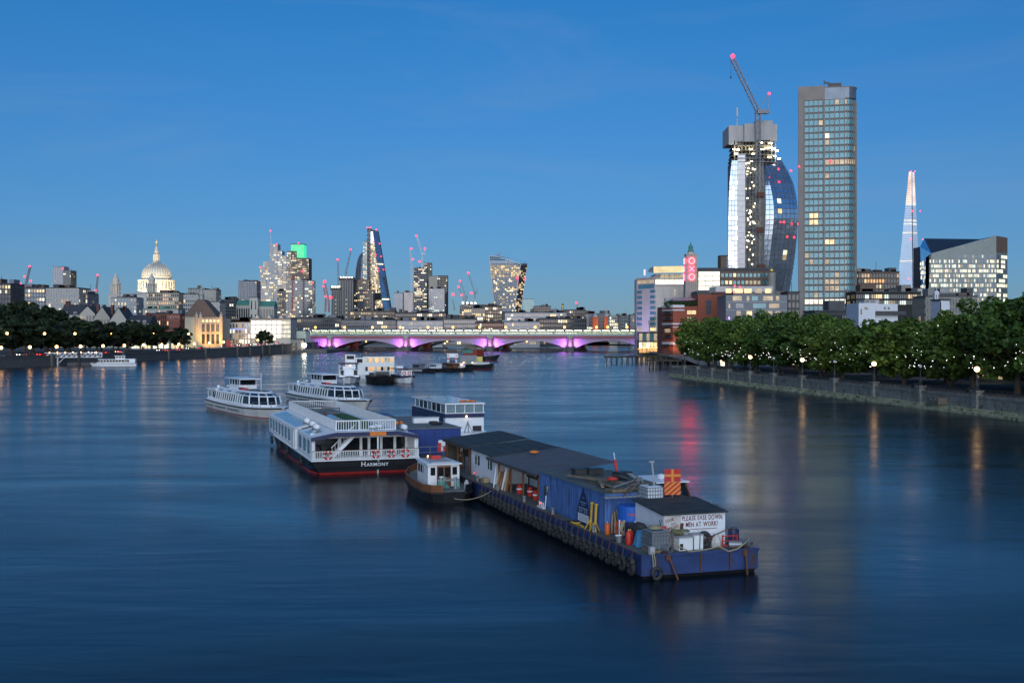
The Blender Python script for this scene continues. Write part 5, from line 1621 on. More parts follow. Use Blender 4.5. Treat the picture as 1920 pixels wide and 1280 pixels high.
# white office with a grid of big lit windows, each its own
glow('lit_big', (1.0, 0.97, 0.85), 1.7, 0.2, 0.3, sample=True)
D = 800.0
o = thing('white_grid_office', 'white office with a bright grid of big square windows', 'office', (PX(470, D), D, 6))
W = PX(545, D) - PX(470, D)
hb = PZ(598, D) - 6
w_ = Mb('portland').box(0, W, 0, 22, -3, hb)
zb_, zt_ = PZ(634, D) - 6, hb - 1.0
facade(w_, None, (0, 0), (W * 0.78, 0), zb_, zt_, 6, 4, 0.14, 0.2, 0.35, 1.0, ('lit_big',), 'lit_big', RN, 'portland', o)
facade(w_, None, (0, 0), (W, 0), zb_, zt_, 6, 4, 0.5, 0.3, 0.3, 1.0, ('lit_white',), 'lit_white', RN, 'portland', o, a0=W * 0.79, a1=W)
w_.build('wall', o)
r = Mb('slate').box(-0.3, W + 0.3, -0.3, 22.3, hb + 0.01, hb + 0.5)
for k in range(3):
 r.mat('portland').add([(W * (0.1 + 0.3 * k), 0, hb + 0.5), (W * (0.22 + 0.3 * k), 0, hb + 0.5), (W * (0.16 + 0.3 * k), 0, hb + 3), (W * (0.1 + 0.3 * k), 12, hb + 0.5), (W * (0.22 + 0.3 * k), 12, hb + 0.5), (W * (0.16 + 0.3 * k), 12, hb + 3)],
                          [(0, 1, 2), (4, 3, 5), (0, 2, 5, 3), (1, 4, 5, 2)])
r.build('roof', o)
bldg('station_block', 'plain cream block where the railway station roof begins', 545, 573, 620, 850, 18, 1, 4, 'station_wall', 0.0, WARM, 'station_wall', plant=0, zb=6, pier=0.8)
bldg('works_hut', 'grey works building at the north foot of the road bridge', 546, 566, 636, 800, 12, 1, 3, 'concrete', 0.0, WARM, 'dark_concrete', plant=0, zb=0.5, pier=0.8)
o = thing('works_floodlight', 'very bright white floodlight on the river edge beside the works building', 'floodlight', (PX(571, 800), 800, 0.5))
Mb('crane_steel').beam((0, 0, 0), (0, 0, PZ(649, 800) - 0.5), 0.3).build('pole', o)
Mb('lamp_flood').sphere((0, -0.4, PZ(647, 800) - 0.5), 1.5, 10, 6).build('lamp', o)
Mb('granite').box(PX(546, 795), PX(612, 795), 795, 884, -1.5, 2.2).build('works_quay', kind='structure')
# ------------------------------------------------------------------ cranes over the City
CR_ = 'crane_steel'
crane('red crane in front of the green topped tower', 1850, (548, 590), (548.5, 520), (541, 502), None, 'crane_red', 1.8, 0.5, ((586, 530),), frame=False)
crane('crane over the taller bare core, leaning right', 2300, (649, 524), (649, 511), (658, 469), None, CR_, 2.6, 0.6, ((658, 468),))
crane('crane with a near upright jib over the shorter bare core', 2300, (634, 541), (634.5, 534), (633.5, 488), None, CR_, 2.6, 0.6, ((633.5, 487),), frame=False)
crane('red lit crane left of the bare cores, leaning left', 2200, (610, 585), (611, 560), (606.5, 537), None, 'crane_red', 2.4, 0.6, ((606.5, 537), (611, 556)), frame=False)
crane('bright red lit crane beside the leaning one near the bare cores', 2200, (617, 585), (616, 560), (609, 529), None, 'crane_red', 2.4, 0.6, ((609, 528), (620.5, 557.5)), frame=False, k=2.8)
crane('white crane left of the steel tower with red lamps', 2400, (771.5, 560), (772, 498), (768.5, 466), None, 'crane_white', 2.6, 0.6, ((771.5, 466), (774.5, 486)), frame=False)
crane('tallest white crane above the steel tower', 2400, (791.5, 505), (791.5, 476), (781, 442), (797, 467), 'crane_white', 2.6, 0.6, ((780.5, 442), (797, 466), (787, 490.5)))
crane('left crane of the trio over the floodlit low block', 1800, (869, 573), (869.5, 561), (859.5, 538), None, CR_, 1.8, 0.45, ((859.5, 538), (865.5, 553)))
crane('middle crane of the trio over the floodlit low block', 1810, (873, 573), (874, 557), (862.5, 527), None, CR_, 1.8, 0.45, ((862.5, 527),))
crane('right crane of the trio, its jib raised high', 1800, (890.5, 573), (890.5, 549), (878, 513), (895, 540), CR_, 2.0, 0.5, ((878, 512), (883.5, 549.5)), k=2.0)
crane('distant dark crane with a bright red lamp left of the trio', 2000, (852, 582), (851, 572), (848.5, 562), None, CR_, 1.6, 0.4, ((849.5, 552),), frame=False, k=2.4)
crane('lone far crane with a red lamp above the river offices', 1900, (1085, 585), (1083.5, 578), (1080.5, 568), None, CR_, 1.4, 0.35, ((1080.5, 567.5),), frame=False)
# ------------------------------------------------------------------ south bank buildings
mat('cream_render', (0.52, 0.47, 0.40), 0.75, var=0.08, scale=0.2)
mat('white_render', (0.6, 0.62, 0.66), 0.6, var=0.05, scale=0.4)
mat('white_balcony', (0.6, 0.6, 0.62), 0.5, var=0.06)
glow('roof_glow', (1.0, 0.78, 0.36), 0.95, 0.25, 0.15)
glow('lit_floor', (1.0, 0.95, 0.72), 1.5, 0.3, 0.2, sample=True)
# hotel tower with violet-lit flank and glowing roof canopy
D = 680.0
ho = thing('hotel_tower', 'cream riverside hotel with glowing top floors and a violet lit flank', 'hotel', (PX(1228, D), D, GZS))
X_ = lambda px: PX(px, D) - PX(1228, D)
Z_ = lambda y: PZ(y, D) - GZS
FX, FY = X_(1199), 16.0                                     # far corner of the river flank
Mb('cream_render').box(0, X_(1310), 0, 28, -3, Z_(535)).prism([(FX, FY), (-0.05, 0.1), (-0.05, 28), (FX, 28)], -3, Z_(521)).build('wall', ho)
P0_, P1_ = (FX, FY), (0, 0)
L = math.hypot(FX, FY)
for r in range(9):
 y = 543 + r * 10.2
 k = 'lit_dim' if RN.random() < 0.12 else 'glass_teal'
 pane('window', k, ho, P0_, P1_, L * 0.03, L * 0.30, Z_(y + 5.6), Z_(y), 0.0, 0.08)
 pane('window_ledge', 'cream_render', ho, P0_, P1_, L * 0.0, L * 0.33, Z_(y + 6.6), Z_(y + 5.8), 0.0, 0.35)
 pane('window', 'lit_warm' if r in (7,) else ('lit_dim' if r == 8 else 'glass_teal'), ho, P0_, P1_, L * 0.74, L * 0.99, Z_(y + 5.6), Z_(y), 0.0, 0.08)
 pane('window', 'lit_warm' if r in (7,) else ('lit_dim' if r == 8 else 'glass_teal'), ho, (0, 0), (1, 0), 0.15, X_(1230), Z_(y + 5.6), Z_(y), 0.0, 0.08)
for r in range(3):
 pane('slit_window', 'lit_dim', ho, (0, 0), (1, 0), X_(1264), X_(1267), Z_(545 + r * 4), Z_(542 + r * 4), 0, 0.06)
for px in (1243, 1258, 1273, 1290):
 pane('wall_joint', 'concrete', ho, (0, 0), (1, 0), X_(px), X_(px) + 0.12, 0, Z_(536), 0, 0.025)
# glazed upper floors
g = Mb('cream_render').box(X_(1228), X_(1284), -0.6, 27, Z_(535), Z_(533)).box(X_(1229), X_(1284), -0.3, 26, Z_(523.5), Z_(521.5)).box(X_(1230), X_(1282), 3, 26, Z_(533), Z_(513))
g.build('floor_slabs', ho)
for k in range(6):
 a, b = 1229.5 + k * 9, 1229.5 + k * 9 + 8.3
 pane('lounge_window', 'lit_floor', ho, (0, 0), (1, 0), X_(a), X_(b), Z_(532.8), Z_(524), -2, -1.9)
 pane('bar_window', 'lit_dim' if k else 'glass_black', ho, (0, 0), (1, 0), X_(a), X_(b), Z_(521), Z_(513.5), -2, -1.9)
 pane('mullion', 'crane_white', ho, (0, 0), (1, 0), X_(b), X_(b) + 0.15, Z_(533), Z_(513), -2, -1.2)
cn = Mb('roof_glow').add([(X_(1224.5), -2.5, Z_(512)), (X_(1284), -2.5, Z_(511)), (X_(1284), 8, Z_(497)), (X_(1228.5), 8, Z_(498)), (X_(1284), 28, Z_(497)), (X_(1228.5), 28, Z_(498))], [(0, 1, 2, 3)])
cn.mat('cream_render').add([(X_(1224.5), -2.6, Z_(512.2)), (X_(1284), -2.6, Z_(511.2)), (X_(1284), 28, Z_(505)), (X_(1224.5), 28, Z_(505)), (X_(1228.5), 8.1, Z_(497.8)), (X_(1284), 8.1, Z_(496.8)), (X_(1284), 28, Z_(496.8)), (X_(1228.5), 28, Z_(497.8))],
                         [(0, 1, 2, 3), (4, 5, 6, 7), (0, 3, 7, 4), (1, 5, 6, 2)])
cn.build('roof_canopy', ho)
# flank top: glazed roof-bar box
tb = Mb('lit_dim').wallbox(P0_, P1_, Z_(530), Z_(524), 0.05, 0.1, L * 0.05, L * 0.95).mat('cream_render').wallbox(P0_, P1_, Z_(521), Z_(519), -1, 0.6).mat('glass_teal').wallbox(P0_, P1_, Z_(540), Z_(532), 0.02, 0.06, L * 0.1, L * 0.95)
tb.build('roof_bar', ho)
Mb('violet_lamp').cyl(X_(1213), 12, Z_(514), Z_(503), 0.5, 6).build('mast_light', ho)
flood('flank_flood', (PX(1199, D) - 10, D - 8, GZS + 4), (PX(1210, D), D + 8, 34), 15000, (0.55, 0.42, 1.0), 95, 0.4)
# glass lobby at its foot
lb = thing('hotel_lobby', 'lit glass pavilion restaurant at the foot of the hotel', 'pavilion', (PX(1198, D - 12), D - 12, GZS))
XL = lambda px: PX(px, D - 12) - PX(1198, D - 12)
ZL = lambda y: PZ(y, D - 12) - GZS
Mb('dark_metal').box(0, XL(1240), 0, 11, ZL(624), ZL(622)).box(0, XL(1240), 0.4, 10.6, ZL(641), ZL(639.5)).box(0, XL(1240), 8, 10.8, -2, ZL(624)).build('frame', lb)
for k in range(6):
 a, b = 1198.5 + k * 6.9, 1198.5 + k * 6.9 + 6.2
 pane('upper_pane', 'glass_teal' if k % 2 else 'lit_dim', lb, (0, 0), (1, 0), XL(a), XL(b), ZL(639), ZL(625), -0.5, -0.45)
 pane('lower_pane', RN.choice(['lit_warm', 'lit_white']), lb, (0, 0), (1, 0), XL(a), XL(b), ZL(653), ZL(641.5), -0.5, -0.45)
 pane('ground_pane', 'lit_amber', lb, (0, 0), (1, 0), XL(a), XL(b), ZL(661), ZL(654), -0.5, -0.45)
for k in range(14):
 Mb('lamp_amber').sphere((XL(1196 + k * 3.2), -2 - 0.3 * (k % 2), ZL(654) + 0.3 * (k % 3)), 0.22, 6, 4).build('festoon_bulb', lb)
# brick wharf with corner balconies, white bands and roof garden
D = 560.0
wh = thing('brick_wharf', 'red brick wharf building with stacked corner balconies and white bands', 'wharf building', (PX(1262, D), D, GZS))
X_ = lambda px: PX(px, D) - PX(1262, D)
Z_ = lambda y: PZ(y, D) - GZS
CXL, CY = X_(1247), 9.0
Mb('brick').box(0, X_(1362), 0, 30, -3, Z_(574)).prism([(CXL, CY), (-0.03, 0.05), (-0.03, 30), (CXL, 30)], -3, Z_(574)).box(X_(1308), X_(1362), -1.0, 29, -3, Z_(552)).mat('dark_concrete').box(X_(1308), X_(1336), 2, 28, Z_(552), Z_(545)).mat('slate').box(X_(1337), X_(1362), -1.3, 29, Z_(552), Z_(545)).build('wall', wh)
LB = math.hypot(CXL, CY)
for r, y in enumerate((585, 596, 609, 620, 631, 645)):
 bal = Mb('dark_metal')
 bal.wallbox((CXL, CY), (0, 0), Z_(y + 4.2), Z_(y + 3.4), 0, 1.2).wallbox((CXL, CY), (0, 0), Z_(y), Z_(y - 0.5), 1.05, 1.2)
 for k in range(12):
  bal.wallbox((CXL, CY), (0, 0), Z_(y + 3.4), Z_(y), 1.1, 1.16, LB * k / 12, LB * k / 12 + 0.07)
 bal.build('balcony', wh)
 pane('balcony_door', 'lit_dim' if RN.random() < 0.3 else 'glass_black', wh, (CXL, CY), (0, 0), LB * 0.2, LB * 0.75, Z_(y + 3.2), Z_(y - 3.5), 0, 0.05)
for y0, y1 in ((576.5, 571.5), (582.5, 580), (608.5, 605.5), (614, 612.5), (646, 641)):
 pane('white_band', 'white_balcony', wh, (CXL, CY), (0, 0), -0.2, LB, Z_(y0), Z_(y1), 0, 0.3)
 pane('white_band', 'white_balcony', wh, (0, 0), (1, 0), 0, X_(1283), Z_(y0), Z_(y1), 0, 0.3)
for r, y in enumerate((582, 594, 606, 618, 630)):
 for k in range(2):
  pane('window', 'lit_warm' if (r == 0) else RN.choice(['glass_black', 'lit_dim']), wh, (0, 0), (1, 0), X_(1288.5 + k * 8.5), X_(1296.5 + k * 8.5), Z_(y + 7), Z_(y), 0, 0.05)
for r in range(3):
 pane('window', 'glass_dark', wh, (0, -1.0), (1, -1.0), X_(1323), X_(1333), Z_(571 + r * 9), Z_(563 + r * 9), 0, 0.05)
for y in (574, 588):
 Mb('lamp_white').sphere((X_(1353), -1.3, Z_(y)), 0.28, 6, 4).build('wall_lamp', wh)
flood('wharf_flood', (PX(1262, D) - 3, D - 6, GZS + 1), (PX(1268, D), D, 12), 1600, (1.0, 0.42, 0.2), 100, 0.3)
rg_ = Mb('lead_grey').add([(X_(1255), 2, Z_(565)), (X_(1308), 2, Z_(562)), (X_(1308), 20, Z_(555)), (X_(1270), 20, Z_(556))], [(0, 1, 2, 3)]).box(X_(1258), X_(1308), 20, 24, Z_(574), Z_(556))
rg_.build('garden_roof', wh)
gm = crown_mesh('leaves_shrub', 91, 26, 60, 0.9)
for i, px in enumerate((1254, 1262, 1270, 1279, 1288, 1297, 1304)):
 s_ = RN.uniform(1.8, 2.5)
 put('roof_shrub', gm, None, (PX(px, D), D + 3.5, PZ(570, D)), RN.uniform(0, 6), scale=(s_, s_, s_ * 0.9), label='clipped roof garden shrub on the brick wharf, ' + ORD[i] + ' from the river corner', cat='shrub', group='roof garden shrubs')
# art deco tower with the red letters
D = 580.0
ox = thing('letter_tower', 'slim stone tower with glowing red ring and cross windows', 'tower', (PX(1297, D), D, GZS))
X_ = lambda px: PX(px, D) - PX(1297, D)
Z_ = lambda y: PZ(y, D) - GZS
mat('deco_stone', (0.36, 0.31, 0.28), 0.75, var=0.1, scale=0.2)
wb, wt = X_(1309.5), X_(1307)
tb = Mb('deco_stone').loft([[(-wb, 0, -3), (wb, 0, -3), (wb, 2 * wb, -3), (-wb, 2 * wb, -3)], [(-wb, 0, Z_(570)), (wb, 0, Z_(570)), (wb, 2 * wb, Z_(570)), (-wb, 2 * wb, Z_(570))], [(-wt, 0.5, Z_(477)), (wt, 0.5, Z_(477)), (wt, 2 * wb - 0.5, Z_(477)), (-wt, 2 * wb - 0.5, Z_(477))]])
for k in range(5):
 x = -wt + 2 * wt * (k + 0.5) / 5
 tb.box(x - 0.16, x + 0.16, -0.12, 0.3, Z_(570), Z_(527))
tb.build('shaft', ox)
Mb('deco_stone').box(-wt - 0.15, wt + 0.15, 0.3, 2 * wb - 0.3, Z_(477), Z_(475.8)).mat('cream_render').cyl(0, wb, Z_(475.8), Z_(471.5), 1.55, 10).build('cornice', ox)
Mb('copper_green').lathe([(1.7, Z_(471.5)), (1.3, Z_(468)), (1.05, Z_(465)), (1.05, Z_(463.5)), (1.3, Z_(463)), (0.8, Z_(459)), (0.3, Z_(457)), (0.05, Z_(452))], 8, 0, wb).build('spire', ox)
yo = -0.02
for face in (0, 1):
 for i, y in enumerate((489, 504, 519)):
  if face == 0:
   M_ = Matrix.Translation((0, -0.05 + 0.5 * (Z_(y) - Z_(570)) / (Z_(477) - Z_(570)), Z_(y)))
  else:
   M_ = Matrix.Translation((-wt - 0.12 - (wb - wt) * (Z_(477) - Z_(y)) / (Z_(477) - Z_(570)), wb, Z_(y))) @ Matrix.Rotation(-math.pi / 2, 4, 'Z')
  m = MB()
  m.M = M_
  if i != 1:
   m.mat('red_neon').torus((0, 0, 0), 1.42, 0.36, 'y', 20, 6)
   m.mat('neon_core').torus((0, -0.3, 0), 1.42, 0.14, 'y', 20, 5)
   m.build('ring_letter', ox, label='glowing red ring')
  else:
   m.mat('red_neon').beam((-1.25, 0, -1.35), (1.25, 0, 1.35), 0.62).beam((-1.25, 0.02, 1.35), (1.25, 0.02, -1.35), 0.62)
   m.mat('neon_core').beam((-1.1, -0.33, -1.2), (1.1, -0.33, 1.2), 0.2, 0.1).beam((-1.1, -0.34, 1.2), (1.1, -0.34, -1.2), 0.2, 0.1)
   m.build('cross_letter', ox, label='glowing red cross')
pane('slit_window', 'glass_black', ox, (0, -0.05), (1, -0.05), X_(1296), X_(1298), Z_(546), Z_(533), 0, 0.06)
# lit glass stair block, brown brick block, cylinder with gilt ball
D = 640.0
o = thing('stair_block', 'brightly lit glass stair block right of the letter tower', 'building', (PX(1309, D), D, GZS))
X_ = lambda px: PX(px, D) - PX(1309, D)
Z_ = lambda y: PZ(y, D) - GZS
Mb('dark_concrete').box(0, X_(1351), 0.5, 20, -3, Z_(508)).mat('slate').box(-0.5, X_(1442), -0.3, 21, Z_(507.6), Z_(502)).build('body', o)
for r in range(4):
 for k in range(3):
  a = 1310 + k * 13.5
  pane('glass_bay', RN.choice(['lit_floor', 'lit_floor', 'lit_white']), o, (0, 0.5), (1, 0.5), X_(a), X_(a + 12.8), Z_(517 + r * 9), Z_(509 + r * 9), 0, 0.08)
Mb('crane_white').beam((X_(1312), 0.2, Z_(532)), (X_(1330), 0.2, Z_(524)), 0.3).beam((X_(1330), 0.2, Z_(538)), (X_(1348), 0.2, Z_(534)), 0.3).build('stair_flight', o)
bldg('brown_flats', 'brown flats with small square windows below the vase tower', 1351, 1442, 507, 640, 20, 3, 12, 'brown_panel', 0.2, ('lit_warm', 'lit_dim'), 'glass_teal', ybot=550, zb=2.9, solo=True, pier=0.3, band=0.5, plant=0, roof='slate')
o = thing('stair_drum', 'plain concrete drum with a gilt ball on top', 'tower', (PX(1446.5, 630), 630, GZS))
Mb('concrete').cyl(0, 0, -3, PZ(511, 630) - GZS, 2.2, 20).build('drum', o)
b_ = Mb('gold')
b_.smooth = True
b_.sphere((0, 0, PZ(507, 630) - GZS), 1.3, 14, 10).build('gilt_ball', o)
bldg('chimney_block', 'square brown chimney block left of the vase tower foot', 1351, 1363, 480, 700, 8, 1, 1, 'brown_panel', 0, WARM, 'brown_panel', plant=0, zb=2.9, pier=0.9)
# grey flats nearer the trees
D = 520.0
gf = thing('grey_flats', 'dark grey flats with irregular lit windows above the promenade trees', 'flats', (PX(1361, D), D, GZS))
X_ = lambda px: PX(px, D) - PX(1361, D)
Z_ = lambda y: PZ(y, D) - GZS
Mb('grey_panel').box(0, X_(1476), 0, 22, -3, Z_(553)).box(X_(1378), X_(1452), 4, 22, Z_(553), Z_(546)).mat('glass_dark').box(X_(1344), X_(1452), 3, 20, Z_(546.5), Z_(536)).box(0, 0.5, -0.2, 1, 0, 1).build('wall', gf)
for r, y in enumerate((566, 581, 597)):
 pane('floor_band', 'pale_panel', gf, (0, 0), (1, 0), 0, X_(1476), Z_(y + 0.8), Z_(y), 0, 0.2)
for y0, wins in ((540.5, ((1363, 1374, 'lit_warm'), (1377, 1395, 'lit_warm'), (1398, 1412, 'lit_warm'), (1418, 1431, 'lit_dim'), (1437, 1449, 'lit_warm'))),
                 (555, ((1374, 1391, 'lit_dim'), (1400, 1405, 'lit_dim'), (1410, 1421, 'glass_teal'), (1431, 1449, 'lit_dim'), (1455, 1461, 'lit_dim'))),
                 (569, ((1366, 1369, 'lit_dim'), (1380, 1394, 'glass_dark'), (1412, 1436, 'glass_teal'), (1442, 1461, 'lit_dim'))),
                 (583, ((1381, 1389, 'lit_dim'), (1400, 1410, 'lit_warm'), (1420, 1428, 'glass_teal'), (1434, 1448, 'lit_dim'), (1454, 1463, 'lit_dim')))):
 for a, b, k in wins:
  pane('window', k, gf, (0, 0 if y0 > 550 else 3), (1, 0 if y0 > 550 else 3), X_(a), X_(b), Z_(y0 + 8.5), Z_(y0), 0, 0.06)
for p in ((1377, 536), (1387, 538), (1376, 547)):
 red_light(gf, (X_(p[0]), -0.8, Z_(p[1])), D, 1.6)
Mb('violet_lamp').box(X_(1366), X_(1368), -0.2, 0, Z_(599), Z_(594)).build('door_light', gf)
bldg('stone_slip', 'thin stone end wall and lit stair between the flats and slab tower', 1477, 1499, 548, 560, 14, 4, 3, 'dark_concrete', 0.5, ('lit_warm', 'lit_dim'), 'glass_black', plant=0, zb=2.9)
# right of the slab tower
bldg('site_building', 'half built brick block with scaffold and red and amber lights', 1609, 1686, 510, 800, 22, 5, 14, 'brown_panel', 0.45, ('lit_amber', 'lit_warm', 'lit_dim'), 'glass_black', plant=4, zb=2.9, roof='dark_metal')
o, W, hb = bldg('dark_terrace', 'long dark terrace with a lit glass strip below the half built block', 1605, 1727, 548, 600, 18, 2, 30, 'black', 0.55, ('lit_dim', 'lit_cool', 'lit_warm'), 'glass_black', plant=2, zb=2.9, pier=0.15, band=0.35, ybot=573)
bldg('cream_slip', 'small cream block with an amber lit front at the foot of the spire', 1680, 1728, 541, 700, 16, 2, 6, 'cream_render', 0.5, ('lit_warm', 'lit_dim'), 'glass_dark', plant=0, zb=2.9)
bldg('curved_hall', 'low curved dark roofed hall with violet edge light before the slab tower', 1528, 1612, 584, 420, 16, 2, 20, 'dark_metal', 0.05, WARM, 'glass_black', plant=1, zb=2.9)
bldg('grey_shed', 'flat grey roof block beside the white cupola', 1735, 1832, 556, 520, 16, 2, 18, 'concrete', 0.05, WARM, 'glass_black', plant=3, zb=2.9)
o = thing('cupola', 'white arched cupola lantern above the grey roofs', 'cupola', (PX(1756, 500), 500, PZ(563, 500)))
Mb('white_render').box(-1.2, 1.2, -1.2, 1.2, -8, 3.2).build('body', o)
for s_ in (-0.5, 0.5):
 Mb('glass_black').box(s_ - 0.22, s_ + 0.22, -1.25, -1.2, 0.8, 2.6).build('arch', o)
Mb('white_render').lathe([(1.4, 3.2), (1.2, 3.6), (0.7, 4.2), (0.15, 4.5), (0.05, 5.6)], 10).build('dome', o)
bldg('white_gable', 'small white roof gable peeping over the tree tops', 1764, 1780, 563, 380, 8, 1, 2, 'white_render', 0, WARM, 'white_render', plant=0, zb=2.9, pier=0.8)
# white studio block with coloured lettering
D = 380.0
o = thing('studio_block', 'white studio block with small coloured lettering above the trees', 'studio', (PX(1610, D), D, GZS))
X_ = lambda px: PX(px, D) - PX(1610, D)
Z_ = lambda y: PZ(y, D) - GZS
Mb('white_render').box(0, X_(1641), 0, 14, -3, Z_(568)).box(X_(1641) + 0.01, X_(1687), 2, 14, -3, Z_(569.5)).mat('pale_panel').box(X_(1628), X_(1656), 4, 10, Z_(568), Z_(561.5)).mat('dark_metal').box(X_(1641) + 0.05, X_(1700), 0.5, 1.95, Z_(590), Z_(583)).build('wall', o)
for a, b, y0, y1, yy in ((1613.5, 1616.5, 590, 579, 0), (1661, 1664.5, 580, 575, 2), (1668, 1672, 580, 575, 2)):
 pane('window', 'glass_black', o, (0, yy), (1, yy), X_(a), X_(b), Z_(y0), Z_(y1), 0, 0.05)
for a, b in ((1629, 1637), (1639, 1648)):
 pane('roof_window', 'glass_black', o, (0, 4), (1, 4), X_(a), X_(b), Z_(567), Z_(562.5), 0, 0.05)
mat('logo_yellow', (0.75, 0.6, 0.15), 0.5)
mat('logo_dark', (0.06, 0.03, 0.09), 0.5)
mat('logo_blue', (0.1, 0.2, 0.6), 0.5)
for t_, px, k in (('i', 1620.5, 'logo_yellow'), ('t', 1622.5, 'logo_dark'), ('v', 1625.8, 'logo_dark')):
 put('lettering', text_mesh(t_, 1.75, k, 0.02, bold=0.03), o, (X_(px), -0.06, Z_(577.5)), rot=(math.pi / 2, 0, 0), label='small coloured letter on the white wall')
# ------------------------------------------------------------------ behind the promenade trees: walls, hedge, sign, benches
d_ = Vector(P1).normalized()
n_ = Vector((-d_.y, d_.x))                                   # inland
AZ = math.atan2(d_.y, d_.x)
def prom(D, off, z=GZS):
 c = Vector((SWX(D), D)) + n_ * off
 return (c.x, c.y, z)
for i, (D0, D1, off, h, lab, key) in enumerate(((340, 292, 33, 6.5, 'low dark brick workshops behind the first promenade trees', 'dark_brick'), (290, 236, 34, 7.5, 'low grey concrete terrace behind the middle promenade trees', 'dark_concrete'),
            (234, 160, 31, 5.2, 'long low beige wall building behind the near promenade trees', 'stone'), (158, 90, 30, 8.0, 'dark theatre flank at the right edge behind the trees', 'dark_concrete'))):
 a, b = prom(D0, off), prom(D1, off)
 Lw = math.hypot(b[0] - a[0], b[1] - a[1])
 o = thing('promenade_building', lab, 'building', a, AZ)
 w_ = Mb(key).box(0, Lw, 0, 12, -1, h)
 n = int(Lw / 4)
 for k in range(n):
  pane('window', RN.choice(['lit_dim', 'glass_black', 'glass_black', 'lit_amber' if i == 2 else 'glass_black']), o, (0, 0), (Lw, 0), Lw * (k + 0.15) / n, Lw * (k + 0.85) / n, 0.8, 2.6 if i != 2 else 1.4, 0, 0.05)
 w_.build('wall', o)
 Mb('slate').box(-0.5, Lw + 0.5, -0.8, 12.5, h + 0.01, h + 0.4).build('roof', o)
p = prom(178.5, 12)
o = thing('notice_board', 'tall white notice board with a red stripe under the near trees', 'notice board', p, AZ)
Mb('white_render').box(-0.9, 0.9, -0.05, 0.05, 0.4, 2.5).build('panel', o)
Mb('crane_red').box(0.92, 1.15, -0.06, 0.06, 0.4, 2.5).build('stripe', o)
Mb('dark_metal').box(-0.85, -0.75, 0.06, 0.14, 0, 2.4).box(0.75, 0.85, 0.06, 0.14, 0, 2.4).build('posts', o)
bench_s = Mb('old_timber').box(-0.9, 0.9, -0.25, 0.25, 0.42, 0.48).mesh('bench_seat')
bench_b = Mb('old_timber').box(-0.9, 0.9, 0.25, 0.31, 0.5, 0.9).mesh('bench_back')
bench_l = Mb('dark_metal').box(-0.04, 0.04, -0.22, 0.3, 0, 0.42).mesh('bench_leg')
for i, D in enumerate((300, 285, 270, 255, 240, 224, 208, 190)):
 o = thing('bench', 'timber promenade bench, ' + ORD[i] + ' from the timber jetty', 'bench', prom(D, 4.5), AZ, 'benches on the south promenade')
 put('seat', bench_s, o)
 put('backrest', bench_b, o)
 put('leg', bench_l, o, (-0.7, 0, 0))
 put('leg', bench_l, o, (0.7, 0, 0))
# small warm kiosk light under the first trees
o = thing('kiosk', 'little kiosk with a warm lit hatch under the first trees', 'kiosk', prom(318, 7), AZ)
Mb('old_timber').box(-2, 2, 0, 2.4, 0, 2.5).mat('slate').box(-2.4, 2.4, -0.8, 2.6, 2.51, 2.7).build('hut', o)
Mb('lit_floor').box(-1.6, 1.6, -0.06, 0, 1.0, 2.1).build('hatch', o)
Mb('lamp_white').sphere((0, -0.5, 2.3), 0.25, 8, 5).build('hatch_lamp', o)
# ------------------------------------------------------------------ boats
mat('boat_white', (0.82, 0.83, 0.84), 0.4, var=0.07, scale=1.2, wear=((0.5, 0.48, 0.42), 0.66, 1.5))
mat('boat_cream', (0.78, 0.78, 0.75), 0.45, var=0.08, scale=1.0, wear=((0.35, 0.33, 0.25), 0.62, 1.2))
mat('hull_black', (0.018, 0.018, 0.022), 0.45, var=0.3, scale=1.2)
mat('hull_red', (0.42, 0.03, 0.03), 0.5, var=0.2, scale=1.0)
mat('navy', (0.02, 0.025, 0.085), 0.45, var=0.2, scale=1.0)
mat('grass_green', (0.03, 0.11, 0.03), 0.9, var=0.25, scale=3.0)
mat('deck_grey', (0.16, 0.17, 0.17), 0.8, var=0.25, scale=1.2)
mat('orange_paint', (0.75, 0.2, 0.02), 0.5, var=0.1)
mat('buoy_red', (0.6, 0.04, 0.03), 0.5)
mat('wood_brown', (0.19, 0.075, 0.03), 0.55, var=0.25, scale=2.0)
mat('tinted', (0.012, 0.014, 0.018), 0.08, var=0.2, ior=1.5)
mat('pale_glass', (0.25, 0.33, 0.36), 0.12, 0.25, var=0.15)
mat('dark_rubber', (0.032, 0.032, 0.033), 0.75, var=0.3, scale=3)
mat('rope', (0.33, 0.29, 0.2), 0.9, var=0.2, scale=4)
def section(half, zd, fl=0.85, keel=-0.6):
 return [(-half, zd), (-half * (0.5 + 0.5 * fl), zd * 0.5), (-half * fl, 0.0), (-half * fl * 0.7, keel), (half * fl * 0.7, keel), (half * fl, 0.0), (half * (0.5 + 0.5 * fl), zd * 0.5), (half, zd)]
def hull(parent, stations, key, name='hull', split=None):
 """stations: (x, half beam, deck height, flare, rake of the keel). x runs to the bow."""
 m = Mb(key)
 m.smooth = False
 rings = []
 for x, hb, zd, fl, rk in stations:
  rings.append([(x - rk * max(0, (zd - z)), y, z) for y, z in section(hb, zd, fl)])
 m.loft(rings)
 return m.build(name, parent)
def band(parent, stations, z0f, z1f, key, name, out=0.03):
 """a painted strake a little proud of the hull side between two height fractions."""
 m = Mb(key)
 for s in (-1, 1):
  rings = []
  for x, hb, zd, fl, rk in stations:
   pts = []
   for f in (z0f, z1f):
    z = zd * f if f >= 0 else f
    half = hb * (fl + (1 - fl) * max(f, 0)) + out
    pts.append((x - rk * max(0, (zd - z)), s * half, z))
   (xa, ya, za), (xb, yb, zb) = pts
   rings.append([(xa, ya, za), (xb, yb, zb), (xb, yb - s * 0.12, zb), (xa, ya - s * 0.12, za)])
  m.loft(rings)
 return m.build(name, parent)
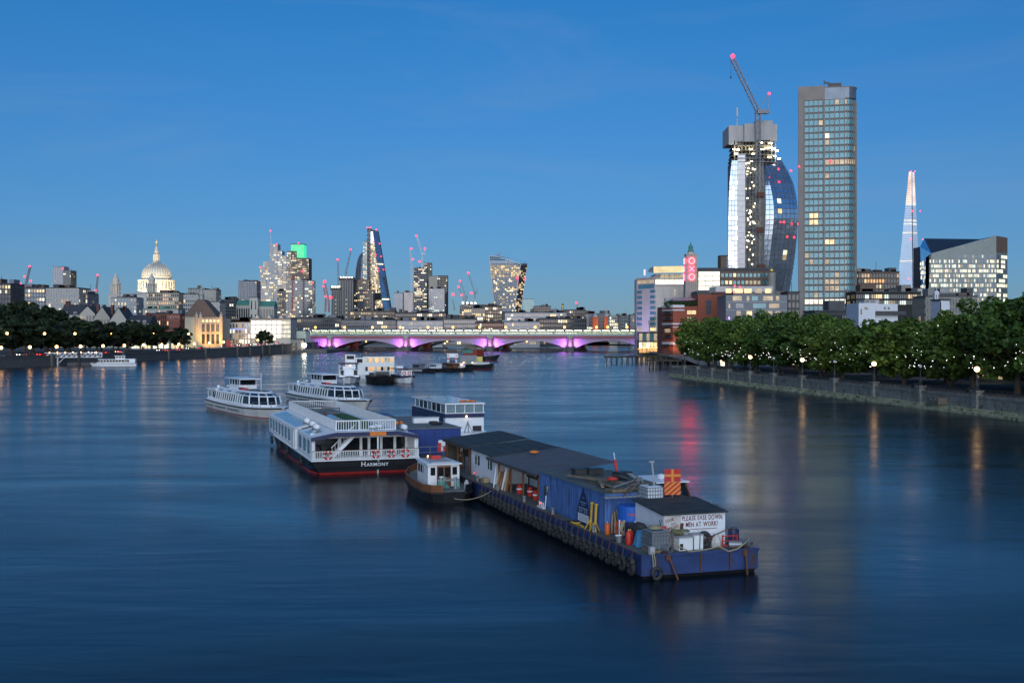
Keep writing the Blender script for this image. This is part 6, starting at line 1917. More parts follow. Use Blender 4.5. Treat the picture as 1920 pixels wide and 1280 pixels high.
def lifebuoy(label, loc, rz, r=0.36, group='lifebuoys'):
 o = thing('lifebuoy', label, 'lifebuoy', loc, rz, group)
 pts = lambda a0, a1: [(r * math.cos(a0 + (a1 - a0) * k / 5), 0, r * math.sin(a0 + (a1 - a0) * k / 5)) for k in range(6)]
 for q in range(4):
  Mb('buoy_red').tube(pts(q * math.pi / 2 + 0.2, (q + 1) * math.pi / 2 - 0.2), 0.085, 7).build('red_segment', o)
  Mb('boat_white').tube(pts(q * math.pi / 2 - 0.2, q * math.pi / 2 + 0.2), 0.087, 7).build('white_segment', o)
 return o
def pickets(mb, p, q, z0, z1, step, w=0.04, key='boat_white', rail=True):
 p, q = Vector(p), Vector(q)
 L = (q - p).length
 n = max(2, int(L / step))
 mb.mat(key)
 for i in range(n + 1):
  c = p + (q - p) * i / n
  mb.box(c.x - w / 2, c.x + w / 2, c.y - w / 2, c.y + w / 2, z0, z1)
 if rail:
  mb.beam((p.x, p.y, z1), (q.x, q.y, z1), 0.07).beam((p.x, p.y, z0 + 0.05), (q.x, q.y, z0 + 0.05), 0.06)
# --- the party boat with the name on its stern
HA, HO = R(18.5), (-17.8, 101.4)
hx = lambda u, v: (HO[0] + u * math.cos(HA) - v * math.sin(HA), HO[1] + u * math.sin(HA) + v * math.cos(HA))
ha = thing('party_boat', 'big white and black party boat named on its stern, with railed top deck', 'boat', (HO[0], HO[1], 0), HA)
BW_, BL = 9.8, 36.0
out = [(0.0, 0.0), (BW_, 0.0), (BW_, 3.0), (BW_, 28), (BW_ - 0.8, 33), (BW_ - 2.8, 37.5), (BW_ / 2, 39.5), (2.8, 37.5), (0.8, 33), (0.0, 28), (0.0, 3.0)]
cen = (BW_ / 2, 18)
def inset(poly, d, dv=None):
 r = []
 for x, y in poly:
  e = d * (1.0 if y < 1 else 0.3) if d > 0 else d
  r.append((x + (e if x < BW_ / 2 - 0.1 else (-e if x > BW_ / 2 + 0.1 else 0)), y + (0.0 if y < 4 else -d) + (dv or 0 if y < 1 else 0)))
 return r
m = Mb('hull_black')
rings = [[(x, y, z) for x, y in inset(out, d, dv)] for d, dv, z in ((1.3, 0.9, -0.7), (0.72, 0.35, 0.18), (0.35, 0.15, 0.7), (0.0, 0.0, 1.25))]
m.loft(rings).build('hull', ha)
m = Mb('hull_red')
m.loft([[(x, y, z) for x, y in inset(out, d, dv)] for d, dv, z in ((1.0, 0.62, -0.25), (0.67, 0.31, 0.2))], cap=False).build('boot_stripe', ha)
Mb('boat_white').prism([(x, y) for x, y in inset(out, -0.06, -0.06)], 1.255, 1.36).build('deck_edge', ha)
# cabin sides: near block, gangway gap, far block, each with tall windows
def cabin_block(v0, v1, wins, nm):
 b = Mb('boat_white')
 b.box(0.05, 0.35, v0, v1, 1.36, 3.35).box(BW_ - 0.35, BW_ - 0.05, v0, v1, 1.36, 3.35)
 for k, (a, c) in enumerate(wins):
  b.box(-0.02, 0.05, a - 0.09, c + 0.09, 1.75, 1.83).box(-0.02, 0.05, a - 0.09, c + 0.09, 3.05, 3.13)
 wo = b.build(nm, ha)
 for a, c in wins:
  put('window', ubox('pale_glass'), wo, (0.0, a, 1.85), scale=(0.05, c - a, 1.18))
  put('window', ubox('pale_glass'), wo, (BW_ - 0.05, a, 1.85), scale=(0.05, c - a, 1.18))
cabin_block(0.3, 9.2, [(1.2, 2.6), (3.6, 5.2), (6.4, 8.2)], 'rear_cabin_wall')
cabin_block(11.3, 33.0, [(14.5 + k * 2.6, 16.0 + k * 2.6) for k in range(7)], 'front_cabin_wall')
Mb('hull_black').box(0.3, 1.6, 9.3, 11.2, 1.36, 3.2).build('gangway_recess', ha)
Mb('boat_white').box(-0.02, 0.03, 11.9, 13.1, 1.4, 3.1).build('side_door', ha)
Mb('tinted').box(0.4, BW_ - 0.4, 3.2, 33, 1.37, 3.3).build('saloon', ha)
# sloping side roofs with skylight strips, upper deck
rf = Mb('boat_white')
for s in (0, 1):
 X = (lambda t: t) if s == 0 else (lambda t: BW_ - t)
 for v0, v1 in ((0.1, 9.2), (11.3, 33.2)):
  q = [(X(0), v0, 3.3), (X(0), v1, 3.3), (X(2.2), v1, 3.78), (X(2.2), v0, 3.78)]
  rf.add(q + [(a, b, c - 0.12) for a, b, c in q], [(0, 3, 2, 1) if s == 0 else (0, 1, 2, 3), (4, 5, 6, 7), (0, 1, 5, 4), (1, 2, 6, 5), (2, 3, 7, 6), (3, 0, 4, 7)])
rf.box(2.2, BW_ - 2.2, 0.1, 35, 3.66, 3.8)
rfo = rf.build('roof', ha)
for k in range(8):
 v = 13.2 + k * 2.35
 Mb('pale_glass').add([(0.35, v, 3.40), (0.35, v + 1.9, 3.40), (1.75, v + 1.9, 3.71), (1.75, v, 3.71)], [(0, 3, 2, 1)]).build('skylight', rfo)
Mb('pale_glass').add([(0.35, 3.2, 3.40), (0.35, 6.8, 3.40), (1.5, 6.8, 3.655), (1.5, 3.2, 3.655)], [(0, 3, 2, 1)]).build('skylight', rfo)
Mb('grass_green').box(2.7, BW_ - 2.4, 2.0, 24, 3.81, 3.83).mat('deck_grey').box(2.7, BW_ - 2.4, 24.01, 34, 3.81, 3.83).build('top_deck', ha)
for nm, a, b in (('top_rail', (2.35, 1.0), (2.35, 33)), ('top_rail', (BW_ - 2.0, 1.0), (BW_ - 2.0, 33)), ('top_rail', (2.35, 1.0), (BW_ - 2.0, 1.0)), ('top_rail', (2.35, 33), (BW_ - 2.0, 33))):
 pm = MB()
 pickets(pm, (*a, 0), (*b, 0), 3.85, 4.75, 0.22 if a[0] != b[0] else 0.17, 0.05 if a[0] != b[0] else 0.11)
 pm.build(nm, ha)
pm = Mb('boat_white').box(2.32, 2.38, 1.0, 1.08, 3.85, 4.85).box(4.45, 4.52, 0.95, 1.05, 3.85, 4.78).box(2.3, 4.5, 0.93, 0.99, 4.68, 4.78)
pm.build('gate_posts', ha)
# stern porch
Mb('navy').add([(-0.05, -0.12, 3.05), (2.2, -0.12, 3.42), (BW_ - 2.0, -0.12, 3.42), (BW_ + 0.05, -0.12, 3.05), (BW_ + 0.05, -0.12, 3.36), (BW_ - 2.0, -0.12, 3.78), (2.2, -0.12, 3.78), (-0.05, -0.12, 3.36),
                      (-0.05, 0.08, 3.05), (2.2, 0.08, 3.42), (BW_ - 2.0, 0.08, 3.42), (BW_ + 0.05, 0.08, 3.05), (BW_ + 0.05, 0.08, 3.36), (BW_ - 2.0, 0.08, 3.78), (2.2, 0.08, 3.78), (-0.05, 0.08, 3.36)],
                     [(0, 1, 6, 7), (1, 2, 5, 6), (2, 3, 4, 5), (8, 15, 14, 9), (9, 14, 13, 10), (10, 13, 12, 11), (0, 8, 9, 1), (1, 9, 10, 2), (2, 10, 11, 3), (7, 6, 14, 15), (6, 5, 13, 14), (5, 4, 12, 13), (0, 7, 15, 8), (3, 11, 12, 4)]).build('stern_fascia', ha)
Mb('orange_paint').box(5.2, 6.7, -0.2, -0.13, 3.43, 3.77).build('orange_sign', ha)
pw = Mb('boat_white').box(0.35, BW_ - 0.35, 3.0, 3.15, 3.0, 3.5)
for u in (0.35, 3.0, 5.0, 5.75, 6.9, 8.2, BW_ - 0.5):
 pw.box(u - 0.12, u + 0.12, 2.95, 3.15, 1.36, 3.1)
bulk = pw.build('stern_bulkhead', ha)
for a, b in ((0.5, 2.85), (3.15, 4.85), (5.15, 5.6), (5.9, 6.75), (7.05, 8.05), (8.35, BW_ - 0.65)):
 put('stern_window', ubox('tinted'), bulk, (a, 3.02, 1.5), scale=(b - a, 0.06, 1.5))
for u in (0.12, BW_ - 0.12, 6.0):
 Mb('boat_white').box(u - 0.06, u + 0.06, 0.1, 0.22, 1.36, 3.4).build('porch_post', ha)
stp = Mb('boat_white').beam((1.9, 0.9, 1.4), (4.2, 0.9, 3.6), 0.1, 0.28).beam((1.9, 1.7, 1.4), (4.2, 1.7, 3.6), 0.1, 0.28)
for k in range(8):
 stp.box(1.95 + k * 0.28, 2.2 + k * 0.28, 0.9, 1.7, 1.62 + k * 0.27, 1.67 + k * 0.27)
for k in range(9):
 stp.box(1.95 + k * 0.27, 1.98 + k * 0.27, 0.86, 0.9, 1.5 + k * 0.262, 2.35 + k * 0.262)
stp.beam((1.9, 0.88, 2.35), (4.0, 0.88, 4.35), 0.06)
stp.build('stairs', ha)
pm = MB()
pickets(pm, (0.05, 0.02, 0), (BW_ - 0.05, 0.02, 0), 1.4, 2.12, 0.155, 0.045)
pickets(pm, (0.05, 0.02, 0), (0.05, 0.3, 0), 1.4, 2.12, 0.14, 0.045)
pm.mat('wood_brown').beam((0, 0.02, 2.16), (BW_, 0.02, 2.16), 0.09, 0.05)
pm.build('stern_rail', ha)
put('stern_lettering', text_mesh('ARMONY', 0.44, 'boat_white', 0.012, 1.12), ha, (5.95, 0.06, 0.80), rot=(math.pi / 2 + 0.13, 0, 0), label='white serif name lettering on the black stern')
put('stern_lettering', text_mesh('H', 0.62, 'boat_white', 0.012, 1.0), ha, (4.66, 0.06, 0.86), rot=(math.pi / 2 + 0.13, 0, 0), label='larger white initial letter on the stern')
Mb('pale_panel').box(5.95, 6.07, -0.1, 0.2, 1.08, 1.3).box(5.95, 6.07, 0.1, 0.5, -0.2, 0.32).build('stern_bracket', ha)
for i, u in enumerate((1.45, 5.75, 7.2, 8.5)):
 x, y = hx(u, -0.08)
 lifebuoy('red and white lifebuoy on the party boat stern rail, ' + ORD[i] + ' from its left', (x, y, 1.75), HA, 0.33 if i in (0, 3) else 0.3, 'lifebuoys on the stern rail')
# things on its roofs
drum_m = Mb('boat_white')
drum_m.smooth = True
drum_m.M = Matrix.Rotation(math.pi / 2, 4, 'X')
drum_m.lathe([(0.05, -0.62), (0.26, -0.6), (0.3, -0.5), (0.3, -0.06), (0.33, -0.05), (0.33, 0.05), (0.3, 0.06), (0.3, 0.5), (0.26, 0.6), (0.05, 0.62)], 14)
drum_m = drum_m.mesh('raft_drum')
cradle_m = Mb('steel').box(-0.35, 0.35, -0.5, -0.42, -0.42, -0.2).box(-0.35, 0.35, 0.42, 0.5, -0.42, -0.2).mesh('raft_cradle')
def raft(label, loc, rz, tilt=0.0):
 o = thing('life_raft', label, 'life raft', loc, rz, 'white life raft canisters')
 put('canister', drum_m, o)
 put('cradle', cradle_m, o)
 o.rotation_euler[0] = tilt
 o.scale = (0.8, 0.8, 0.8)
 return o
for i, (u, v, z) in enumerate(((1.3, 8.2, 4.0), (1.1, 4.6, 4.0), (BW_ - 0.9, 2.4, 3.95), (1.4, 12.6, 4.0))):
 x, y = hx(u, v)
 raft(('white life raft canister on the party boat roof, ' + ('beside the gangway gap', 'near the stern on the left roof', 'at the right stern corner', 'just ahead of the gangway gap')[i]), (x, y, z), HA + 0.2)
x, y = hx(5.6, 0.4)
o = thing('radar_dome', 'small white radar dome on a post at the party boat stern roof', 'radar', (x, y, 3.8), HA)
Mb('boat_white').cyl(0, 0, 0, 0.28, 0.05, 6).lathe([(0.3, 0.28), (0.42, 0.34), (0.42, 0.42), (0.25, 0.52), (0.02, 0.54)], 14).build('dome', o)
for i, (u, v) in enumerate(((3.9, 16), (5.2, 19), (4.2, 23), (6.2, 26), (5.0, 29))):
 x, y = hx(u, v)
 o = thing('deck_table', 'folded deck table on the party boat top deck, ' + ORD[i] + ' from the stern', 'table', (x, y, 3.83), HA + RN.uniform(-0.4, 0.4), 'tables on the party boat top deck')
 Mb('deck_grey' if i else 'wood_brown').box(-0.9, 0.9, -0.4, 0.4, 0.45, 0.52).build('tabletop', o)
 for a, b in ((-0.8, -0.3), (0.8, -0.3), (-0.8, 0.3), (0.8, 0.3)):
  Mb('dark_metal').box(a - 0.03, a + 0.03, b - 0.03, b + 0.03, 0, 0.45).build('leg', o)
x, y = hx(4.1, 13)
o = thing('skylight_box', 'pitched glass roof light on the party boat grass deck', 'roof light', (x, y, 3.83), HA)
Mb('pale_glass').add([(-1.2, -2.4, 0), (1.2, -2.4, 0), (0, -2.0, 0.6), (-1.2, 2.4, 0), (1.2, 2.4, 0), (0, 2.0, 0.6)], [(0, 1, 2), (4, 3, 5), (0, 2, 5, 3), (1, 4, 5, 2)]).build('glazing', o)
Mb('wood_brown').box(-1.3, 1.3, -2.5, 2.5, -0.01, 0.06).build('kerb', o)
for i, v in enumerate((6, 16, 22, 29)):
 x, y = hx(-0.12, v)
 Mb('dark_rubber').torus((0, 0, 0), 0.34, 0.14, 'x', 14, 7).build('tyre_fender', loc=(x, y, 0.7), rz=HA, label='tyre fender on the party boat side, ' + ORD[i] + ' from the stern', cat='tyre', group='tyre fenders on the party boat')
# --- twin white river cruisers
def cruiser(label, stern, rz, red=False):
 o = thing('river_cruiser', label, 'boat', (stern[0], stern[1], 0), rz, 'white river cruisers with glass bows')
 o.scale = (1.18, 1.1, 1.06)
 S = [(0.0, 2.7, 1.35, 0.9, 0.0), (6, 3.1, 1.3, 0.9, 0), (16, 3.2, 1.25, 0.9, 0), (22, 3.1, 1.3, 0.85, 0.1), (26, 2.4, 1.4, 0.75, 0.35), (28.6, 1.4, 1.5, 0.6, 0.6), (30.4, 0.25, 1.6, 0.5, 0.8)]
 hull(o, S, 'boat_cream')
 band(o, S, 0.88, 1.0, 'hull_black', 'rubbing_strake', 0.07)
 band(o, S, -0.2, 0.05, 'hull_red', 'boot_stripe', 0.02)
 for k, (a, b) in enumerate(((2, 6.5), (8, 13), (14.5, 20))):
  Mb('hull_black').box(a, b, -3.22, -3.1, 0.62, 0.72).build('side_slot', o)
 dk = Mb('boat_white')
 dk.loft([[(x, -hb + 0.05, zd + 0.02), (x, hb - 0.05, zd + 0.02), (x, hb - 0.05, zd + 0.1), (x, -hb + 0.05, zd + 0.1)] for x, hb, zd, fl, rk in S])
 dk.build('deck', o)
 # cabin: straight sides to x=20, rounded glazed bow to x=26
 plan = [(5.0, 2.6), (20.0, 2.65), (22.6, 2.35), (24.6, 1.55), (25.6, 0.6), (25.6, -0.6), (24.6, -1.55), (22.6, -2.35), (20.0, -2.65), (5.0, -2.6)]
 shrink = lambda d: [(x - (d if x > 20.5 else 0), y * (1 - d * 0.16)) for x, y in plan]
 cab = Mb('boat_white')
 cab.loft([[(x, y, z) for x, y in shrink(d)] for d, z in ((0, 1.4), (0.05, 1.75), (0.12, 1.75))][:2], cap=True)
 cab.loft([[(x, y, z) for x, y in shrink(d)] for d, z in ((0.45, 2.85), (0.5, 2.98))])
 cab.loft([[(x, y, z) for x, y in shrink(d)] for d, z in ((1.7, 3.3), (2.1, 3.5))])
 cabo = cab.build('cabin', o)
 Mb('tinted').loft([[(x, y, z) for x, y in shrink(d)] for d, z in ((0.2, 1.7), (0.5, 2.9))]).build('inner_dark', o)
 for i in range(len(plan)):
  p, q = plan[i], plan[(i + 1) % len(plan)]
  if p == (5.0, -2.6):
   continue
  L = math.hypot(q[0] - p[0], q[1] - p[1])
  n = 13 if L > 10 else 1
  for k in range(n):
   def P(t, d, z):
    a, b = shrink(d)[i], shrink(d)[(i + 1) % len(plan)]
    return (a[0] + (b[0] - a[0]) * t, a[1] + (b[1] - a[1]) * t, z)
   t0, t1 = (k + 0.10) / n, (k + 0.9) / n
   key = 'pale_glass' if RN.random() < 0.1 else 'tinted'
   Mb(key).add([P(t0, 0.02, 1.8), P(t1, 0.02, 1.8), P(t1, 0.4, 2.8), P(t0, 0.4, 2.8)], [(0, 1, 2, 3)]).build('window', cabo)
   post = Mb('boat_white')
   post.beam(P(k / n, 0.04, 1.75), P(k / n, 0.46, 2.88), 0.16).build('window_post', cabo)
   if n == 1 or (10 < k if plan[i][1] > 0 else k < 2):
    Mb('tinted').add([P(t0, 0.56, 3.0), P(t1, 0.56, 3.0), P(t1, 1.62, 3.28), P(t0, 1.62, 3.28)], [(0, 1, 2, 3)]).build('sloping_window', cabo)
   elif k % 4 == 2:
    Mb('pale_glass').add([P(t0, 0.9, 3.12), P(t1 + 0.08, 0.9, 3.12), P(t1 + 0.08, 1.4, 3.24), P(t0, 1.4, 3.24)], [(0, 1, 2, 3)]).build('roof_light', cabo)
 sl = Mb('boat_white')
 sl.loft([[(x, y, z) for x, y in shrink(d)] for d, z in ((0.5, 2.96), (1.7, 3.26))])
 sl.build('sloping_roof', o)
 Mb('deck_grey').loft([[(x * 0.96 + 0.6, y * 0.72, z) for x, y in shrink(2.1)] for z in (3.5, 3.53)]).build('roof_walk', o)
 # stern house
 sh_ = Mb('boat_white').box(0.5, 5.0, -2.35, 2.35, 1.4, 3.05).box(0.3, 5.4, -2.5, 2.5, 3.05, 3.2)
 sh_.build('stern_house', o)
 for a, b in ((1.4, 1.7), (2.3, 2.6), (3.6, 4.4)):
  Mb('tinted').box(a, b, -2.39, -2.34, 1.9, 2.8).build('stern_window', o)
 # wheelhouse
 wh_ = Mb('boat_white').box(9.0, 14.2, -1.3, 1.3, 3.45, 4.15)
 for x in (9.05, 10.4, 11.8, 13.2, 14.1):
  wh_.box(x - 0.09, x + 0.09, -1.3, -1.2, 4.15, 5.0).box(x - 0.09, x + 0.09, 1.2, 1.3, 4.15, 5.0)
 who = wh_.build('wheelhouse', o)
 Mb('boat_white').box(7.6, 15.4, -1.6, 1.6, 5.0, 5.14).build('wheelhouse_roof', o)
 for a, b in ((9.15, 10.3), (10.5, 11.7), (11.9, 13.1), (13.3, 14.0)):
  Mb('tinted').box(a, b, -1.27, -1.24, 4.18, 4.98).build('wheelhouse_window', who)
 Mb('tinted').box(14.12, 14.16, -1.1, 1.1, 4.18, 4.98).build('windscreen', who)
 Mb('boat_white').beam((20.5, 0, 3.5), (20.5, 0, 6.2), 0.07).build('mast', o)
 rl = Mb('steel')
 rp_ = [(24.6, -2.5, 2.15), (26.6, -2.0, 2.2), (28.8, -1.2, 2.3), (30.2, 0, 2.35), (28.8, 1.2, 2.3), (26.6, 2.0, 2.2), (24.6, 2.5, 2.15)]
 rl.tube(rp_, 0.04, 5)
 for a_, b_, c_ in rp_:
  rl.box(a_ - 0.03, a_ + 0.03, b_ - 0.03, b_ + 0.03, 1.4, c_)
 rl.build('bow_rail', o)
 Mb('buoy_red').box(15.2, 16.4, -1.4, -0.6, 3.53, 3.75).mat('navy').box(14.2, 14.9, -1.4, -0.8, 3.53, 3.8).build('deck_locker', o)
 return o
BH = math.atan2(-0.88, 0.48)
c1 = cruiser('white river cruiser left of the party boat, seen along its starboard side', (-51.0, 200.5), BH)
c2 = cruiser('white river cruiser behind the party boat, glass bow turned to the right', (-41.0, 221.0), BH)
for o_, nm in ((c1, 'left cruiser'), (c2, 'right cruiser')):
 p = Matrix.Translation(o_.location) @ Matrix.Rotation(BH, 4, 'Z')
 for i, yy in enumerate((-1.1, 0.3)):
  q = p @ Vector((2.2 + i * 1.0, yy, 3.6))
  raft('white life raft canister on the stern of the ' + nm + (', outer one' if i == 0 else ', inner one'), tuple(q), BH + 1.2)
# --- flat-fronted white and navy restaurant boat
RA, RO = R(18.5), (-7.9, 136.0)
rx = lambda u, v: (RO[0] + u * math.cos(RA) - v * math.sin(RA), RO[1] + u * math.sin(RA) + v * math.cos(RA))
rb_ = thing('restaurant_boat', 'white and navy glazed restaurant boat behind the blue building', 'boat', (RO[0], RO[1], 0), RA)
m = Mb('hull_black')
pl = [(2.4, -2.6), (3.6, -2.0), (4.9, -0.4), (5.2, 3), (5.2, 18), (-0.4, 18), (-0.4, 3), (-0.1, -0.4), (1.2, -2.0)]
m.loft([[(2.4 + (x - 2.4) * f, y + (0.8 if y < 0 else 0) * (1 - f), z) for x, y in pl] for f, z in ((0.7, -0.6), (0.85, 0), (1.0, 0.65))]).build('hull', rb_)
Mb('boat_white').loft([[(2.4 + (x - 2.4) * f, y, z) for x, y in pl] for f, z in ((1.02, 0.66), (1.03, 0.95))]).build('bulwark', rb_)
b = Mb('boat_white').box(0, 4.8, 0.2, 17, 0.96, 2.62).box(-0.08, 4.88, 0.05, 17, 3.12, 3.2).box(-0.1, 4.9, -0.05, 17.1, 4.2, 4.36)
b.mat('navy').box(-0.04, 4.84, 0.1, 17, 2.63, 3.11)
b.build('lower_cabin', rb_)
Mb('navy').box(-0.06, 0.0, 1.0, 17, 1.3, 2.62).build('side_panel', rb_)
for k in range(5):
 Mb('boat_white').box(0.04 + k * 1.16, 0.14 + k * 1.16, 0.1, 0.22, 3.2, 4.2).build('front_post', rb_)
for k in range(4):
 put('front_pane', ubox('pale_glass'), rb_, (0.2 + k * 1.16, 0.15, 3.2), scale=(1.0, 0.04, 1.0))
for k in range(8):
 Mb('boat_white').box(-0.04, 0.08, 0.1 + k * 2.15, 0.2 + k * 2.15, 3.2, 4.2).build('side_post', rb_)
 if k < 7:
  put('side_pane', ubox('tinted' if k % 3 else 'pale_glass'), rb_, (0.0, 0.3 + k * 2.15, 3.25), scale=(0.04, 1.9, 0.9))
  put('side_pane', ubox('tinted'), rb_, (4.76, 0.3 + k * 2.15, 3.25), scale=(0.04, 1.9, 0.9))
Mb('deck_grey').box(0.3, 4.5, 0.6, 16.6, 3.21, 3.26).build('saloon_floor', rb_)
Mb('wood_brown').box(0.6, 1.6, 3, 14, 3.27, 3.75).box(3.0, 4.2, 3, 14, 3.27, 3.75).build('seating', rb_)
for k in range(6):
 Mb('lit_amber').sphere((1.2 + (k % 2) * 2.4, 2 + k * 1.2, 4.05), 0.09, 6, 4).build('cabin_lamp', rb_)
Mb('pale_glass').box(0.3, 4.5, 0.4, 16.7, 4.365, 4.4).build('roof', rb_)
for u in (0.5, 3.4):
 Mb('hull_black').box(u, u + 1.1, 0.12, 0.19, 0.98, 1.6).build('anchor_port', rb_)
aw = Mb('steel').beam((2.4, -1.6, 0.96), (2.4, -1.2, 2.3), 0.12).beam((1.9, -1.4, 0.96), (2.4, -1.2, 2.2), 0.08).beam((2.9, -1.4, 0.96), (2.4, -1.2, 2.2), 0.08)
aw.build('bow_mast', rb_)
Mb('lamp_white').sphere((2.6, 0.0, 2.75), 0.12, 6, 4).build('bow_lamp', rb_)
for k in range(3):
 x, y = rx(2.8 + 0.7 * k, 2.6)
 o = thing('roof_buoy', 'orange lifebuoy laid flat on the restaurant boat roof, ' + ORD[k] + ' from the left', 'lifebuoy', (x, y, 4.47), 0, 'lifebuoys on the restaurant boat roof')
 Mb('orange_paint').torus((0, 0, 0), 0.28, 0.08, 'z', 12, 6).build('ring', o)
# --- navy store building on its own pontoon
NA, NO = R(18.5), (-4.93, 110.0)
nx = lambda u, v: (NO[0] + u * math.cos(NA) - v * math.sin(NA), NO[1] + u * math.sin(NA) + v * math.cos(NA))
po = thing('store_pontoon', 'low dark pontoon carrying the navy store building', 'pontoon', (NO[0], NO[1], 0), NA)
Mb('hull_black').box(-9.0, 0.4, -3.6, 30, -0.6, 1.0).build('hull', po)
mat('wet_planks', (0.10, 0.095, 0.09), 0.7, var=0.3, scale=1.5)
for k in range(17):
 put('deck_plank', ubox('wet_planks'), po, (-8.9, -3.5 + k * 0.62, 1.0), scale=(9.2, 0.58, 0.1 + RN.uniform(0, 0.03)))
Mb('deck_grey').box(-8.9, 0.3, 7.1, 29.9, 1.0, 1.08).build('deck', po)
mat('store_blue', (0.014, 0.042, 0.2), 0.5, var=0.2, scale=0.8, wear=((0.02, 0.03, 0.08), 0.62, 0.8))
st_ = thing('store_building', 'navy blue panelled store building with a red and white poster door', 'building', (NO[0], NO[1], 1.1), NA)
stw = Mb('store_blue').box(-8.0, 0, 0, 16, 0, 2.45).build('wall', st_)
for k in range(9):
 put('wall_panel', ubox('store_blue'), stw, (-7.95 + k * 0.885, -0.06, 0.03), scale=(0.86, 0.06, 2.38))
Mb('deck_grey').box(-8.1, 0.1, -0.15, 16.1, 2.46, 2.54).build('roof', st_)
Mb('hull_black').box(-7.9, -6.9, -0.1, -0.065, 0.05, 1.5).build('doorway', st_)
dr = Mb('boat_white').box(-2.25, -1.55, -0.11, -0.065, 0.3, 1.35)
dr.build('poster', st_)
Mb('buoy_red').box(-2.35, -2.0, -0.14, -0.112, 0.2, 1.1).box(-1.8, -1.6, -0.14, -0.112, 0.3, 0.8).build('poster_print', st_)
for i, (u, v, w_, d_2, h, key, lab) in enumerate(((-3.2, 6, 2.6, 0.8, 0.5, 'boat_white', 'long white locker lying on the navy store roof'), (-1.6, 3.4, 1.4, 1.0, 0.35, 'dark_rubber', 'dark heap of netting on the navy store roof'), (-5.6, 5, 1.6, 0.6, 0.25, 'orange_paint', 'orange buoyancy float on the navy store roof'))):
 x, y = nx(u, v)
 o = thing('roof_locker', lab, 'locker', (x, y, 3.65), NA)
 if key == 'dark_rubber':
  for k in range(5):
   Mb(key).torus((RN.uniform(-0.5, 0.5), RN.uniform(-0.3, 0.3), 0.1 + 0.05 * k), 0.35, 0.09, 'z', 10, 5).build('coil', o)
 elif key == 'orange_paint':
  for k in range(3):
   Mb(key).sphere((k * 0.45, 0, 0.14), 0.2, 10, 6).build('float', o)
 else:
  Mb(key).box(0, w_, 0, d_2, 0, h).build('box', o)
  Mb('pale_panel').box(-0.05, w_ + 0.05, -0.05, d_2 + 0.05, h + 0.005, h + 0.08).build('lid', o)
x, y = nx(-0.9, -0.7)
raft('white life raft canister at the navy store corner', (x - 7.1, y - 1.9, 3.9), NA + 1.2)
o = thing('blue_container', 'low navy container behind the party boat stacked with orange floats', 'container', (*nx(-8.6, 17), 1.08), NA)
Mb('store_blue').box(0, 7.0, 0, 10, 0, 2.2).build('body', o)
for k in range(16):
 put('rib', ubox('store_blue'), o, (0.1 + k * 0.43, -0.05, 0.05), scale=(0.2, 0.05, 2.1))
for i in range(9):
 u, v = -7.6 + (i % 5) * 1.05, 18.5 + (i // 5) * 1.6
 x, y = nx(u, v)
 o = thing('orange_float', 'orange float slab stacked on the low navy container', 'float', (x, y, 3.29 + (0.0 if i < 5 else 0.0)), NA, 'orange floats on the navy container')
 Mb('orange_paint').box(-0.48, 0.48, -0.7, 0.7, 0, 0.26).build('slab', o)
 Mb('hull_black').box(-0.5, 0.5, -0.06, 0.06, -0.002, 0.27).build('strap', o)
# chairs and a white chest on the pontoon foredeck
x, y = nx(-0.3, -1.6)
o = thing('patio_chair', 'white plastic chair on the pontoon foredeck', 'chair', (x, y, 1.13), NA + 0.3)
Mb('boat_white').box(-0.25, 0.25, -0.25, 0.25, 0.42, 0.46).build('seat', o)
Mb('boat_white').box(-0.25, 0.25, 0.22, 0.27, 0.46, 0.95).build('backrest', o)
for a, b in ((-0.22, -0.22), (0.22, -0.22), (-0.22, 0.22), (0.22, 0.22)):
 Mb('boat_white').box(a - 0.025, a + 0.025, b - 0.025, b + 0.025, 0, 0.42).build('leg', o)
o = thing('pontoon_rail', 'thin metal guard rail along the store pontoon foredeck', 'railing', (*nx(-6.5, -3.3), 1.1), NA)
for k in range(6):
 Mb('steel').box(k * 1.3 - 0.025, k * 1.3 + 0.025, -0.025, 0.025, 0, 1.05).build('post', o)
Mb('steel').box(0, 6.5, -0.02, 0.02, 1.05, 1.1).box(0, 6.5, -0.02, 0.02, 0.55, 0.59).build('rail', o)
# --- tug
TA = R(18)
to = thing('tug_boat', 'small white cabined tug with brown bulwark beside the work pontoon', 'tug', (-4.3, 84.9, 0), TA + math.pi / 2)
S = [(0.0, 0.9, 0.95, 0.8, -0.2), (0.7, 1.55, 0.9, 0.85, -0.1), (2.2, 1.95, 0.85, 0.9, 0), (5.0, 2.05, 0.9, 0.9, 0), (8.0, 1.9, 1.05, 0.85, 0), (10.0, 1.2, 1.25, 0.7, 0.3), (11.0, 0.3, 1.4, 0.5, 0.5)]
m = Mb('hull_black')
m.loft([[(x - rk * (zd - z), y, z) for y, z in [(-hb, zd - 0.12), (-hb * (0.5 + 0.5 * fl), 0.3), (-hb * fl, -0.1), (-hb * 0.6, -0.6), (hb * 0.6, -0.6), (hb * fl, -0.1), (hb * (0.5 + 0.5 * fl), 0.3), (hb, zd - 0.12)]] for x, hb, zd, fl, rk in S]).build('hull', to)
for s, key in ((1, 'wood_brown'), (-1, 'hull_black')):
 bw_ = Mb(key)
 bw_.loft([[(x, s * hb, zd - 0.12), (x, s * (hb + 0.04), zd + 0.42), (x, s * (hb - 0.05), zd + 0.42), (x, s * (hb - 0.1), zd - 0.12)] for x, hb, zd, fl, rk in S])
 bw_.build('bulwark', to)
band(to, S, 0.7, 0.86, 'dark_rubber', 'rubbing_band', 0.12)
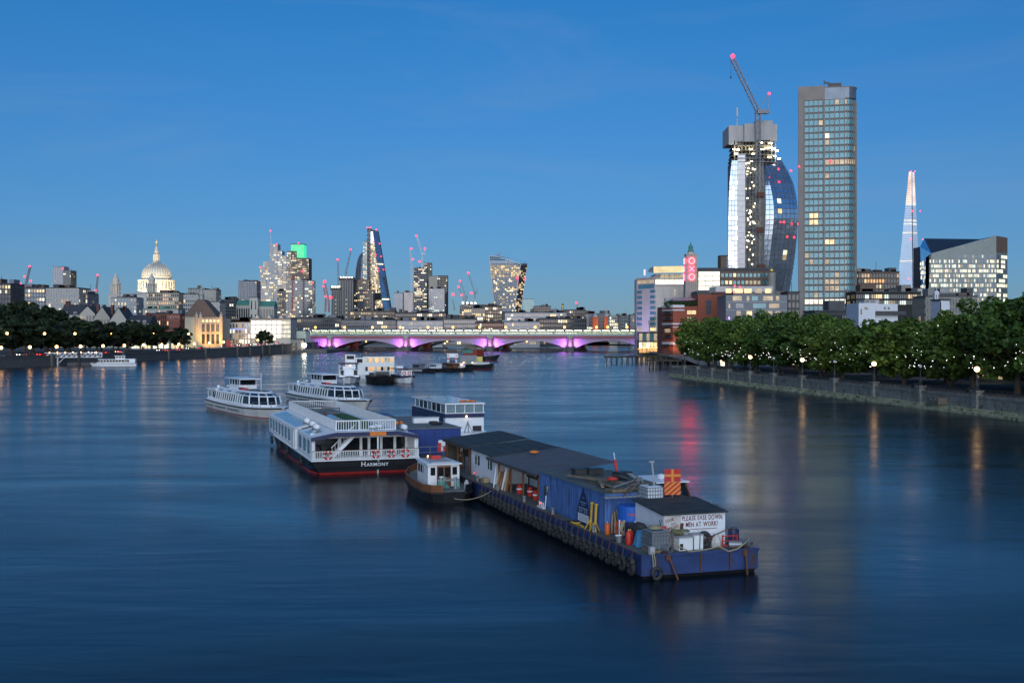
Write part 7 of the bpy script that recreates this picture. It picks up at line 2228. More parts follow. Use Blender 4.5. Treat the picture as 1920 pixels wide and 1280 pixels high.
Mb('deck_grey').loft([[(x, -hb + 0.1, zd - 0.1), (x, hb - 0.1, zd - 0.1), (x, hb - 0.1, zd - 0.05), (x, -hb + 0.1, zd - 0.05)] for x, hb, zd, fl, rk in S]).build('deck', to)
cb = Mb('boat_white')
cb.loft([[(3.1, -1.25, z), (7.0, -1.15, z), (7.0, 1.15, z), (3.1, 1.25, z)] for z in (0.85, 2.55)])
tcab = cb.build('cabin', to)
Mb('boat_white').loft([[(2.85, -1.4, z), (7.2, -1.25, z), (7.2, 1.25, z), (2.85, 1.4, z)] for z in (2.56, 2.64)]).mat('pale_panel').box(3.4, 6.6, -0.9, 0.9, 2.64, 2.72).build('cabin_roof', to)
tdoor = Mb('wood_brown').box(3.0, 3.1, -0.55, 0.55, 0.9, 2.45).build('aft_doors', to)
for y0, y1, z0 in ((-0.48, -0.06, 1.6), (0.06, 0.48, 1.6)):
 put('door_pane', ubox('tinted'), tdoor, (2.97, y0, z0), scale=(0.03, y1 - y0, 0.75))
for y0 in (-1.05, 0.68):
 put('aft_window', ubox('tinted'), tcab, (3.05, y0, 1.75), scale=(0.05, 0.36, 0.6))
for k in range(3):
 put('side_window', ubox('tinted'), tcab, (4.3 + k * 0.85, 1.16, 1.75), scale=(0.5, 0.05, 0.6))
 put('side_window', ubox('tinted'), tcab, (4.3 + k * 0.85, -1.22, 1.75), scale=(0.5, 0.05, 0.6))
tp = Mb('steel').cyl(1.7, 0.55, 0.8, 1.75, 0.13, 8).cyl(1.7, -0.55, 0.8, 1.75, 0.13, 8).box(1.6, 1.8, -0.85, 0.85, 1.45, 1.6).mat('boat_white').cyl(1.7, 0.55, 1.75, 1.82, 0.17, 8).cyl(1.7, -0.55, 1.75, 1.82, 0.17, 8)
tp.build('towing_bitts', to)
mat('hose_green', (0.10, 0.30, 0.26), 0.6, var=0.15)
for k in range(4):
 a = k * 0.13
 Mb('hose_green').tube([(1.6, 0.85 - a, 0.85), (1.62, 0.75 - a, 1.4), (1.7, 0.6 - a, 1.72), (1.85, 0.45 - a * 0.5, 1.45), (1.8, 0.3 - a, 0.9)], 0.055, 6).build('hose', to)
for k in range(2):
 Mb('hose_green').tube([(1.7, -0.5 - k * 0.14, 1.68), (1.6, -0.65 - k * 0.14, 1.3), (1.6, -0.7 - k * 0.14, 0.85)], 0.055, 6).build('hose', to)
Mb('buoy_red').box(5.4, 6.1, -0.4, 0.4, 2.73, 2.98).build('roof_raft', to)
Mb('lamp_white').sphere((6.6, 0.4, 2.85), 0.06, 6, 4).build('roof_lamp', to)
tbt = Mb('pale_panel').cyl(1.2, -1.3, 0.8, 1.4, 0.2, 10).cyl(1.2, -1.3, 1.4, 1.55, 0.12, 10)
tbt.build('vent', to)
# --- far moored group: passenger boats and a dark lighter
def small_hull(o, L, B, zd, key, boot='hull_black'):
 S = [(0, B * 0.4, zd, 0.85, 0), (L * 0.2, B * 0.5, zd * 0.95, 0.9, 0), (L * 0.65, B * 0.5, zd, 0.88, 0), (L * 0.88, B * 0.32, zd * 1.15, 0.7, 0.3), (L, 0.1, zd * 1.35, 0.5, 0.6)]
 hull(o, S, key)
 band(o, S, 0.86, 1.0, 'hull_black', 'rubbing_strake', 0.06)
 band(o, S, -0.15, 0.06, boot, 'boot_stripe', 0.02)
 return S
def windows_row(o, x0, x1, y, z0, z1, n, key, nm='window'):
 for k in range(n):
  a = x0 + (x1 - x0) * k / n
  put(nm, ubox(key if not isinstance(key, (list, tuple)) else RN.choice(key)), o, (a, y, z0), scale=((x1 - x0) / n * 0.78, 0.05, z1 - z0))
FH = math.atan2(-0.93, 0.36)
o = thing('passenger_boat', 'white passenger boat with dark awning, leftmost of the far moored group', 'boat', (PX(652, 312), 312, 0), math.atan2(-0.9, 0.15), 'far moored passenger boats')
small_hull(o, 22, 6.0, 1.5, 'boat_white')
Mb('boat_white').box(1, 15, -2.5, 2.5, 1.5, 2.0).box(2, 14, -2.4, 2.4, 3.3, 3.45).box(13.8, 15.4, -1.2, 1.2, 2.0, 3.9).build('cabin', o)
Mb('tinted').box(2, 14, -2.2, 2.2, 2.0, 3.3).build('saloon', o)
for k in range(7):
 Mb('boat_white').box(2 + k * 1.95, 2.15 + k * 1.95, -2.42, 2.42, 2.0, 3.3).build('cabin_post', o)
Mb('dark_brick').box(1.5, 15.5, -2.6, 2.6, 4.9, 5.0).build('awning', o)
for k in range(5):
 Mb('boat_white').box(2 + k * 3.2, 2.1 + k * 3.2, -2.45, -2.35, 3.45, 4.9).build('awning_post', o)
Mb('boat_white').box(1.6, 14, -2.5, -2.42, 3.45, 4.2).box(15.3, 15.4, -1.6, 1.6, 3.5, 4.4).build('upper_side', o)
Mb('lamp_white').sphere((15.6, 0.3, 4.6), 0.14, 6, 4).build('deck_lamp', o)
o = thing('double_decker_boat', 'tall double decker boat with orange lit windows behind the far group', 'boat', (PX(690, 330), 330, 0), R(8), 'far moored passenger boats')
S = [(-8, 2.6, 1.4, 0.85, 0), (-5, 3.0, 1.3, 0.9, 0), (6, 3.0, 1.3, 0.9, 0), (8.5, 0.3, 1.5, 0.5, 0.4)]
hull(o, S, 'boat_white')
Mb('boat_cream').box(-1.5, 7.5, -2.6, 2.6, 1.3, 6.4).box(-3.0, -1.5, -2.4, 2.4, 1.3, 5.9).build('cabin', o)
windows_row(o, -0.8, 7.2, -2.64, 2.2, 3.4, 9, ['lit_dim', 'lit_amber', 'tinted'])
windows_row(o, -0.5, 7.3, -2.64, 4.7, 6.0, 9, ['lit_warm', 'lit_amber', 'lit_dim'])
Mb('navy').box(-1.6, 7.6, -2.7, 2.7, 6.41, 6.6).build('roof', o)
Mb('boat_white').box(-6.5, -3.6, -2.4, 0.2, 1.3, 6.9).mat('tinted').box(-6.1, -4.0, -2.46, -2.41, 5.6, 6.6).build('bridge_house', o)
Mb('boat_white').box(-3.5, -1.2, -2.65, -2.55, 4.2, 6.0).mat('tinted').box(-3.2, -1.6, -2.7, -2.66, 4.6, 5.7).build('front_screen', o)
o = thing('dark_lighter', 'low dark lighter moored between the far white boats', 'barge', (PX(703, 312), 312, 0), math.atan2(-0.95, 0.25), 'far moored passenger boats')
small_hull(o, 20, 6.4, 1.6, 'hull_black')
Mb('wood_brown').box(2, 15, -2.6, 2.6, 1.6, 1.75).mat('deck_grey').box(3, 12, -2.0, 2.0, 1.75, 2.4).build('hatch_cover', o)
Mb('tinted').box(11, 14, -1.8, 1.8, 1.75, 3.0).mat('boat_cream').box(10.8, 14.2, -2, 2, 3.0, 3.15).build('wheelhouse', o)
o = thing('small_ferry', 'small white ferry with dark canopy, rightmost of the far moored group', 'boat', (PX(741, 308), 308, 0), math.atan2(-0.95, 0.35), 'far moored passenger boats')
small_hull(o, 17, 4.6, 1.5, 'boat_white')
Mb('navy').box(3, 13, -2.0, 2.0, 1.5, 2.0).mat('dark_brick').box(1, 12.5, -2.1, 2.1, 3.6, 3.7).build('canopy', o)
for k in range(6):
 for s in (-1, 1):
  Mb('steel').box(1.2 + k * 2.1, 1.3 + k * 2.1, s * 1.95 - 0.05, s * 1.95 + 0.05, 1.5, 3.6).build('canopy_post', o)
Mb('boat_white').box(9.5, 12, -1.4, 1.4, 1.5, 3.3).box(3, 5, -0.9, 0.9, 3.7, 4.3).build('wheelhouse', o)
Mb('buoy_red').torus((12.06, -0.7, 2.6), 0.4, 0.12, 'x', 12, 6).torus((12.06, 0.7, 2.6), 0.4, 0.12, 'x', 12, 6).build('lifebuoys', o)
# --- far working boats and barges before the bridge
FB = [('work_boat', 'black work boat with white stripes, leftmost of the far working boats', 785, 385, 13, 4.4, 'hull_black', 0), ('work_boat', 'white topped work boat second in the far working row', 817, 392, 13, 4.2, 'hull_black', 1),
      ('work_boat', 'dark tug third in the far working row', 838, 410, 11, 4.0, 'hull_black', 2), ('work_boat', 'low orange-brown work boat before the yellow cabin', 848, 396, 11, 3.6, 'orange_paint', 3),
      ('work_boat', 'dark tug with a bright deck lamp at the end of the row', 861, 400, 12, 4.0, 'hull_black', 4)]
for nm, lab, px, D_, L, B, key, v in FB:
 o = thing(nm, lab, 'boat', (PX(px, D_) - 3, D_ + 3, 0), math.atan2(-0.7, 0.7), 'far working boats')
 small_hull(o, L, B, 1.1, 'hull_black')
 if v == 0:
  for z in (0.45, 0.75):
   Mb('boat_white').box(1.5, 8.5, -2.35, -2.2, z, z + 0.14).build('white_stripe', o)
 Mb('boat_white' if v in (1, 4) else ('wood_brown' if v == 3 else 'grey_panel')).box(2.5, 6.0, -1.2, 1.2, 1.1, 2.6).box(2.2, 6.3, -1.4, 1.4, 2.61, 2.72).build('wheelhouse', o)
 windows_row(o, 2.7, 5.9, -1.25, 1.7, 2.4, 4, 'tinted')
 Mb('dark_metal').cyl(1.6, 0, 1.0, 2.4, 0.25, 8).build('funnel', o)
 if v in (2, 4):
  Mb('lamp_white').sphere((6.4, -0.6, 2.2), 0.2, 6, 4).build('deck_lamp', o)
o = thing('crane_barge', 'barge with white red-striped jack legs and a yellow cabin', 'barge', (PX(838, 425), 425, 0), R(10), 'far moored barges')
Mb('hull_black').box(0, 18, 0, 8, -0.6, 1.2).build('hull', o)
Mb('logo_yellow').box(5.0, 13.5, 0.5, 4, 1.2, 4.4).build('yellow_cabin', o)
Mb('boat_white').box(6.0, 11, 0.44, 0.49, 3.3, 3.9).build('cabin_lettering', o)
for x in (0.6, 3.6):
 Mb('boat_white').cyl(x, 1.0, 0, 5.6, 0.45, 8).mat('buoy_red').cyl(x, 1.0, 4.6, 5.1, 0.48, 8).cyl(x, 1.0, 3.4, 3.9, 0.48, 8).build('jack_leg', o)
Mb('boat_white').box(0.2, 4.2, 0.6, 3, 4.2, 5.6).mat('navy').box(1.0, 3.2, 0.4, 3, 1.2, 3.0).build('platform', o)
o = thing('deck_barge', 'long dark deck barge with a grey container, behind the working boats', 'barge', (PX(868, 420), 424, 0), R(-48), 'far moored barges')
small_hull(o, 17, 6.0, 1.7, 'hull_black', 'hull_red')
Mb('lead_grey').box(0.5, 5, -2.2, 2.2, 1.75, 5.0).build('grey_container', o)
Mb('boat_cream').box(8, 12.5, -2.0, 2.0, 1.75, 2.6).build('deck_cargo', o)
for x in (3.5, 8.5):
 Mb('lamp_white').sphere((x, -2.8, 2.4), 0.2, 6, 4).build('deck_lamp', o)
o = thing('deck_barge', 'farthest dark barge with a green hatch and rust red side', 'barge', (PX(878, 560), 562, 0), R(-30), 'far moored barges')
small_hull(o, 18, 7.0, 2.2, 'hull_black', 'hull_red')
Mb('rail_red').box(-1, 7, -3.3, 3.3, 1.4, 3.6).mat('copper_green').box(-1.5, 4.5, -3.4, 3.4, 3.62, 5.2).mat('rail_red').box(4.51, 7, -3.2, 3.2, 3.62, 5.2).build('hatch', o)
# ------------------------------------------------------------------ the long work pontoon in front
QA, QO, DZ = R(18), (6.6, 58.2), 1.25
qx = lambda u, v: (QO[0] + u * math.cos(QA) - v * math.sin(QA), QO[1] + u * math.sin(QA) + v * math.cos(QA))
q3 = lambda u, v, z=DZ: (*qx(u, v), z)
mat('pontoon_blue', (0.02, 0.046, 0.15), 0.55, var=0.4, scale=1.1, wear=((0.055, 0.035, 0.03), 0.555, 1.3), bump=0.2)
mat('pontoon_deck', (0.10, 0.115, 0.105), 0.75, var=0.35, scale=0.9, wear=((0.11, 0.06, 0.035), 0.60, 0.5), bump=0.2)
mat('container_blue', (0.06, 0.14, 0.36), 0.5, var=0.4, scale=1.4, wear=((0.035, 0.05, 0.09), 0.57, 0.9), stretch=(1, 1, 0.35))
mat('felt_roof', (0.035, 0.042, 0.045), 0.8, var=0.4, scale=1.2, wear=((0.075, 0.075, 0.07), 0.57, 0.7))
mat('shed_white', (0.74, 0.76, 0.8), 0.6, var=0.07, scale=1.5)
mat('shed_worn', (0.55, 0.52, 0.5), 0.75, var=0.3, scale=2.0, wear=((0.16, 0.12, 0.10), 0.55, 1.6), stretch=(1, 1, 0.4))
mat('rust', (0.12, 0.05, 0.03), 0.85, var=0.35, scale=2.0, bump=0.3)
mat('letter_red', (0.15, 0.006, 0.008), 0.7, var=0.2, scale=6)
mat('sign_red', (0.5, 0.012, 0.01), 0.45, var=0.06)
mat('sign_yellow', (0.72, 0.26, 0.03), 0.45, var=0.06)
mat('prop_yellow', (0.6, 0.36, 0.03), 0.55, var=0.15)
mat('gas_red', (0.55, 0.03, 0.02), 0.45, var=0.12)
mat('gas_orange', (0.6, 0.12, 0.02), 0.45, var=0.12)
mat('tank_blue', (0.02, 0.12, 0.5), 0.4, var=0.1)
mat('banner_blue', (0.012, 0.02, 0.09), 0.5, var=0.08)
mat('banner_ink', (0.3, 0.36, 0.5), 0.6)
mat('tarp_blue', (0.05, 0.2, 0.38), 0.6, var=0.2)
mat('pallet_wood', (0.22, 0.16, 0.1), 0.85, var=0.3, scale=3)
mat('ply', (0.42, 0.30, 0.17), 0.7, var=0.2, scale=2)
mat('tank_white', (0.62, 0.66, 0.72), 0.45, var=0.08)
mat('tank_grey', (0.17, 0.20, 0.22), 0.45, var=0.15)
mat('cage_steel', (0.18, 0.2, 0.22), 0.45, 0.4, var=0.1)
glow('small_red', (1.0, 0.05, 0.05), 2.2)
PWD, PLN = 6.75, 43.5
pon = thing('work_pontoon', 'long blue work pontoon crowded with sheds and containers, tyres along its side', 'pontoon', q3(0, 0, 0), QA)
Mb('hull_black').loft([[(0.35, 0.55, -0.6), (PWD - 0.3, 0.55, -0.6), (PWD - 0.3, PLN, -0.6), (0.35, PLN, -0.6)], [(0.12, 0.12, 0.18), (PWD - 0.1, 0.12, 0.18), (PWD - 0.1, PLN, 0.18), (0.12, PLN, 0.18)]]).build('hull_bottom', pon)
hco = Mb('hull_black').box(0.1, PWD - 0.1, 0.1, PLN, 0.18, DZ - 0.12).build('hull', pon)
for k in range(9):
 a, b = k * PLN / 9, (k + 1) * PLN / 9
 put('side_plate', ubox('pontoon_blue'), hco, (0.0, a + 0.01, 0.2), scale=(0.1, b - a - 0.02, DZ - 0.28))
 put('side_plate', ubox('pontoon_blue'), hco, (PWD - 0.1, a + 0.01, 0.2), scale=(0.1, b - a - 0.02, DZ - 0.28))
for k in range(4):
 a, b = k * PWD / 4, (k + 1) * PWD / 4
 put('bow_plate', ubox('pontoon_blue'), hco, (a + 0.008, -0.004, 0.2), scale=(b - a - 0.016, 0.1, DZ - 0.26))
for k in range(22):
 a, b = k * PLN / 22, (k + 1) * PLN / 22
 put('deck_plate', ubox('pontoon_deck'), pon, (0.02, a + 0.006, DZ - 0.1), scale=(PWD - 0.04, b - a - 0.012, 0.1 + RN.uniform(-0.004, 0.004)))
eb = Mb('pontoon_blue').box(-0.05, 0.06, -0.06, PLN, DZ - 0.1, DZ + 0.03).box(-0.05, PWD + 0.05, -0.08, 0.03, DZ - 0.08, DZ + 0.05).mat('rust').box(-0.03, 0.04, 0.4, PLN, DZ + 0.031, DZ + 0.05)
eb.build('gunwale', pon)
for u in (1.45, 5.9):
 Mb('rust').beam((u, -0.12, DZ), (u + (0.5 if u < 3 else 0.02), -0.3, -0.1), 0.09).box(u - 0.12, u + 0.12, -0.14, 0.0, DZ - 0.3, DZ).build('bow_chain', pon)
Mb('rust').box(3.3, 3.36, -0.1, 0, 0.2, DZ).box(5.0, 5.05, -0.1, 0, 0.2, DZ).build('weld_seam', pon)
# tyres: hung from short chains along the near side
tyre_m = Mb('dark_rubber')
tyre_m.smooth = True
tyre_m = tyre_m.torus((0, 0, 0), 0.28, 0.125, 'x', 20, 9, 1.15).mesh('tyre')
chain_m = Mb('rust').beam((0, 0, 0.34), (0.1, 0, 0.8), 0.04).mesh('tyre_chain')
NTY = 30
for i in range(NTY):
 v = 0.75 + i * 0.92 if i == 0 else 1.9 + (i - 1) * 0.93
 o = thing('tyre_fender', 'black tyre fender hung on the work pontoon side, ' + ORD[i] + ' from the near corner', 'tyre', q3(-0.24, v, 0.58 + RN.uniform(-0.05, 0.05)), QA + RN.uniform(-0.12, 0.12), 'tyre fenders along the work pontoon')
 put('tyre', tyre_m, o, scale=(1.1, 1.15, 1.15) if i == 0 else None, rot=(RN.uniform(-0.2, 0.2), RN.uniform(-0.1, 0.06), 0))
 put('chain', chain_m, o)
o = thing('tyre_fender', 'dark blue tyre fender low on the pontoon bow beside a mooring post', 'tyre', q3(0.75, -0.22, 0.35), QA + math.pi / 2, 'tyre fenders along the work pontoon')
put('tyre', tyre_m, o, scale=(0.8, 0.85, 0.85))
put('chain', chain_m, o)
# bollards along the edge
bol = Mb('steel').lathe([(0.12, 0), (0.1, 0.05), (0.1, 0.3), (0.15, 0.34), (0.15, 0.4), (0.02, 0.42)], 10).mesh('bollard_post')
bolb = Mb('rust').box(-0.2, 0.2, -0.2, 0.2, 0, 0.04).mesh('bollard_base')
for i, (u, v) in enumerate(((0.3, 7.2), (0.3, 14.0), (0.3, 19.6), (0.3, 25.6), (0.35, 31.0), (0.35, 36.5))):
 o = thing('bollard', 'rusty topped mooring bollard on the pontoon edge, ' + ORD[i] + ' from the near corner', 'bollard', q3(u, v), QA, 'bollards along the pontoon edge')
 put('post', bol, o, (0, 0, 0.03))
 put('base', bolb, o)
o = thing('mooring_post', 'pale square mooring post with rope at the pontoon near corner', 'bollard', q3(0.62, 0.12), QA)
Mb('pale_panel').box(-0.13, 0.13, -0.13, 0.13, 0, 0.42).build('post', o)
Mb('rope').tube([(-0.05, -0.16, 0.2), (-0.06, -0.3, -0.2), (-0.02, -0.32, -0.8)], 0.03, 6).tube([(0.05, -0.16, 0.15), (0.08, -0.28, -0.3), (0.05, -0.3, -0.75)], 0.03, 6).build('rope', o)
for i, (u, lab) in enumerate(((1.55, 'wide rusty pipe bollard lying at the left of the pontoon bow'), (5.55, 'pale round bollard with rope at the right of the pontoon bow'), (6.25, 'small round bollard at the right end of the bow'))):
 o = thing('pipe_bollard', lab, 'bollard', q3(u, 0.35, DZ + 0.22), QA)
 m = Mb('steel')
 m.M = Matrix.Rotation(math.pi / 2, 4, 'X') @ Matrix.Rotation(0.3 if i != 1 else 1.2, 4, 'Y')
 m.lathe([(0.05, -0.33), (0.2, -0.32), (0.2, 0.34), (0.16, 0.35), (0.16, 0.1)], 14, cap=False)
 m.build('barrel', o)
 Mb('rust').box(-0.25, 0.25, -0.2, 0.2, -0.22, -0.16).build('base', o)
rp = Mb('rope').tube([q3(1.9, 0.3, 1.75), q3(2.7, -0.05, 1.32), q3(3.6, -0.1, 1.38), q3(4.4, -0.05, 1.5), q3(4.9, -0.14, 1.22), q3(5.4, -0.14, 1.32), q3(5.9, -0.1, 1.6), q3(6.3, 0.2, 1.72)], 0.035, 6)
rp.build('mooring_rope', label='slack rope draped along the pontoon bow edge', cat='rope')
pts = [Vector(q3(0.3, 25.6, DZ + 0.3))]
e = Vector((-5.6, 86.0, 0.75))
for k in range(1, 13):
 t = k / 12
 c = pts[0] * (1 - t) + e * t
 c.z -= 1.9 * 4 * t * (1 - t) * 0.42
 pts.append(c)
Mb('rope').tube([tuple(p_) for p_ in pts], 0.035, 6).build('tow_rope', label='pale slack rope looping from the tug to the pontoon', cat='rope')
# --- white shed with the painted warning
SU0, SU1, SV0, SV1 = 1.98, 5.62, 1.55, 5.15
SHF, SHB = 1.72, 1.98
wsh = thing('warning_shed', 'white shed with a black sloping roof and hand painted warning words', 'shed', q3(SU0, SV0), QA)
SW_, SD_ = SU1 - SU0, SV1 - SV0
sb = Mb('shed_white')
sb.add([(0, 0.03, 0), (SW_, 0.03, 0), (SW_, SD_, 0), (0, SD_, 0), (0, 0.03, SHF), (SW_, 0.03, SHF), (SW_, SD_, SHB), (0, SD_, SHB)], [(0, 1, 5, 4), (1, 2, 6, 5), (2, 3, 7, 6), (3, 0, 4, 7)])
shw = sb.build('wall', wsh)
for k, (a, b, key) in enumerate(((0.0, 1.0, 'shed_worn'), (1.01, 2.3, 'shed_white'), (2.31, SW_, 'shed_white'))):
 put('front_board', ubox(key), shw, (a, 0.0, 0.02), scale=(b - a, 0.03, SHF - 0.03))
Mb('rust').add([(0.98, -0.012, 1.28), (1.18, -0.012, 1.28), (1.12, -0.012, 0.75), (1.0, -0.012, 0.35), (0.92, -0.012, 0.9)], [(0, 1, 2, 3, 4)]).build('peeled_patch', shw)
rb2 = Mb('felt_roof')
q = [(-0.12, -0.15, SHF + 0.02), (SW_ + 0.12, -0.15, SHF + 0.02), (SW_ + 0.12, SD_ + 0.15, SHB + 0.04), (-0.12, SD_ + 0.15, SHB + 0.04)]
rb2.add(q + [(a, b, c + 0.07) for a, b, c in q], [(3, 2, 1, 0), (4, 5, 6, 7), (0, 1, 5, 4), (1, 2, 6, 5), (2, 3, 7, 6), (3, 0, 4, 7)])
sro = rb2.build('roof', wsh)
for k in range(4):
 t = (k + 0.5) / 4
 Mb('hull_black').beam((-0.12, -0.15 + t * (SD_ + 0.3), SHF + 0.095 + 0.28 * t), (SW_ + 0.12, -0.15 + t * (SD_ + 0.3), SHF + 0.095 + 0.28 * t), 0.04, 0.02).build('batten', sro)
def words(txt, u, z, size, jit, key='letter_red', slope=0.0, gap=1.0):
 r_ = random.Random(len(txt) * 7 + int(z * 10))
 x = u
 full = sum(size * 0.42 if c == ' ' else max(v.co.x for v in _letters[c].vertices) * 2 * size + size * 0.13 for c in txt)
 k_ = gap / full
 for ch in txt:
  if ch == ' ':
   x += size * 0.42 * k_
   continue
  me = text_mesh(ch, size * r_.uniform(0.95, 1.05), key, 0.004, bold=0.008)
  me.transform(Matrix.Diagonal((k_, 1, 1, 1)))
  wd = me.vertices and (max(v.co.x for v in me.vertices) - min(v.co.x for v in me.vertices)) or size * 0.3
  put('painted_letter', me, shw, (x + wd / 2, -0.012, z + slope * (x - u) + r_.uniform(-jit, jit)), rot=(math.pi / 2, r_.uniform(-0.06, 0.06) - slope, 0), label='painted letter ' + ch if ch.isalpha() else None)
  x += wd + size * 0.13 * k_
 return x
words('PLEASE EASE DOWN', 1.08, 1.50, 0.35, 0.012, gap=2.5)
words('MEN AT WORK!', 1.3, 1.16, 0.35, 0.012, gap=1.95)
words('LOOK!', 0.12, 1.42, 0.22, 0.012, slope=0.22, gap=0.55)
words('DANGER!!', 0.08, 0.98, 0.22, 0.012, slope=0.2, gap=0.85)
sq = Mb('letter_red')
for k in range(14):
 sq.beam((1.55 + k * 0.115, -0.01, 0.91 + (0.02 if k % 2 else 0)), (1.665 + k * 0.115, -0.01, 0.91 + (0 if k % 2 else 0.02)), 0.012, 0.03)
sq.beam((0.3, -0.01, 0.82), (0.72, -0.01, 0.93), 0.012, 0.03).beam((0.35, -0.01, 0.76), (0.7, -0.01, 0.85), 0.012, 0.025).beam((0.45, -0.01, 1.22), (0.72, -0.01, 1.3), 0.012, 0.03)
sq.build('painted_underline', shw)
# --- corrugated blue containers
CU0, CV0, CL_, CWD, CHT = 0.8, 6.75, 11.2, 2.45, 2.2
def container(label, u, v, L, W, Hh, key='container_blue'):
 o = thing('container', label, 'container', q3(u, v), QA, 'corrugated containers on the pontoon')
 Mb(key).box(0.08, W - 0.04, 0.04, L - 0.04, 0.03, Hh - 0.03).build('shell', o)
 sho = o.children[0]
 n = int(L / 0.3)
 for k in range(n):
  put('corrugation', ubox(key), sho, (0.0, 0.16 + k * (L - 0.3) / n, 0.12), scale=(0.09, (L - 0.3) / n * 0.5, Hh - 0.24))
 for k in range(int(W / 0.3)):
  put('corrugation', ubox(key), sho, (0.16 + k * 0.3, 0.0, 0.12), scale=(0.16, 0.045, Hh - 0.24))
 fr_ = Mb(key)
 for a in (0, W - 0.1):
  for b in (0, L - 0.1):
   fr_.box(a - 0.01, a + 0.11, b - 0.01, b + 0.11, 0, Hh)
 fr_.box(-0.01, 0.1, 0.11, L - 0.11, Hh - 0.12, Hh).box(-0.01, 0.1, 0.11, L - 0.11, 0, 0.12).box(0.11, W - 0.11, -0.01, 0.1, Hh - 0.12, Hh).box(0.11, W - 0.11, -0.01, 0.1, 0, 0.12)
 fr_.build('frame', o)
 Mb('pontoon_deck').box(0.0, W, 0.0, L, Hh + 0.004, Hh + 0.03).build('roof', o)
 return o
cont = container('corrugated blue container with a bottle shaped banner facing the deck edge', CU0, CV0, CL_, CWD, CHT)
container('second corrugated blue container behind the banner one', CU0 + CWD + 0.1, CV0 + 0.3, CL_ - 0.4, CWD - 0.05, CHT - 0.05)
# banner on the long side: tower outline, small print
bn = thing('banner', 'dark blue bottle shaped banner with white print on the container side', 'banner', q3(CU0 - 0.06, CV0), QA)
V0 = 3.15
out_b = [(V0 - 0.95, 0.02), (V0 + 0.95, 0.02), (V0 + 0.95, 0.75), (V0 + 0.85, 1.0), (V0 + 0.55, 1.45), (V0 + 0.35, 1.75), (V0 + 0.13, 1.95), (V0 + 0.05, 2.2), (V0 - 0.05, 2.2), (V0 - 0.13, 1.95), (V0 - 0.35, 1.75), (V0 - 0.55, 1.45), (V0 - 0.85, 1.0), (V0 - 0.95, 0.75)]
Mb('banner_blue').add([(-0.012, v, z) for v, z in out_b] + [(0.0, v, z) for v, z in out_b], [tuple(range(13, -1, -1)), tuple(range(14, 28))] + [(i, (i + 1) % 14, 14 + (i + 1) % 14, 14 + i) for i in range(14)]).build('cloth', bn)
Mb('boat_white').box(-0.02, -0.013, V0 - 0.85, V0 + 0.85, 0.16, 0.62).build('print_panel', bn)
pr_ = Mb('banner_ink')
for z in (0.52, 0.4, 0.28):
 pr_.box(-0.024, -0.021, V0 - 0.7, V0 + 0.7, z - 0.025, z + 0.025)
pr_.box(-0.018, -0.013, V0 - 0.5, V0 + 0.5, 1.28, 1.33).box(-0.018, -0.013, V0 - 0.28, V0 + 0.28, 1.15, 1.19).box(-0.018, -0.013, V0 - 0.14, V0 + 0.14, 1.58, 1.62).box(-0.018, -0.013, V0 - 0.75, V0 + 0.75, 0.93, 1.0)
pr_.build('print_lines', bn)
for t_, vv in (('O', 0.55), ('P', 0.2), ('E', -0.2), ('N', -0.55)):
 put('print_letter', text_mesh(t_, 0.3, 'banner_ink', 0.003, bold=0.008), bn, (-0.016, V0 + vv, 0.78), rot=(math.pi / 2, 0, -math.pi / 2), label='pale capital ' + t_)
o = thing('long_brush', 'white handled rake and broom leaning on the blue container', 'broom', q3(0.55, 16.2), QA)
Mb('boat_white').beam((0, 0, 0.02), (0.2, 0.1, 1.45), 0.05).build('handle', o)
Mb('boat_white').box(-0.1, 0.1, 0.1, 1.3, 0.0, 0.08).build('head', o)
for k in range(3):
 Mb('boat_white').box(-0.03, 0.03, 0.3 + k * 0.35, 0.36 + k * 0.35, 0.08, 0.4).build('tine', o)
Mb('dark_rubber').box(0.0, 0.14, -0.02, 0.12, 0.9, 1.5).build('glove', o)
# yellow steel props leaning by the container
for i, (vv, lean) in enumerate(((7.4, 0.08), (8.1, 0.1))):
 o = thing('steel_prop', 'yellow tripod steel prop leaning on the container, the ' + ('nearer' if i == 0 else 'farther') + ' one', 'prop', q3(0.45, vv), QA, 'yellow steel props by the container')
 Mb('prop_yellow').beam((0, 0, 0.1), (lean, 0, 1.55), 0.11).box(lean - 0.08, lean + 0.08, -0.08, 0.08, 1.5, 1.6).build('stem', o)
 for a in (0.3, 2.4, 4.5):
  Mb('prop_yellow').beam((0.02, 0, 0.6), (0.33 * math.cos(a), 0.33 * math.sin(a), 0.02), 0.06).build('leg', o)
Mb('prop_yellow').box(-0.06, 0.06, 0, 1.9, 0, 0.08).box(-0.25, 0.25, 1.0, 1.1, 0.08, 0.13).build('prop_bar', loc=q3(0.35, 9.0), rz=QA, label='yellow steel bar lying on the deck behind the props', cat='steel bar')
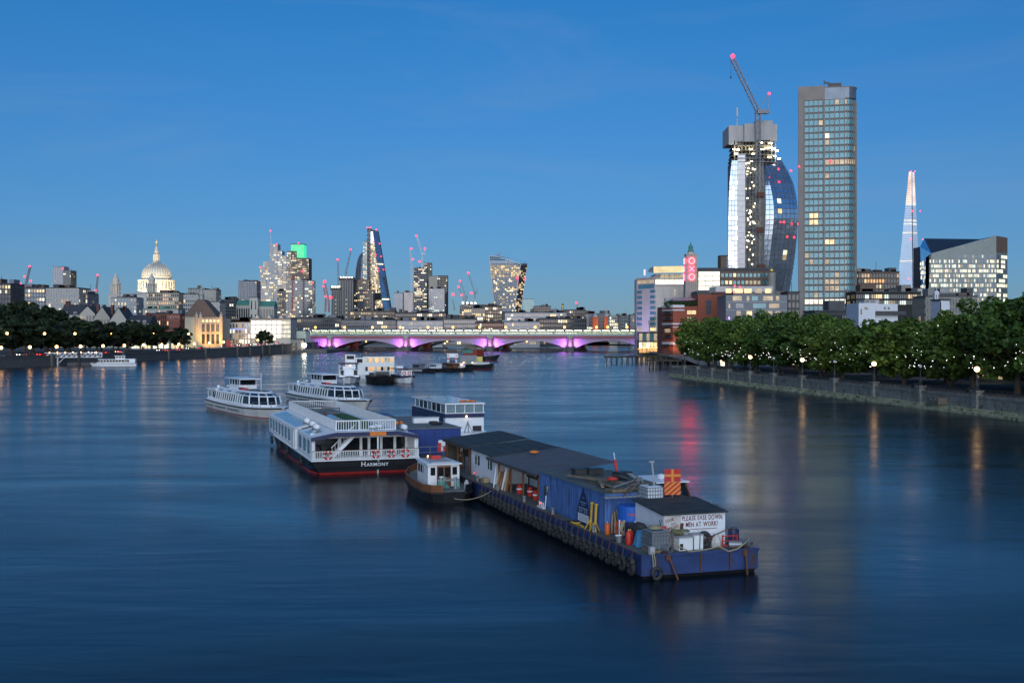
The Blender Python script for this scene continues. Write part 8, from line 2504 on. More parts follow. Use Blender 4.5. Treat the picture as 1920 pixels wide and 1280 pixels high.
# things on the container roofs
ROOFZ = DZ + CHT + 0.035
for i in range(9):
 u, v = RN.uniform(1.4, 4.8), RN.uniform(8.2, 14.0)
 L = RN.uniform(1.8, 3.6)
 Mb(RN.choice(['pallet_wood', 'pontoon_deck', 'old_timber'])).box(-0.1, 0.1, -L / 2, L / 2, 0, 0.08).build('scrap_plank', loc=q3(min(u, 5.0), v, ROOFZ + 0.001 * i + 0.085 * (i % 3)), rz=QA + RN.uniform(-0.5, 0.5), label='weathered plank in the scrap heap on the container roof', cat='plank', group='scrap planks on the container roof')
for i, (u, v, a) in enumerate(((1.9, 7.5, 0.1), (3.3, 8.0, -0.3), (4.3, 9.4, 0.4))):
 o = thing('pallet', 'worn wooden pallet on the container roof, ' + ('nearest the deck edge', 'in the middle', 'at the back')[i], 'pallet', q3(u, v, ROOFZ + 0.02), QA + a, 'pallets on the container roof')
 for k in range(6):
  put('board', ubox('pallet_wood'), o, (-0.55 + k * 0.2, -0.4, 0.1), scale=(0.13, 0.8, 0.025))
 for k in range(3):
  put('bearer', ubox('pallet_wood'), o, (-0.55, -0.4 + k * 0.35, 0.0), scale=(1.13, 0.09, 0.1))
for i, (u, v) in enumerate(((2.8, 15.6), (3.6, 15.3), (4.6, 13.0))):
 o = thing('black_crate', 'black plastic crate on the far end of the container roof', 'crate', q3(u, v, ROOFZ), QA + 0.1 * i, 'black crates on the container roof')
 Mb('dark_rubber').box(-0.5, 0.5, -0.35, 0.35, 0, 0.36).build('body', o)
 Mb('hull_black').box(-0.53, 0.53, -0.38, 0.38, 0.361, 0.42).build('lid', o)
lb_ = thing('roof_lifebuoy', 'red lifebuoy lying on the container roof', 'lifebuoy', q3(2.9, 10.6, ROOFZ + 0.32), QA)
Mb('buoy_red').torus((0, 0, 0), 0.28, 0.08, 'z', 14, 7).build('ring', lb_)
Mb('boat_white').torus((0, 0, 0.002), 0.28, 0.05, 'z', 14, 5).build('grab_line', lb_)
o = thing('roof_ladder', 'aluminium ladder laid along the container roof', 'ladder', q3(4.0, 9.0, ROOFZ + 0.3), QA - 0.25)
for s in (-0.2, 0.2):
 Mb('steel').box(s - 0.03, s + 0.03, 0, 4.6, 0, 0.07).build('stile', o)
for k in range(14):
 put('rung', ubox('steel'), o, (-0.18, 0.2 + k * 0.32, 0.02), scale=(0.36, 0.03, 0.03))
# gangway plank over the tank
o = thing('gangway', 'narrow metal gangway bridging from the container to the shed roof', 'gangway', q3(0.55, 6.3, DZ + 2.05), QA)
Mb('steel').box(0, 2.3, -0.18, 0.18, 0, 0.06).build('deck', o)
for k in range(8):
 Mb('pale_panel').box(0.1 + k * 0.28, 0.18 + k * 0.28, -0.2, 0.2, 0.061, 0.085).build('tread', o)
Mb('rust').beam((1.2, 0, 0.06), (2.3, 0.6, 1.0), 0.06).build('stay', o)
# --- blue round tank on red legs
o = thing('round_tank', 'blue cylindrical tank with orange letters on a red frame', 'tank', q3(2.1, 5.95), QA)
t_ = Mb('tank_blue')
t_.smooth = False
t_.lathe([(0.78, 0.75), (0.8, 0.8), (0.8, 1.62), (0.76, 1.66)], 24).build('vessel', o)
fr_ = Mb('gas_red')
for a in range(6):
 fr_.box(0.72 * math.cos(a * 1.047) - 0.04, 0.72 * math.cos(a * 1.047) + 0.04, 0.72 * math.sin(a * 1.047) - 0.04, 0.72 * math.sin(a * 1.047) + 0.04, 0, 0.75)
fr_.torus((0, 0, 0.72), 0.78, 0.05, 'z', 20, 6)
fr_.build('frame', o)
for i, ch in enumerate('TANKS'):
 a = math.pi * 1.5 - 0.62 + i * 0.17
 put('letter', text_mesh(ch, 0.2, 'gas_orange', 0.004, bold=0.01), o, (0.81 * math.cos(a), 0.81 * math.sin(a), 1.22), rot=(math.pi / 2, 0, a + math.pi / 2), label='orange letter ' + ch)
o = thing('dark_drum', 'dark blue drum standing beside the red tank frame', 'drum', q3(1.55, 4.95), QA)
Mb('navy').lathe([(0.28, 0), (0.29, 0.3), (0.28, 0.32), (0.29, 0.6), (0.28, 0.85)], 14).build('body', o)
# gas bottles, posts and coiled hoses by the shed
for i, (u, v, key, h, lab) in enumerate(((0.75, 6.25, 'gas_orange', 0.75, 'orange gas cylinder by the container corner'), (0.62, 3.0, 'gas_red', 0.85, 'tall red gas cylinder near the tarpaulin'), (0.85, 3.3, 'gas_red', 0.8, 'second red gas cylinder behind the tall one'))):
 o = thing('gas_cylinder', lab, 'gas cylinder', q3(u, v), QA)
 b_ = Mb(key)
 b_.smooth = True
 b_.lathe([(0.02, 0), (0.16, 0.01), (0.17, 0.08), (0.17, h * 0.72), (0.12, h * 0.86), (0.06, h * 0.9)], 14).build('body', o)
 Mb('gold').cyl(0, 0, h * 0.9, h, 0.04, 8).build('valve', o)
for i, (u, v) in enumerate(((1.12, 5.4), (1.75, 4.7))):
 o = thing('marker_post', 'white marker post in a red stand, the ' + ('farther' if i == 0 else 'nearer') + ' of two beside the tank', 'post', q3(u, v), QA, 'white marker posts')
 Mb('boat_white').cyl(0, 0, 0.05, 0.95, 0.045, 8).build('pole', o)
 Mb('gas_red').box(-0.2, 0.2, -0.05, 0.05, 0, 0.05).box(-0.2, -0.14, -0.03, 0.03, 0.05, 0.8).box(0.14, 0.2, -0.03, 0.03, 0.05, 0.8).box(-0.2, 0.2, -0.03, 0.03, 0.8, 0.86).build('stand', o)
o = thing('hung_rope', 'thick pale rope coil hanging on the red stand', 'rope', q3(1.2, 5.15), QA)
for k in range(4):
 Mb('rope').tube([(0.05 * k, 0.03 * k, 0.95), (0.14 + 0.05 * k, 0, 0.5), (0.02 + 0.05 * k, -0.05, 0.12), (-0.16 + 0.04 * k, 0, 0.45), (0.0 + 0.05 * k, 0.03, 0.94)], 0.04, 6).build('loop', o)
o = thing('rope_pile', 'brown rope heap leaning on the container end', 'rope', q3(1.1, 6.45), QA)
for k in range(5):
 Mb('rust' if k % 2 else 'rope').tube([(0.1 * k, 0, 0.02), (0.05 + 0.1 * k, 0.1, 0.6), (0.1 + 0.07 * k, 0.18, 1.1 + 0.06 * k), (0.2 + 0.05 * k, 0.1, 0.5), (0.25 + 0.05 * k, 0, 0.02)], 0.045, 6).build('strand', o)
o = thing('tarpaulin_heap', 'crumpled blue tarpaulin over stacked gear beside the shed', 'tarpaulin', q3(1.15, 2.55), QA)
r_ = random.Random(12)
tm = Mb('tarp_blue')
n = 9
tm.add([((i - 4) * 0.11, (j - 4) * 0.13, max(0.02, 0.95 - 0.055 * ((i - 4) ** 2 + (j - 4) ** 2) + r_.uniform(-0.1, 0.1))) for j in range(n) for i in range(n)], [(j * n + i, j * n + i + 1, (j + 1) * n + i + 1, (j + 1) * n + i) for j in range(n - 1) for i in range(n - 1)])
tm.build('sheet', o)
Mb('dark_rubber').lathe([(0.2, 0.85), (0.28, 0.95), (0.18, 1.15), (0.05, 1.18)], 9, 0.05, 0.1).build('bag', o)
o = thing('black_heap', 'black covered generator between the tank and the shed', 'generator', q3(1.55, 3.9), QA)
Mb('dark_rubber').loft([[(-0.4, -0.5, 0), (0.4, -0.5, 0), (0.4, 0.5, 0), (-0.4, 0.5, 0)], [(-0.4, -0.5, 0.75), (0.36, -0.5, 0.8), (0.36, 0.5, 0.85), (-0.4, 0.5, 0.8)], [(-0.2, -0.3, 0.95), (0.25, -0.35, 1.0), (0.2, 0.35, 1.0), (-0.2, 0.3, 0.95)]]).build('cover', o)
o = thing('rope_bucket', 'small grey tub with white rags on the deck edge', 'tub', q3(0.45, 3.9), QA)
Mb('steel').lathe([(0.17, 0), (0.2, 0.36), (0.18, 0.36), (0.15, 0.03)], 12, cap=False).build('tub', o)
Mb('boat_white').box(-0.24, 0.12, -0.1, 0.05, 0.36, 0.42).build('rag', o)
# --- caged liquid tanks
def ibc(label, loc, rz, key):
 o = thing('caged_tank', label, 'tank', loc, rz, 'caged plastic tanks')
 b_ = Mb(key)
 b_.loft([[(-0.47, -0.57, z), (0.47, -0.57, z), (0.47, 0.57, z), (-0.47, 0.57, z)] for z in (0.16, 1.02)] + [[(-0.38, -0.48, 1.1), (0.38, -0.48, 1.1), (0.38, 0.48, 1.1), (-0.38, 0.48, 1.1)]])
 b_.build('vessel', o)
 c_ = Mb('cage_steel')
 for z in (0.2, 0.42, 0.64, 0.86, 1.04):
  for a, b, e in ((-0.5, 0.5, -0.6), (-0.5, 0.5, 0.6)):
   c_.box(a, b, e - 0.014, e + 0.014, z - 0.014, z + 0.014)
  for e in (-0.5, 0.5):
   c_.box(e - 0.014, e + 0.014, -0.6, 0.6, z - 0.014, z + 0.014)
 for k in range(7):
  x = -0.5 + k / 6
  c_.box(x - 0.013, x + 0.013, -0.615, -0.59, 0.14, 1.06)
  y = -0.6 + 1.2 * k / 6
  c_.box(-0.515, -0.49, y - 0.013, y + 0.013, 0.14, 1.06).box(0.49, 0.515, y - 0.013, y + 0.013, 0.14, 1.06)
 c_.build('cage', o)
 Mb('pallet_wood').box(-0.5, 0.5, -0.6, 0.6, 0.0, 0.13).build('pallet', o)
 Mb('hull_black').cyl(0.0, 0.0, 1.1, 1.16, 0.12, 12).build('cap', o)
 return o
ibc('grey caged tank at the near corner of the shed with a hose on top', q3(1.3, 1.1), QA + 0.03, 'tank_grey')
o = thing('coiled_hose', 'pale coiled hose lying on the grey caged tank', 'hose', q3(1.3, 1.1, DZ + 1.16), QA)
for k in range(3):
 Mb('rope').torus((0.0, 0.0, 0.03 + 0.05 * k), 0.36 - 0.03 * k, 0.03, 'z', 18, 6).build('coil', o)
Mb('dark_metal').cyl(0.25, -0.1, 0, 0.28, 0.03, 6).torus((0.25, -0.1, 0.36), 0.08, 0.018, 'y', 12, 5).mat('buoy_red').box(0.2, 0.55, -0.2, 0, 0, 0.1).build('pump', o)
o = thing('tank_stand', 'dark steel stand under the white caged tank behind the shed', 'stand', q3(3.35, 6.1), QA)
Mb('rust').box(-0.5, 0.5, -0.55, 0.55, 0, 1.6).build('frame', o)
ibc('white caged tank raised behind the shed roof', q3(3.35, 6.1, DZ + 1.6), QA + 0.03, 'tank_white')
# --- clutter along the bow
o = thing('white_cabinet', 'small white cabinet with black edges before the shed', 'cabinet', q3(2.75, 0.75), QA + 0.05)
Mb('boat_white').box(-0.42, 0.42, -0.3, 0.3, 0.03, 0.68).build('body', o)
Mb('pale_panel').box(-0.46, 0.46, -0.34, 0.34, 0.681, 0.74).build('top', o)
Mb('hull_black').box(-0.38, -0.2, -0.32, -0.301, 0.08, 0.4).box(0.38, 0.43, -0.32, -0.301, 0.03, 0.68).build('vent', o)
o = thing('white_cabinet', 'second white cabinet with a pole across it, right of the first', 'cabinet', q3(3.5, 0.85), QA)
Mb('boat_white').box(-0.28, 0.28, -0.3, 0.3, 0.03, 0.76).build('body', o)
Mb('pale_panel').box(-0.31, 0.31, -0.33, 0.33, 0.761, 0.81).build('top', o)
Mb('steel').beam((0.05, -0.36, 0.02), (0.1, -0.34, 0.95), 0.04).build('pole', o)
o = thing('net_heap', 'heap of olive netting on top of the first white cabinet', 'net', q3(2.7, 1.05, DZ + 0.75), QA)
mat('net_olive', (0.17, 0.17, 0.09), 0.9, var=0.35, scale=5)
for k in range(8):
 Mb('net_olive').torus((RN.uniform(-0.3, 0.3), RN.uniform(-0.15, 0.15), 0.05 + 0.025 * k), RN.uniform(0.15, 0.3), 0.05, 'z', 12, 5).build('coil', o)
for i, (u, v, s, lab) in enumerate(((4.05, 1.0, 1.0, 'dark tyre leaning on the shed front beside the cabinets'), (4.45, 1.05, 0.7, 'smaller black rubber ring beside the leaning tyre'))):
 Mb('dark_rubber').torus((0, 0, 0), 0.33, 0.14, 'y', 18, 8).build('loose_tyre', loc=q3(u, v, DZ + 0.44 * s), rz=QA, scale=(s, s, s), label=lab, cat='tyre')
o = thing('cloth_sack', 'pale sack slumped against the shed front', 'sack', q3(4.75, 0.95), QA)
Mb('shed_worn').lathe([(0.05, 0), (0.3, 0.05), (0.32, 0.3), (0.2, 0.55), (0.1, 0.62), (0.14, 0.7)], 9).build('bag', o)
o = thing('red_rack', 'low red metal frame rack before the shed right corner', 'rack', q3(4.9, 0.55), QA)
for z in (0.12, 0.36, 0.62):
 Mb('gas_red').box(0, 0.9, -0.03, 0.03, z, z + 0.05).build('rail', o)
for x in (0.0, 0.86):
 Mb('gas_red').box(x, x + 0.05, -0.035, 0.035, 0, 0.7).box(x, x + 0.05, 0.4, 0.45, 0, 0.5).build('upright', o)
Mb('rust').beam((0, 0, 0), (1.9, 0.25, 0.55), 0.05).build('leaning_bar', loc=q3(3.9, 0.8, DZ + 0.45), rz=QA, label='rusty bar leaning over the cabinets towards the red rack', cat='bar')
for i, (u, v, key, h, lab) in enumerate(((5.95, 1.25, 'navy', 0.85, 'navy drum at the right corner of the shed'), (1.75, 0.75, 'rope', 0.2, 'coil of thick rope beside the grey caged tank'))):
 o = thing('drum' if i == 0 else 'rope_coil', lab, 'drum' if i == 0 else 'rope', q3(u, v), QA)
 if i == 0:
  Mb(key).lathe([(0.3, 0), (0.31, 0.28), (0.3, 0.3), (0.31, 0.56), (0.3, 0.85), (0.28, 0.85)], 14).build('body', o)
  Mb('hull_black').cyl(0, 0, 0.851, 0.87, 0.27, 14).build('lid', o)
 else:
  for k in range(4):
   Mb(key).torus((0, 0, 0.05 + 0.06 * k), 0.3 - 0.03 * k, 0.05, 'z', 14, 5).build('turn', o)
# --- signal flag boards on a blue box
o = thing('flag_stand_box', 'dark blue steel box behind the shed carrying the flag boards', 'box', q3(4.72, 5.9), QA)
Mb('pontoon_blue').box(-0.75, 0.75, -0.3, 0.8, 0, 1.95).build('body', o)
Mb('rust').box(-0.8, 0.8, -0.35, 0.85, 1.951, 2.02).build('lid', o)
FZ = DZ + 2.03
for i, z0 in enumerate((0.12, 0.86)):
 o = thing('flag_board', 'square signal board ' + ('with yellow and red diagonal stripes, lower of the pair' if i == 0 else 'red with a yellow cross, upper of the pair'), 'sign board', q3(4.55, 5.75, FZ + z0), QA - R(14))
 Mb('sign_red').box(-0.47, 0.47, 0, 0.04, 0, 0.73).build('panel', o)
 if i == 1:
  Mb('sign_yellow').box(-0.47, 0.47, -0.006, -0.001, 0.3, 0.43).box(-0.065, 0.065, -0.006, -0.0012, 0.0, 0.2999).box(-0.065, 0.065, -0.006, -0.0012, 0.4301, 0.73).build('yellow_cross', o)
 else:
  clip = lambda poly: poly
  for k in range(-3, 5):
   c0 = -0.47 + k * 0.335
   # stripe between the lines x - z*1.2 = c0 and c0 + 0.165, cut to the board
   poly = [(c0, 0.0), (c0 + 0.168, 0.0), (c0 + 0.168 + 0.73 * 1.2, 0.73), (c0 + 0.73 * 1.2, 0.73)]
   def cut(poly, lim, keep):
    out_ = []
    for a, b in zip(poly, poly[1:] + poly[:1]):
     ia, ib = keep(a[0], lim), keep(b[0], lim)
     if ia:
      out_.append(a)
     if ia != ib:
      t = (lim - a[0]) / (b[0] - a[0])
      out_.append((lim, a[1] + (b[1] - a[1]) * t))
    return out_
   poly = cut(poly, -0.47, lambda x, l_: x >= l_)
   poly = cut(poly, 0.47, lambda x, l_: x <= l_) if poly else poly
   if len(poly) >= 3:
    Mb('sign_yellow').add([(x, -0.005, z) for x, z in poly], [tuple(range(len(poly)))]).build('yellow_stripe', o)
 Mb('steel').box(-0.02, 0.02, 0.041, 0.08, -0.14, 0.73).build('batten', o)
o = thing('flag_pole', 'slim white pole with a lamp head beside the flag boards', 'pole', q3(3.93, 6.9), QA)
Mb('pale_panel').tube([(0, 0, 0), (0.02, 0, 2.5), (-0.12, 0, 3.9)], 0.05, 7).build('pole', o)
Mb('pale_panel').box(-0.3, 0.0, -0.06, 0.06, 3.9, 3.98).build('lamp_head', o)
o = thing('ensign_staff', 'tilted staff with a furled red ensign at the container roof end', 'flag', q3(4.9, 14.5, DZ + CHT), QA)
Mb('boat_white').beam((0, 0, 0), (-0.25, 0, 1.5), 0.05).build('staff', o)
Mb('buoy_red').beam((-0.04, 0, 0.3), (-0.18, 0, 1.05), 0.16, 0.1).build('furled_flag', o)
o = thing('lattice_frame', 'folded aluminium frame standing behind the white caged tank', 'frame', q3(2.4, 7.2, ROOFZ), QA)
Mb('steel').beam((-0.9, 0, 0.3), (1.0, 0.2, 0.75), 0.07).beam((0.2, 0, 0.0), (0.9, 0.1, 0.7), 0.06).beam((0.9, 0.1, 0.7), (1.2, 0.1, 0.0), 0.06).beam((-0.5, 0, 0.0), (0.5, 0, 0.45), 0.05).build('bars', o)
# --- workshop: open shelter, white hut, far open shelter
wk = thing('open_workshop', 'open timber workshop shelter with benches and a blue sheeted roof', 'shelter', q3(0.95, 18.2), QA)
mat('sheet_roof', (0.05, 0.062, 0.09), 0.5, var=0.3, scale=1.0, wear=((0.09, 0.06, 0.05), 0.58, 0.8))
RW = 5.3
for k in range(6):
 v0 = -0.3 + k * 1.9
 r2 = Mb('sheet_roof')
 q = [(-0.45, v0, 2.0), (-0.45, v0 + 1.88, 2.0), (RW, v0 + 1.88, 2.62), (RW, v0, 2.62)]
 r2.add(q + [(a, b, c + 0.05) for a, b, c in q], [(0, 1, 2, 3), (7, 6, 5, 4), (0, 4, 5, 1), (1, 5, 6, 2), (2, 6, 7, 3), (3, 7, 4, 0)])
 rso = r2.build('roof_sheet', wk)
 for k2 in range(7):
  vv = v0 + 0.12 + k2 * 0.27
  Mb('sheet_roof').beam((-0.45, vv, 2.065), (RW, vv, 2.685), 0.07, 0.05).build('rib', rso)
Mb('old_timber').box(-0.45, -0.38, -0.3, 11.0, 1.86, 2.0).build('fascia', wk)
for v in (0.2, 3.4, 6.2, 9.0):
 Mb('wood_brown').box(-0.1, 0.02, v, v + 0.12, 0, 1.99).build('post', wk)
Mb('shed_white').box(2.6, 2.7, 0, 10.6, 0, 2.3).box(0.0, 2.6, -0.02, 0.08, 0, 2.0).build('back_wall', wk)
Mb('old_timber').box(1.9, 2.55, 1.0, 8.6, 0.82, 0.9).build('bench_top', wk)
for v in (1.2, 4.8, 8.3):
 Mb('old_timber').box(2.0, 2.1, v, v + 0.1, 0, 0.82).build('bench_leg', wk)
r_ = random.Random(21)
for i in range(14):
 key = r_.choice(['gas_red', 'steel', 'hull_black', 'ply', 'boat_white', 'rust'])
 v = 1.0 + i * 0.54
 o = thing('workshop_item', 'tool box or tin on the workshop bench, ' + ORD[i] + ' from the container', 'tool box', q3(0.95 + 2.2, 18.2 + v, DZ + 0.905), QA + r_.uniform(-0.3, 0.3), 'tools on the workshop bench')
 w_, h_ = r_.uniform(0.12, 0.22), r_.uniform(0.12, 0.4)
 Mb(key).box(-w_, w_, -w_ * 0.7, w_ * 0.7, 0, h_).build('body', o)
 Mb('dark_metal').box(-w_ * 0.5, w_ * 0.5, -0.02, 0.02, h_ + 0.001, h_ + 0.04).build('handle', o)
for i in range(10):
 Mb(r_.choice(['ply', 'rust', 'hull_black', 'steel'])).beam((0, 0, 0), (0.02, r_.uniform(-0.3, 0.3), r_.uniform(0.3, 0.7)), 0.08).build('hung_tool', loc=q3(0.95 + 2.52, 18.6 + i * 0.8, DZ + 1.3 + r_.uniform(0, 0.3)), rz=QA, label='hand tool hung on the workshop back wall, ' + ORD[i] + ' from the container', cat='tool', group='tools hung in the workshop')
for i, (u, v, key, lab) in enumerate(((1.4, 20.4, 'gas_red', 'red fuel can on the workshop floor near the container'), (1.6, 22.2, 'gas_red', 'red bin under the workshop bench'), (1.3, 23.6, 'gas_red', 'red and white drum at the workshop front'))):
 o = thing('red_can', lab, 'can', q3(u, v), QA)
 Mb(key).lathe([(0.2, 0), (0.22, 0.3), (0.2, 0.6), (0.1, 0.68)], 12).build('body', o)
 Mb('boat_white').lathe([(0.225, 0.3), (0.225, 0.4)], 12).build('band', o)
o = thing('compressor', 'yellow and blue compressor between workshop and container', 'compressor', q3(1.2, 18.35), QA)
Mb('logo_yellow').box(-0.2, 0.2, -0.2, 0.2, 0.45, 0.8).build('motor', o)
Mb('tank_blue').cyl(0, 0, 0.08, 0.44, 0.22, 12).build('tank', o)
for i in range(8):
 L = r_.uniform(1.2, 1.9)
 Mb(r_.choice(['ply', 'ply', 'wood_brown', 'shed_white', 'pallet_wood'])).beam((0, 0, 0.03), (0.35, r_.uniform(-0.1, 0.25), L), 0.16, 0.03).build('leaning_board', loc=q3(0.62, 24.6 + i * 0.33), rz=QA, label='offcut board leaning between workshop and white hut, ' + ORD[i] + ' from the container', cat='board', group='boards leaning by the white hut')
Mb('boat_white').beam((0, 0, 0.02), (0.5, 0.9, 1.75), 0.07).build('white_pole', loc=q3(0.45, 27.1), rz=QA, label='white pole leaning on the hut wall with a yellow hook', cat='pole')
hut = thing('white_hut', 'white boarded hut with a window and dark felt roof on the pontoon', 'hut', q3(1.05, 28.6), QA)
HL, HW = 6.6, 4.6
hwl = Mb('hull_black').box(0.06, HW, 0.06, HL - 0.06, 0, 2.1).build('wall', hut)
for k in range(11):
 put('wall_board', ubox('shed_white'), hwl, (0.0, k * HL / 11 + 0.008, 0.02), scale=(0.06, HL / 11 - 0.016, 2.08))
for k in range(8):
 put('end_board', ubox('shed_white'), hwl, (0.06 + k * (HW - 0.06) / 8, 0.0, 0.02), scale=((HW - 0.06) / 8 - 0.016, 0.06, 2.08))
for v0, v1 in ((4.2, 5.4), (0.9, 1.9)):
 put('window', ubox('tinted'), hwl, (-0.02, v0, 1.0), scale=(0.03, v1 - v0, 0.8))
 Mb('shed_white').box(-0.05, -0.021, v0 - 0.08, v1 + 0.08, 0.92, 1.0).box(-0.05, -0.021, v0 - 0.08, v1 + 0.08, 1.8, 1.87).box(-0.05, -0.021, (v0 + v1) / 2 - 0.04, (v0 + v1) / 2 + 0.04, 1.0, 1.8).build('window_frame', hwl)
r2 = Mb('felt_roof')
q = [(-0.3, -0.3, 2.12), (-0.3, HL + 0.2, 2.12), (HW + 0.4, HL + 0.2, 2.62), (HW + 0.4, -0.3, 2.62)]
r2.add(q + [(a, b, c + 0.07) for a, b, c in q], [(0, 1, 2, 3), (7, 6, 5, 4), (0, 4, 5, 1), (1, 5, 6, 2), (2, 6, 7, 3), (3, 7, 4, 0)])
hro = r2.build('roof', hut)
for k in range(6):
 t = k / 5
 Mb('hull_black').beam((-0.28 + t * (HW + 0.6), -0.32, 2.2 + 0.5 * t), (-0.28 + t * (HW + 0.6), HL + 0.22, 2.2 + 0.5 * t), 0.05, 0.03).build('batten', hro)
o = thing('roof_lifebuoy', 'orange lifebuoy lying on the felt roof of the white hut', 'lifebuoy', q3(3.4, 26.5, DZ + 2.62), QA)
Mb('orange_paint').torus((0, 0, 0), 0.28, 0.08, 'z', 14, 7).build('ring', o)
o = thing('crate_box', 'small ply crate on the deck before the white hut', 'crate', q3(0.7, 30.2), QA)
for k in range(3):
 put('slat', ubox('ply'), o, (-0.2, -0.35, 0.02 + k * 0.12), scale=(0.4, 0.7, 0.1))
fs = thing('far_shelter', 'open dark roofed shelter with stacked timber at the far end of the pontoon', 'shelter', q3(1.2, 35.6), QA)
r2 = Mb('felt_roof')
q = [(-0.4, 0.1, 2.15), (-0.4, 7.9, 2.15), (4.8, 7.9, 2.7), (4.8, 0.1, 2.7)]
r2.add(q + [(a, b, c + 0.07) for a, b, c in q], [(0, 1, 2, 3), (7, 6, 5, 4), (0, 4, 5, 1), (1, 5, 6, 2), (2, 6, 7, 3), (3, 7, 4, 0)])
fro = r2.build('roof', fs)
for k in range(5):
 t = k / 4
 Mb('hull_black').beam((-0.38 + t * 5.15, 0.1, 2.23 + 0.55 * t), (-0.38 + t * 5.15, 7.9, 2.23 + 0.55 * t), 0.05, 0.03).build('batten', fro)
Mb('old_timber').box(-0.4, -0.34, 0.1, 7.9, 1.98, 2.15).box(2.6, 2.7, 0.2, 7.8, 0, 2.3).box(-0.2, 2.6, 7.6, 7.7, 0, 2.1).build('walls', fs)
for v in (0.4, 4.0, 7.5):
 Mb('wood_brown').box(-0.12, 0.0, v, v + 0.12, 0, 2.14).build('post', fs)
Mb('shed_white').box(1.0, 2.5, 0.6, 4.0, 0.2, 1.1).build('white_chest', fs)
Mb('grey_panel').box(-0.1, 0.6, 0.5, 1.6, 0, 1.3).build('grey_locker', fs)
for i in range(5):
 Mb(r_.choice(['ply', 'rust', 'shed_white'])).beam((0, 0, 0.05), (0.2, 1.2, 0.9 + 0.15 * i), 0.2, 0.05).build('stacked_timber', loc=q3(1.4 + 0.1 * i, 39.4 + 0.25 * i), rz=QA, label='timber board stacked in the far shelter', cat='board', group='timber in the far shelter')
for i, (u, v, key) in enumerate(((0.5, 16.9, 'small_red'), (0.9, 33.9, 'small_red'))):
 o = thing('deck_light', 'tiny red deck light ' + ('by the workshop post' if i == 0 else 'beside the white hut'), 'light', q3(u, v), QA)
 Mb('dark_metal').cyl(0, 0, 0, 0.25, 0.03, 6).build('stem', o)
 Mb(key).sphere((0, 0, 0.3), 0.06, 8, 5).build('lamp', o)
for i, v in enumerate((11.2, 4.4)):
 Mb('hull_black').box(-0.4, 0.4, -0.3, 0.3, 0, 0.02).build('deck_hatch', loc=q3(0.42, v, DZ + 0.012), rz=QA, label='dark square deck hatch, the ' + ('farther' if i == 0 else 'nearer') + ' of two near the tyres', cat='hatch', group='deck hatches')
# --- cabin cruiser moored on the far side of the pontoon
cc = thing('cabin_cruiser', 'white cabin cruiser with brown framed windscreen moored behind the pontoon', 'boat', q3(8.6, 19.5, 0), QA - math.pi / 2)
S = [(0, 1.3, 1.15, 0.9, 0), (3, 1.5, 1.15, 0.9, 0), (7.5, 1.45, 1.3, 0.85, 0.1), (10, 0.85, 1.5, 0.65, 0.4), (11.4, 0.08, 1.65, 0.5, 0.7)]
hull(cc, S, 'boat_white')
band(cc, S, 0.9, 1.0, 'wood_brown', 'rubbing_strake', 0.05)
Mb('boat_white').box(0.6, 7.0, -1.15, 1.15, 1.15, 1.9).build('cabin', cc)
Mb('wood_brown').box(2.0, 2.1, -1.1, 1.1, 1.9, 2.9).box(2.0, 5.9, -1.12, -1.05, 1.9, 2.0).box(2.0, 5.9, 1.05, 1.12, 1.9, 2.0).beam((5.9, -1.1, 1.95), (5.2, -1.0, 2.9), 0.09).beam((5.9, 1.1, 1.95), (5.2, 1.0, 2.9), 0.09).beam((5.9, 0, 1.95), (5.2, 0, 2.9), 0.07).build('window_frames', cc)
Mb('boat_white').box(1.8, 5.5, -1.2, 1.2, 2.9, 2.98).build('cabin_roof', cc)
Mb('tinted').add([(5.86, -1.02, 1.98), (5.86, 1.02, 1.98), (5.2, 0.95, 2.88), (5.2, -0.95, 2.88)], [(0, 1, 2, 3)]).box(2.1, 5.1, -1.08, -1.04, 2.0, 2.88).box(2.1, 5.1, 1.04, 1.08, 2.0, 2.88).build('windscreen', cc)
Mb('boat_white').cyl(3.4, 0.2, 2.98, 3.2, 0.3, 14).sphere((4.6, -0.4, 3.3), 0.12, 8, 6).cyl(4.6, -0.4, 2.98, 3.2, 0.03, 6).build('radar', cc)
rl = Mb('steel')
rl.tube([(8.5, -1.2, 1.9), (10.4, -0.7, 2.15), (11.4, 0, 2.25), (10.4, 0.7, 2.15), (8.5, 1.2, 1.9)], 0.03, 5)
for x, y in ((8.5, -1.2), (10.4, -0.7), (11.3, 0), (10.4, 0.7), (8.5, 1.2)):
 rl.box(x - 0.02, x + 0.02, y - 0.02, y + 0.02, 1.3, 2.15)
rl.build('bow_rail', cc)
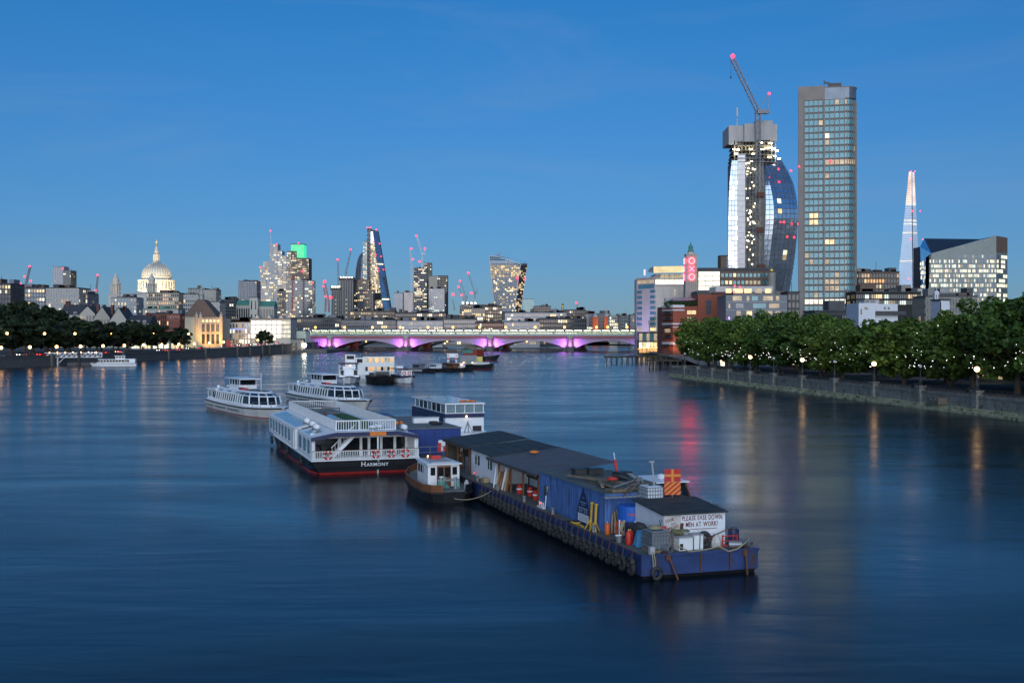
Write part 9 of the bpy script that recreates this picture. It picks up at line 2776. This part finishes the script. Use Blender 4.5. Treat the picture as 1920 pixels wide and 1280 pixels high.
# ------------------------------------------------------------------ north bank life: lamps, pier, moored boat, traffic
glow('lamp_globe', (1.0, 0.5, 0.15), 15.0, sample=True)
nl = Mb('dark_metal').lathe([(0.4, 0), (0.42, 0.2), (0.22, 0.5), (0.26, 1.0), (0.1, 1.5), (0.08, 2.9), (0.18, 3.0)], 8).mesh('embankment_lamp_post')
ng = Mb('lamp_globe')
ng.smooth = True
ng = ng.sphere((0, 0, 0), 0.6, 10, 7).mesh('embankment_globe')
def wall_at(px):
 """point on the north wall seen at photo column px."""
 t = (px - 960) / F
 for (xa, ya), (xb, yb), za, zb in zip(NW, NW[1:], NZ, NZ[1:]):
  f = (t * ya - xa) / ((xb - xa) - t * (yb - ya))
  if 0 <= f <= 1:
   return xa + (xb - xa) * f, ya + (yb - ya) * f, za + (zb - za) * f
for i, px in enumerate((3, 57, 107, 152, 194, 234, 270, 304, 336, 365, 393, 420, 452, 484, 515)):
 x, y, z = wall_at(px)
 o = thing('embankment_lamp', 'amber globe lamp on the north river wall, ' + ORD[i] + ' from the picture edge', 'lamp', (x - 0.2, y, z), 0, 'globe lamps on the north river wall')
 put('post', nl, o)
 put('globe', ng, o, (0, 0, 3.5))
tall = Mb('dark_metal').lathe([(0.18, 0), (0.12, 2), (0.08, 9.4)], 7).box(-0.06, 0.06, -1.6, 0.1, 9.3, 9.42).mesh('street_lamp_post')
th = Mb('lamp_globe').sphere((0, -1.5, 9.2), 0.5, 8, 5).mesh('street_lamp_head')
for i, (px, D) in enumerate(((12, 452), (82, 474), (139, 500), (208, 545), (286, 612), (352, 640))):
 o = thing('street_lamp', 'tall amber street lamp among the embankment trees, ' + ORD[i] + ' from the picture edge', 'lamp', (PX(px, D), D, GZN), 0.6, 'tall street lamps on the embankment')
 put('post', tall, o)
 put('head', th, o)
# white lattice pier
x, y, z = wall_at(86)
pier = thing('white_pier', 'white lattice gangway pier on the north bank', 'pier', (PX(84, 466), 466, 0), R(15))
g = Mb('boat_white')
PL = 22.0
for yy in (-1.6, 1.6):
 g.beam((0, yy, 3.4), (PL, yy, 3.4), 0.22).beam((0, yy, 5.2), (PL, yy, 5.2), 0.2)
 for k in range(11):
  a, b = PL * k / 11, PL * (k + 1) / 11
  g.beam((a, yy, 3.4), (b, yy, 5.2), 0.15).beam((b, yy, 3.4), (b, yy, 5.2), 0.14)
g.build('lattice', pier)
Mb('deck_grey').box(0, PL, -1.5, 1.5, 3.3, 3.42).build('walkway', pier)
for px_ in (1.5, 5.0):
 Mb('boat_white').box(px_ - 0.25, px_ + 0.25, -1.2, 1.2, -1, 3.3).beam((px_, 0, 0.8), (px_ + 2.5, 0, 3.2), 0.25).build('pier_leg', pier)
Mb('hull_black').box(9, 25, -3.2, -0.4, -0.5, 1.3).build('landing_float', pier)
Mb('hull_black').cyl(13.5, -3.6, -1, 6.5, 0.55, 10).build('dolphin_pile', pier)
for k in range(7):
 Mb('lamp_globe').sphere((2 + k * 3, -1.7, 5.5), 0.16, 6, 4).build('deck_lamp', pier)
o = thing('moored_cruiser', 'long white cruise boat moored at the lattice pier on the north bank', 'boat', (PX(247, 452), 458, 0), math.pi + R(10))
small_hull(o, 18, 4.6, 1.3, 'boat_white')
Mb('boat_white').box(2.5, 15, -2, 2, 1.3, 1.7).box(2.3, 14.6, -2.1, 2.1, 2.7, 2.9).box(0.4, 4.2, -1.9, 1.9, 1.3, 3.0).box(4.5, 8, -1.2, 1.2, 2.9, 4.1).box(4.2, 8.4, -1.4, 1.4, 4.1, 4.25).build('cabin', o)
Mb('tinted').box(2.6, 14.3, -1.9, 1.9, 1.7, 2.7).build('saloon', o)
for k in range(9):
 Mb('boat_white').box(4.4 + k * 1.15, 4.55 + k * 1.15, 1.88, 2.0, 1.7, 2.7).build('window_post', o)
for k in range(3):
 put('wheelhouse_window', ubox('tinted'), o, (4.7 + k * 1.1, 1.2, 3.3), scale=(0.9, 0.04, 0.65))
# cars and a bus on the Embankment, at rest in the evening queue
def car_parts(bodykey):
 b = Mb(bodykey)
 b.loft([[(-0.85, x, 0.35), (0.85, x, 0.35), (0.88, x, h), (-0.88, x, h)] for x, h in ((-2.1, 0.75), (-1.3, 0.92), (1.5, 0.95), (2.1, 0.8))])
 c = Mb('tinted')
 c.loft([[(-0.78, -1.0, 0.93), (0.78, -1.0, 0.93), (0.78, 1.6, 0.93), (-0.78, 1.6, 0.93)], [(-0.62, -0.35, 1.42), (0.62, -0.35, 1.42), (0.62, 1.1, 1.42), (-0.62, 1.1, 1.42)]])
 wl_ = Mb('dark_rubber').torus((0, 0, 0), 0.24, 0.1, 'x', 12, 6)
 return b.mesh('car_body'), c.mesh('car_cabin'), wl_.mesh('car_wheel')
glow('tail_lamp', (1.0, 0.02, 0.02), 6.0)
glow('head_lamp', (1.0, 0.92, 0.75), 8.0)
mat('car_silver', (0.4, 0.42, 0.44), 0.3, 0.5)
mat('car_dark', (0.03, 0.035, 0.045), 0.3, 0.3)
mat('bus_red', (0.5, 0.02, 0.02), 0.4)
CP = {k: car_parts(k) for k in ('car_silver', 'car_dark', 'bus_red', 'boat_white')}
rear = Mb('tail_lamp').box(-0.22, 0.22, -0.05, 0.05, -0.12, 0.12).mesh('tail_lamp')
fore = Mb('head_lamp').sphere((0, 0, 0), 0.16, 8, 5).mesh('head_lamp')
NAMEC = {'car_silver': 'silver', 'car_dark': 'dark', 'bus_red': 'red', 'boat_white': 'white'}
road = offs(NW, 7.0), offs(NW, 12.0)
rng = random.Random(31)
ci = 0
lc = [0, 0]
for s in range(1, 6):
 for lane in (0, 1):
  a, b = road[lane][s - 1], road[lane][s]
  d = Vector((b[0] - a[0], b[1] - a[1]))
  n = int(d.length / 17)
  for k in range(n):
   if rng.random() < 0.3 or ci >= 30 or s == 1 and k < n - 2:
    continue
   t = (k + rng.uniform(0.2, 0.8)) / n
   key = rng.choice(list(CP))
   zz = GZN + 0.02 if s < 4 else GZN + 0.02 + max(0, (NZ[s - 1] + (NZ[s] - NZ[s - 1]) * t - 4.2))
   rz_ = math.atan2(d.y, d.x) - math.pi / 2 + (math.pi if lane else 0)
   o = thing('car', NAMEC[key] + ' car in the ' + ('river side' if lane == 0 else 'inland') + ' lane of the embankment road, ' + ORD[lc[lane]] + ' from the picture edge', 'car', (a[0] + d.x * t, a[1] + d.y * t, zz), rz_, 'cars on the embankment road')
   bm_, cm_, wm_ = CP[key]
   put('body', bm_, o)
   put('cabin', cm_, o)
   for x_ in (-0.8, 0.8):
    for y_ in (-1.35, 1.35):
     put('wheel', wm_, o, (x_, y_, 0.34))
    put('tail_lamp', rear, o, (x_ * 0.8, -2.12, 0.72))
    put('head_lamp', fore, o, (x_ * 0.8, 2.1, 0.66))
   ci += 1
   lc[lane] += 1
o = thing('double_decker_bus', 'red double decker bus with lit windows on the embankment road', 'bus', (offs(NW, 11.5)[4][0], offs(NW, 11.5)[4][1] - 8, GZN + 1.2), R(5))
Mb('bus_red').box(-1.25, 1.25, -5.3, 5.3, 0.4, 4.3).build('body', o)
for z in (1.4, 3.0):
 for k in range(6):
  put('window', ubox('lit_dim'), o, (1.24, -4.8 + k * 1.65, z), scale=(0.05, 1.4, 0.85))
for y_ in (-3.4, 3.2):
 for x_ in (-1.1, 1.1):
  Mb('dark_rubber').torus((x_, y_, 0.45), 0.32, 0.15, 'x', 12, 6).build('wheel', o)
# lit ground floor of the chambers behind the trees
for i, (a, b) in enumerate(((246, 262), (264, 283), (285, 318), (320, 345))):
 D = 700.0
 o = thing('arcade', 'small lit shop front behind the embankment trees, ' + ORD[i] + ' from the left', 'shop front', (PX(a, D), D, GZN), 0, 'lit fronts behind the trees')
 W = PX(b, D) - PX(a, D)
 Mb('pale_stone').box(0, W, 0, 4, -1, 4.6).build('wall', o)
 for k in range(3):
  put('window', ubox('lit_warm' if i % 2 else 'lit_white'), o, (W * (0.06 + 0.32 * k), -0.05, 0.5), scale=(W * 0.24, 0.06, 2.9))
# timber groynes and steps at the works quay
for i, px in enumerate((460, 497)):
 x, y, z = wall_at(px)
 o = thing('dolphin', 'dark timber mooring pile before the north wall, ' + ORD[i] + ' from the hall', 'pile', (x + 3.5, y - 2, 0), 0, 'mooring piles before the north wall')
 Mb('old_timber').cyl(0, 0, -1.5, 6.2, 0.9, 10).build('pile', o)
 Mb('dark_metal').cyl(0, 0, 5.2, 5.6, 0.98, 10).build('band', o)
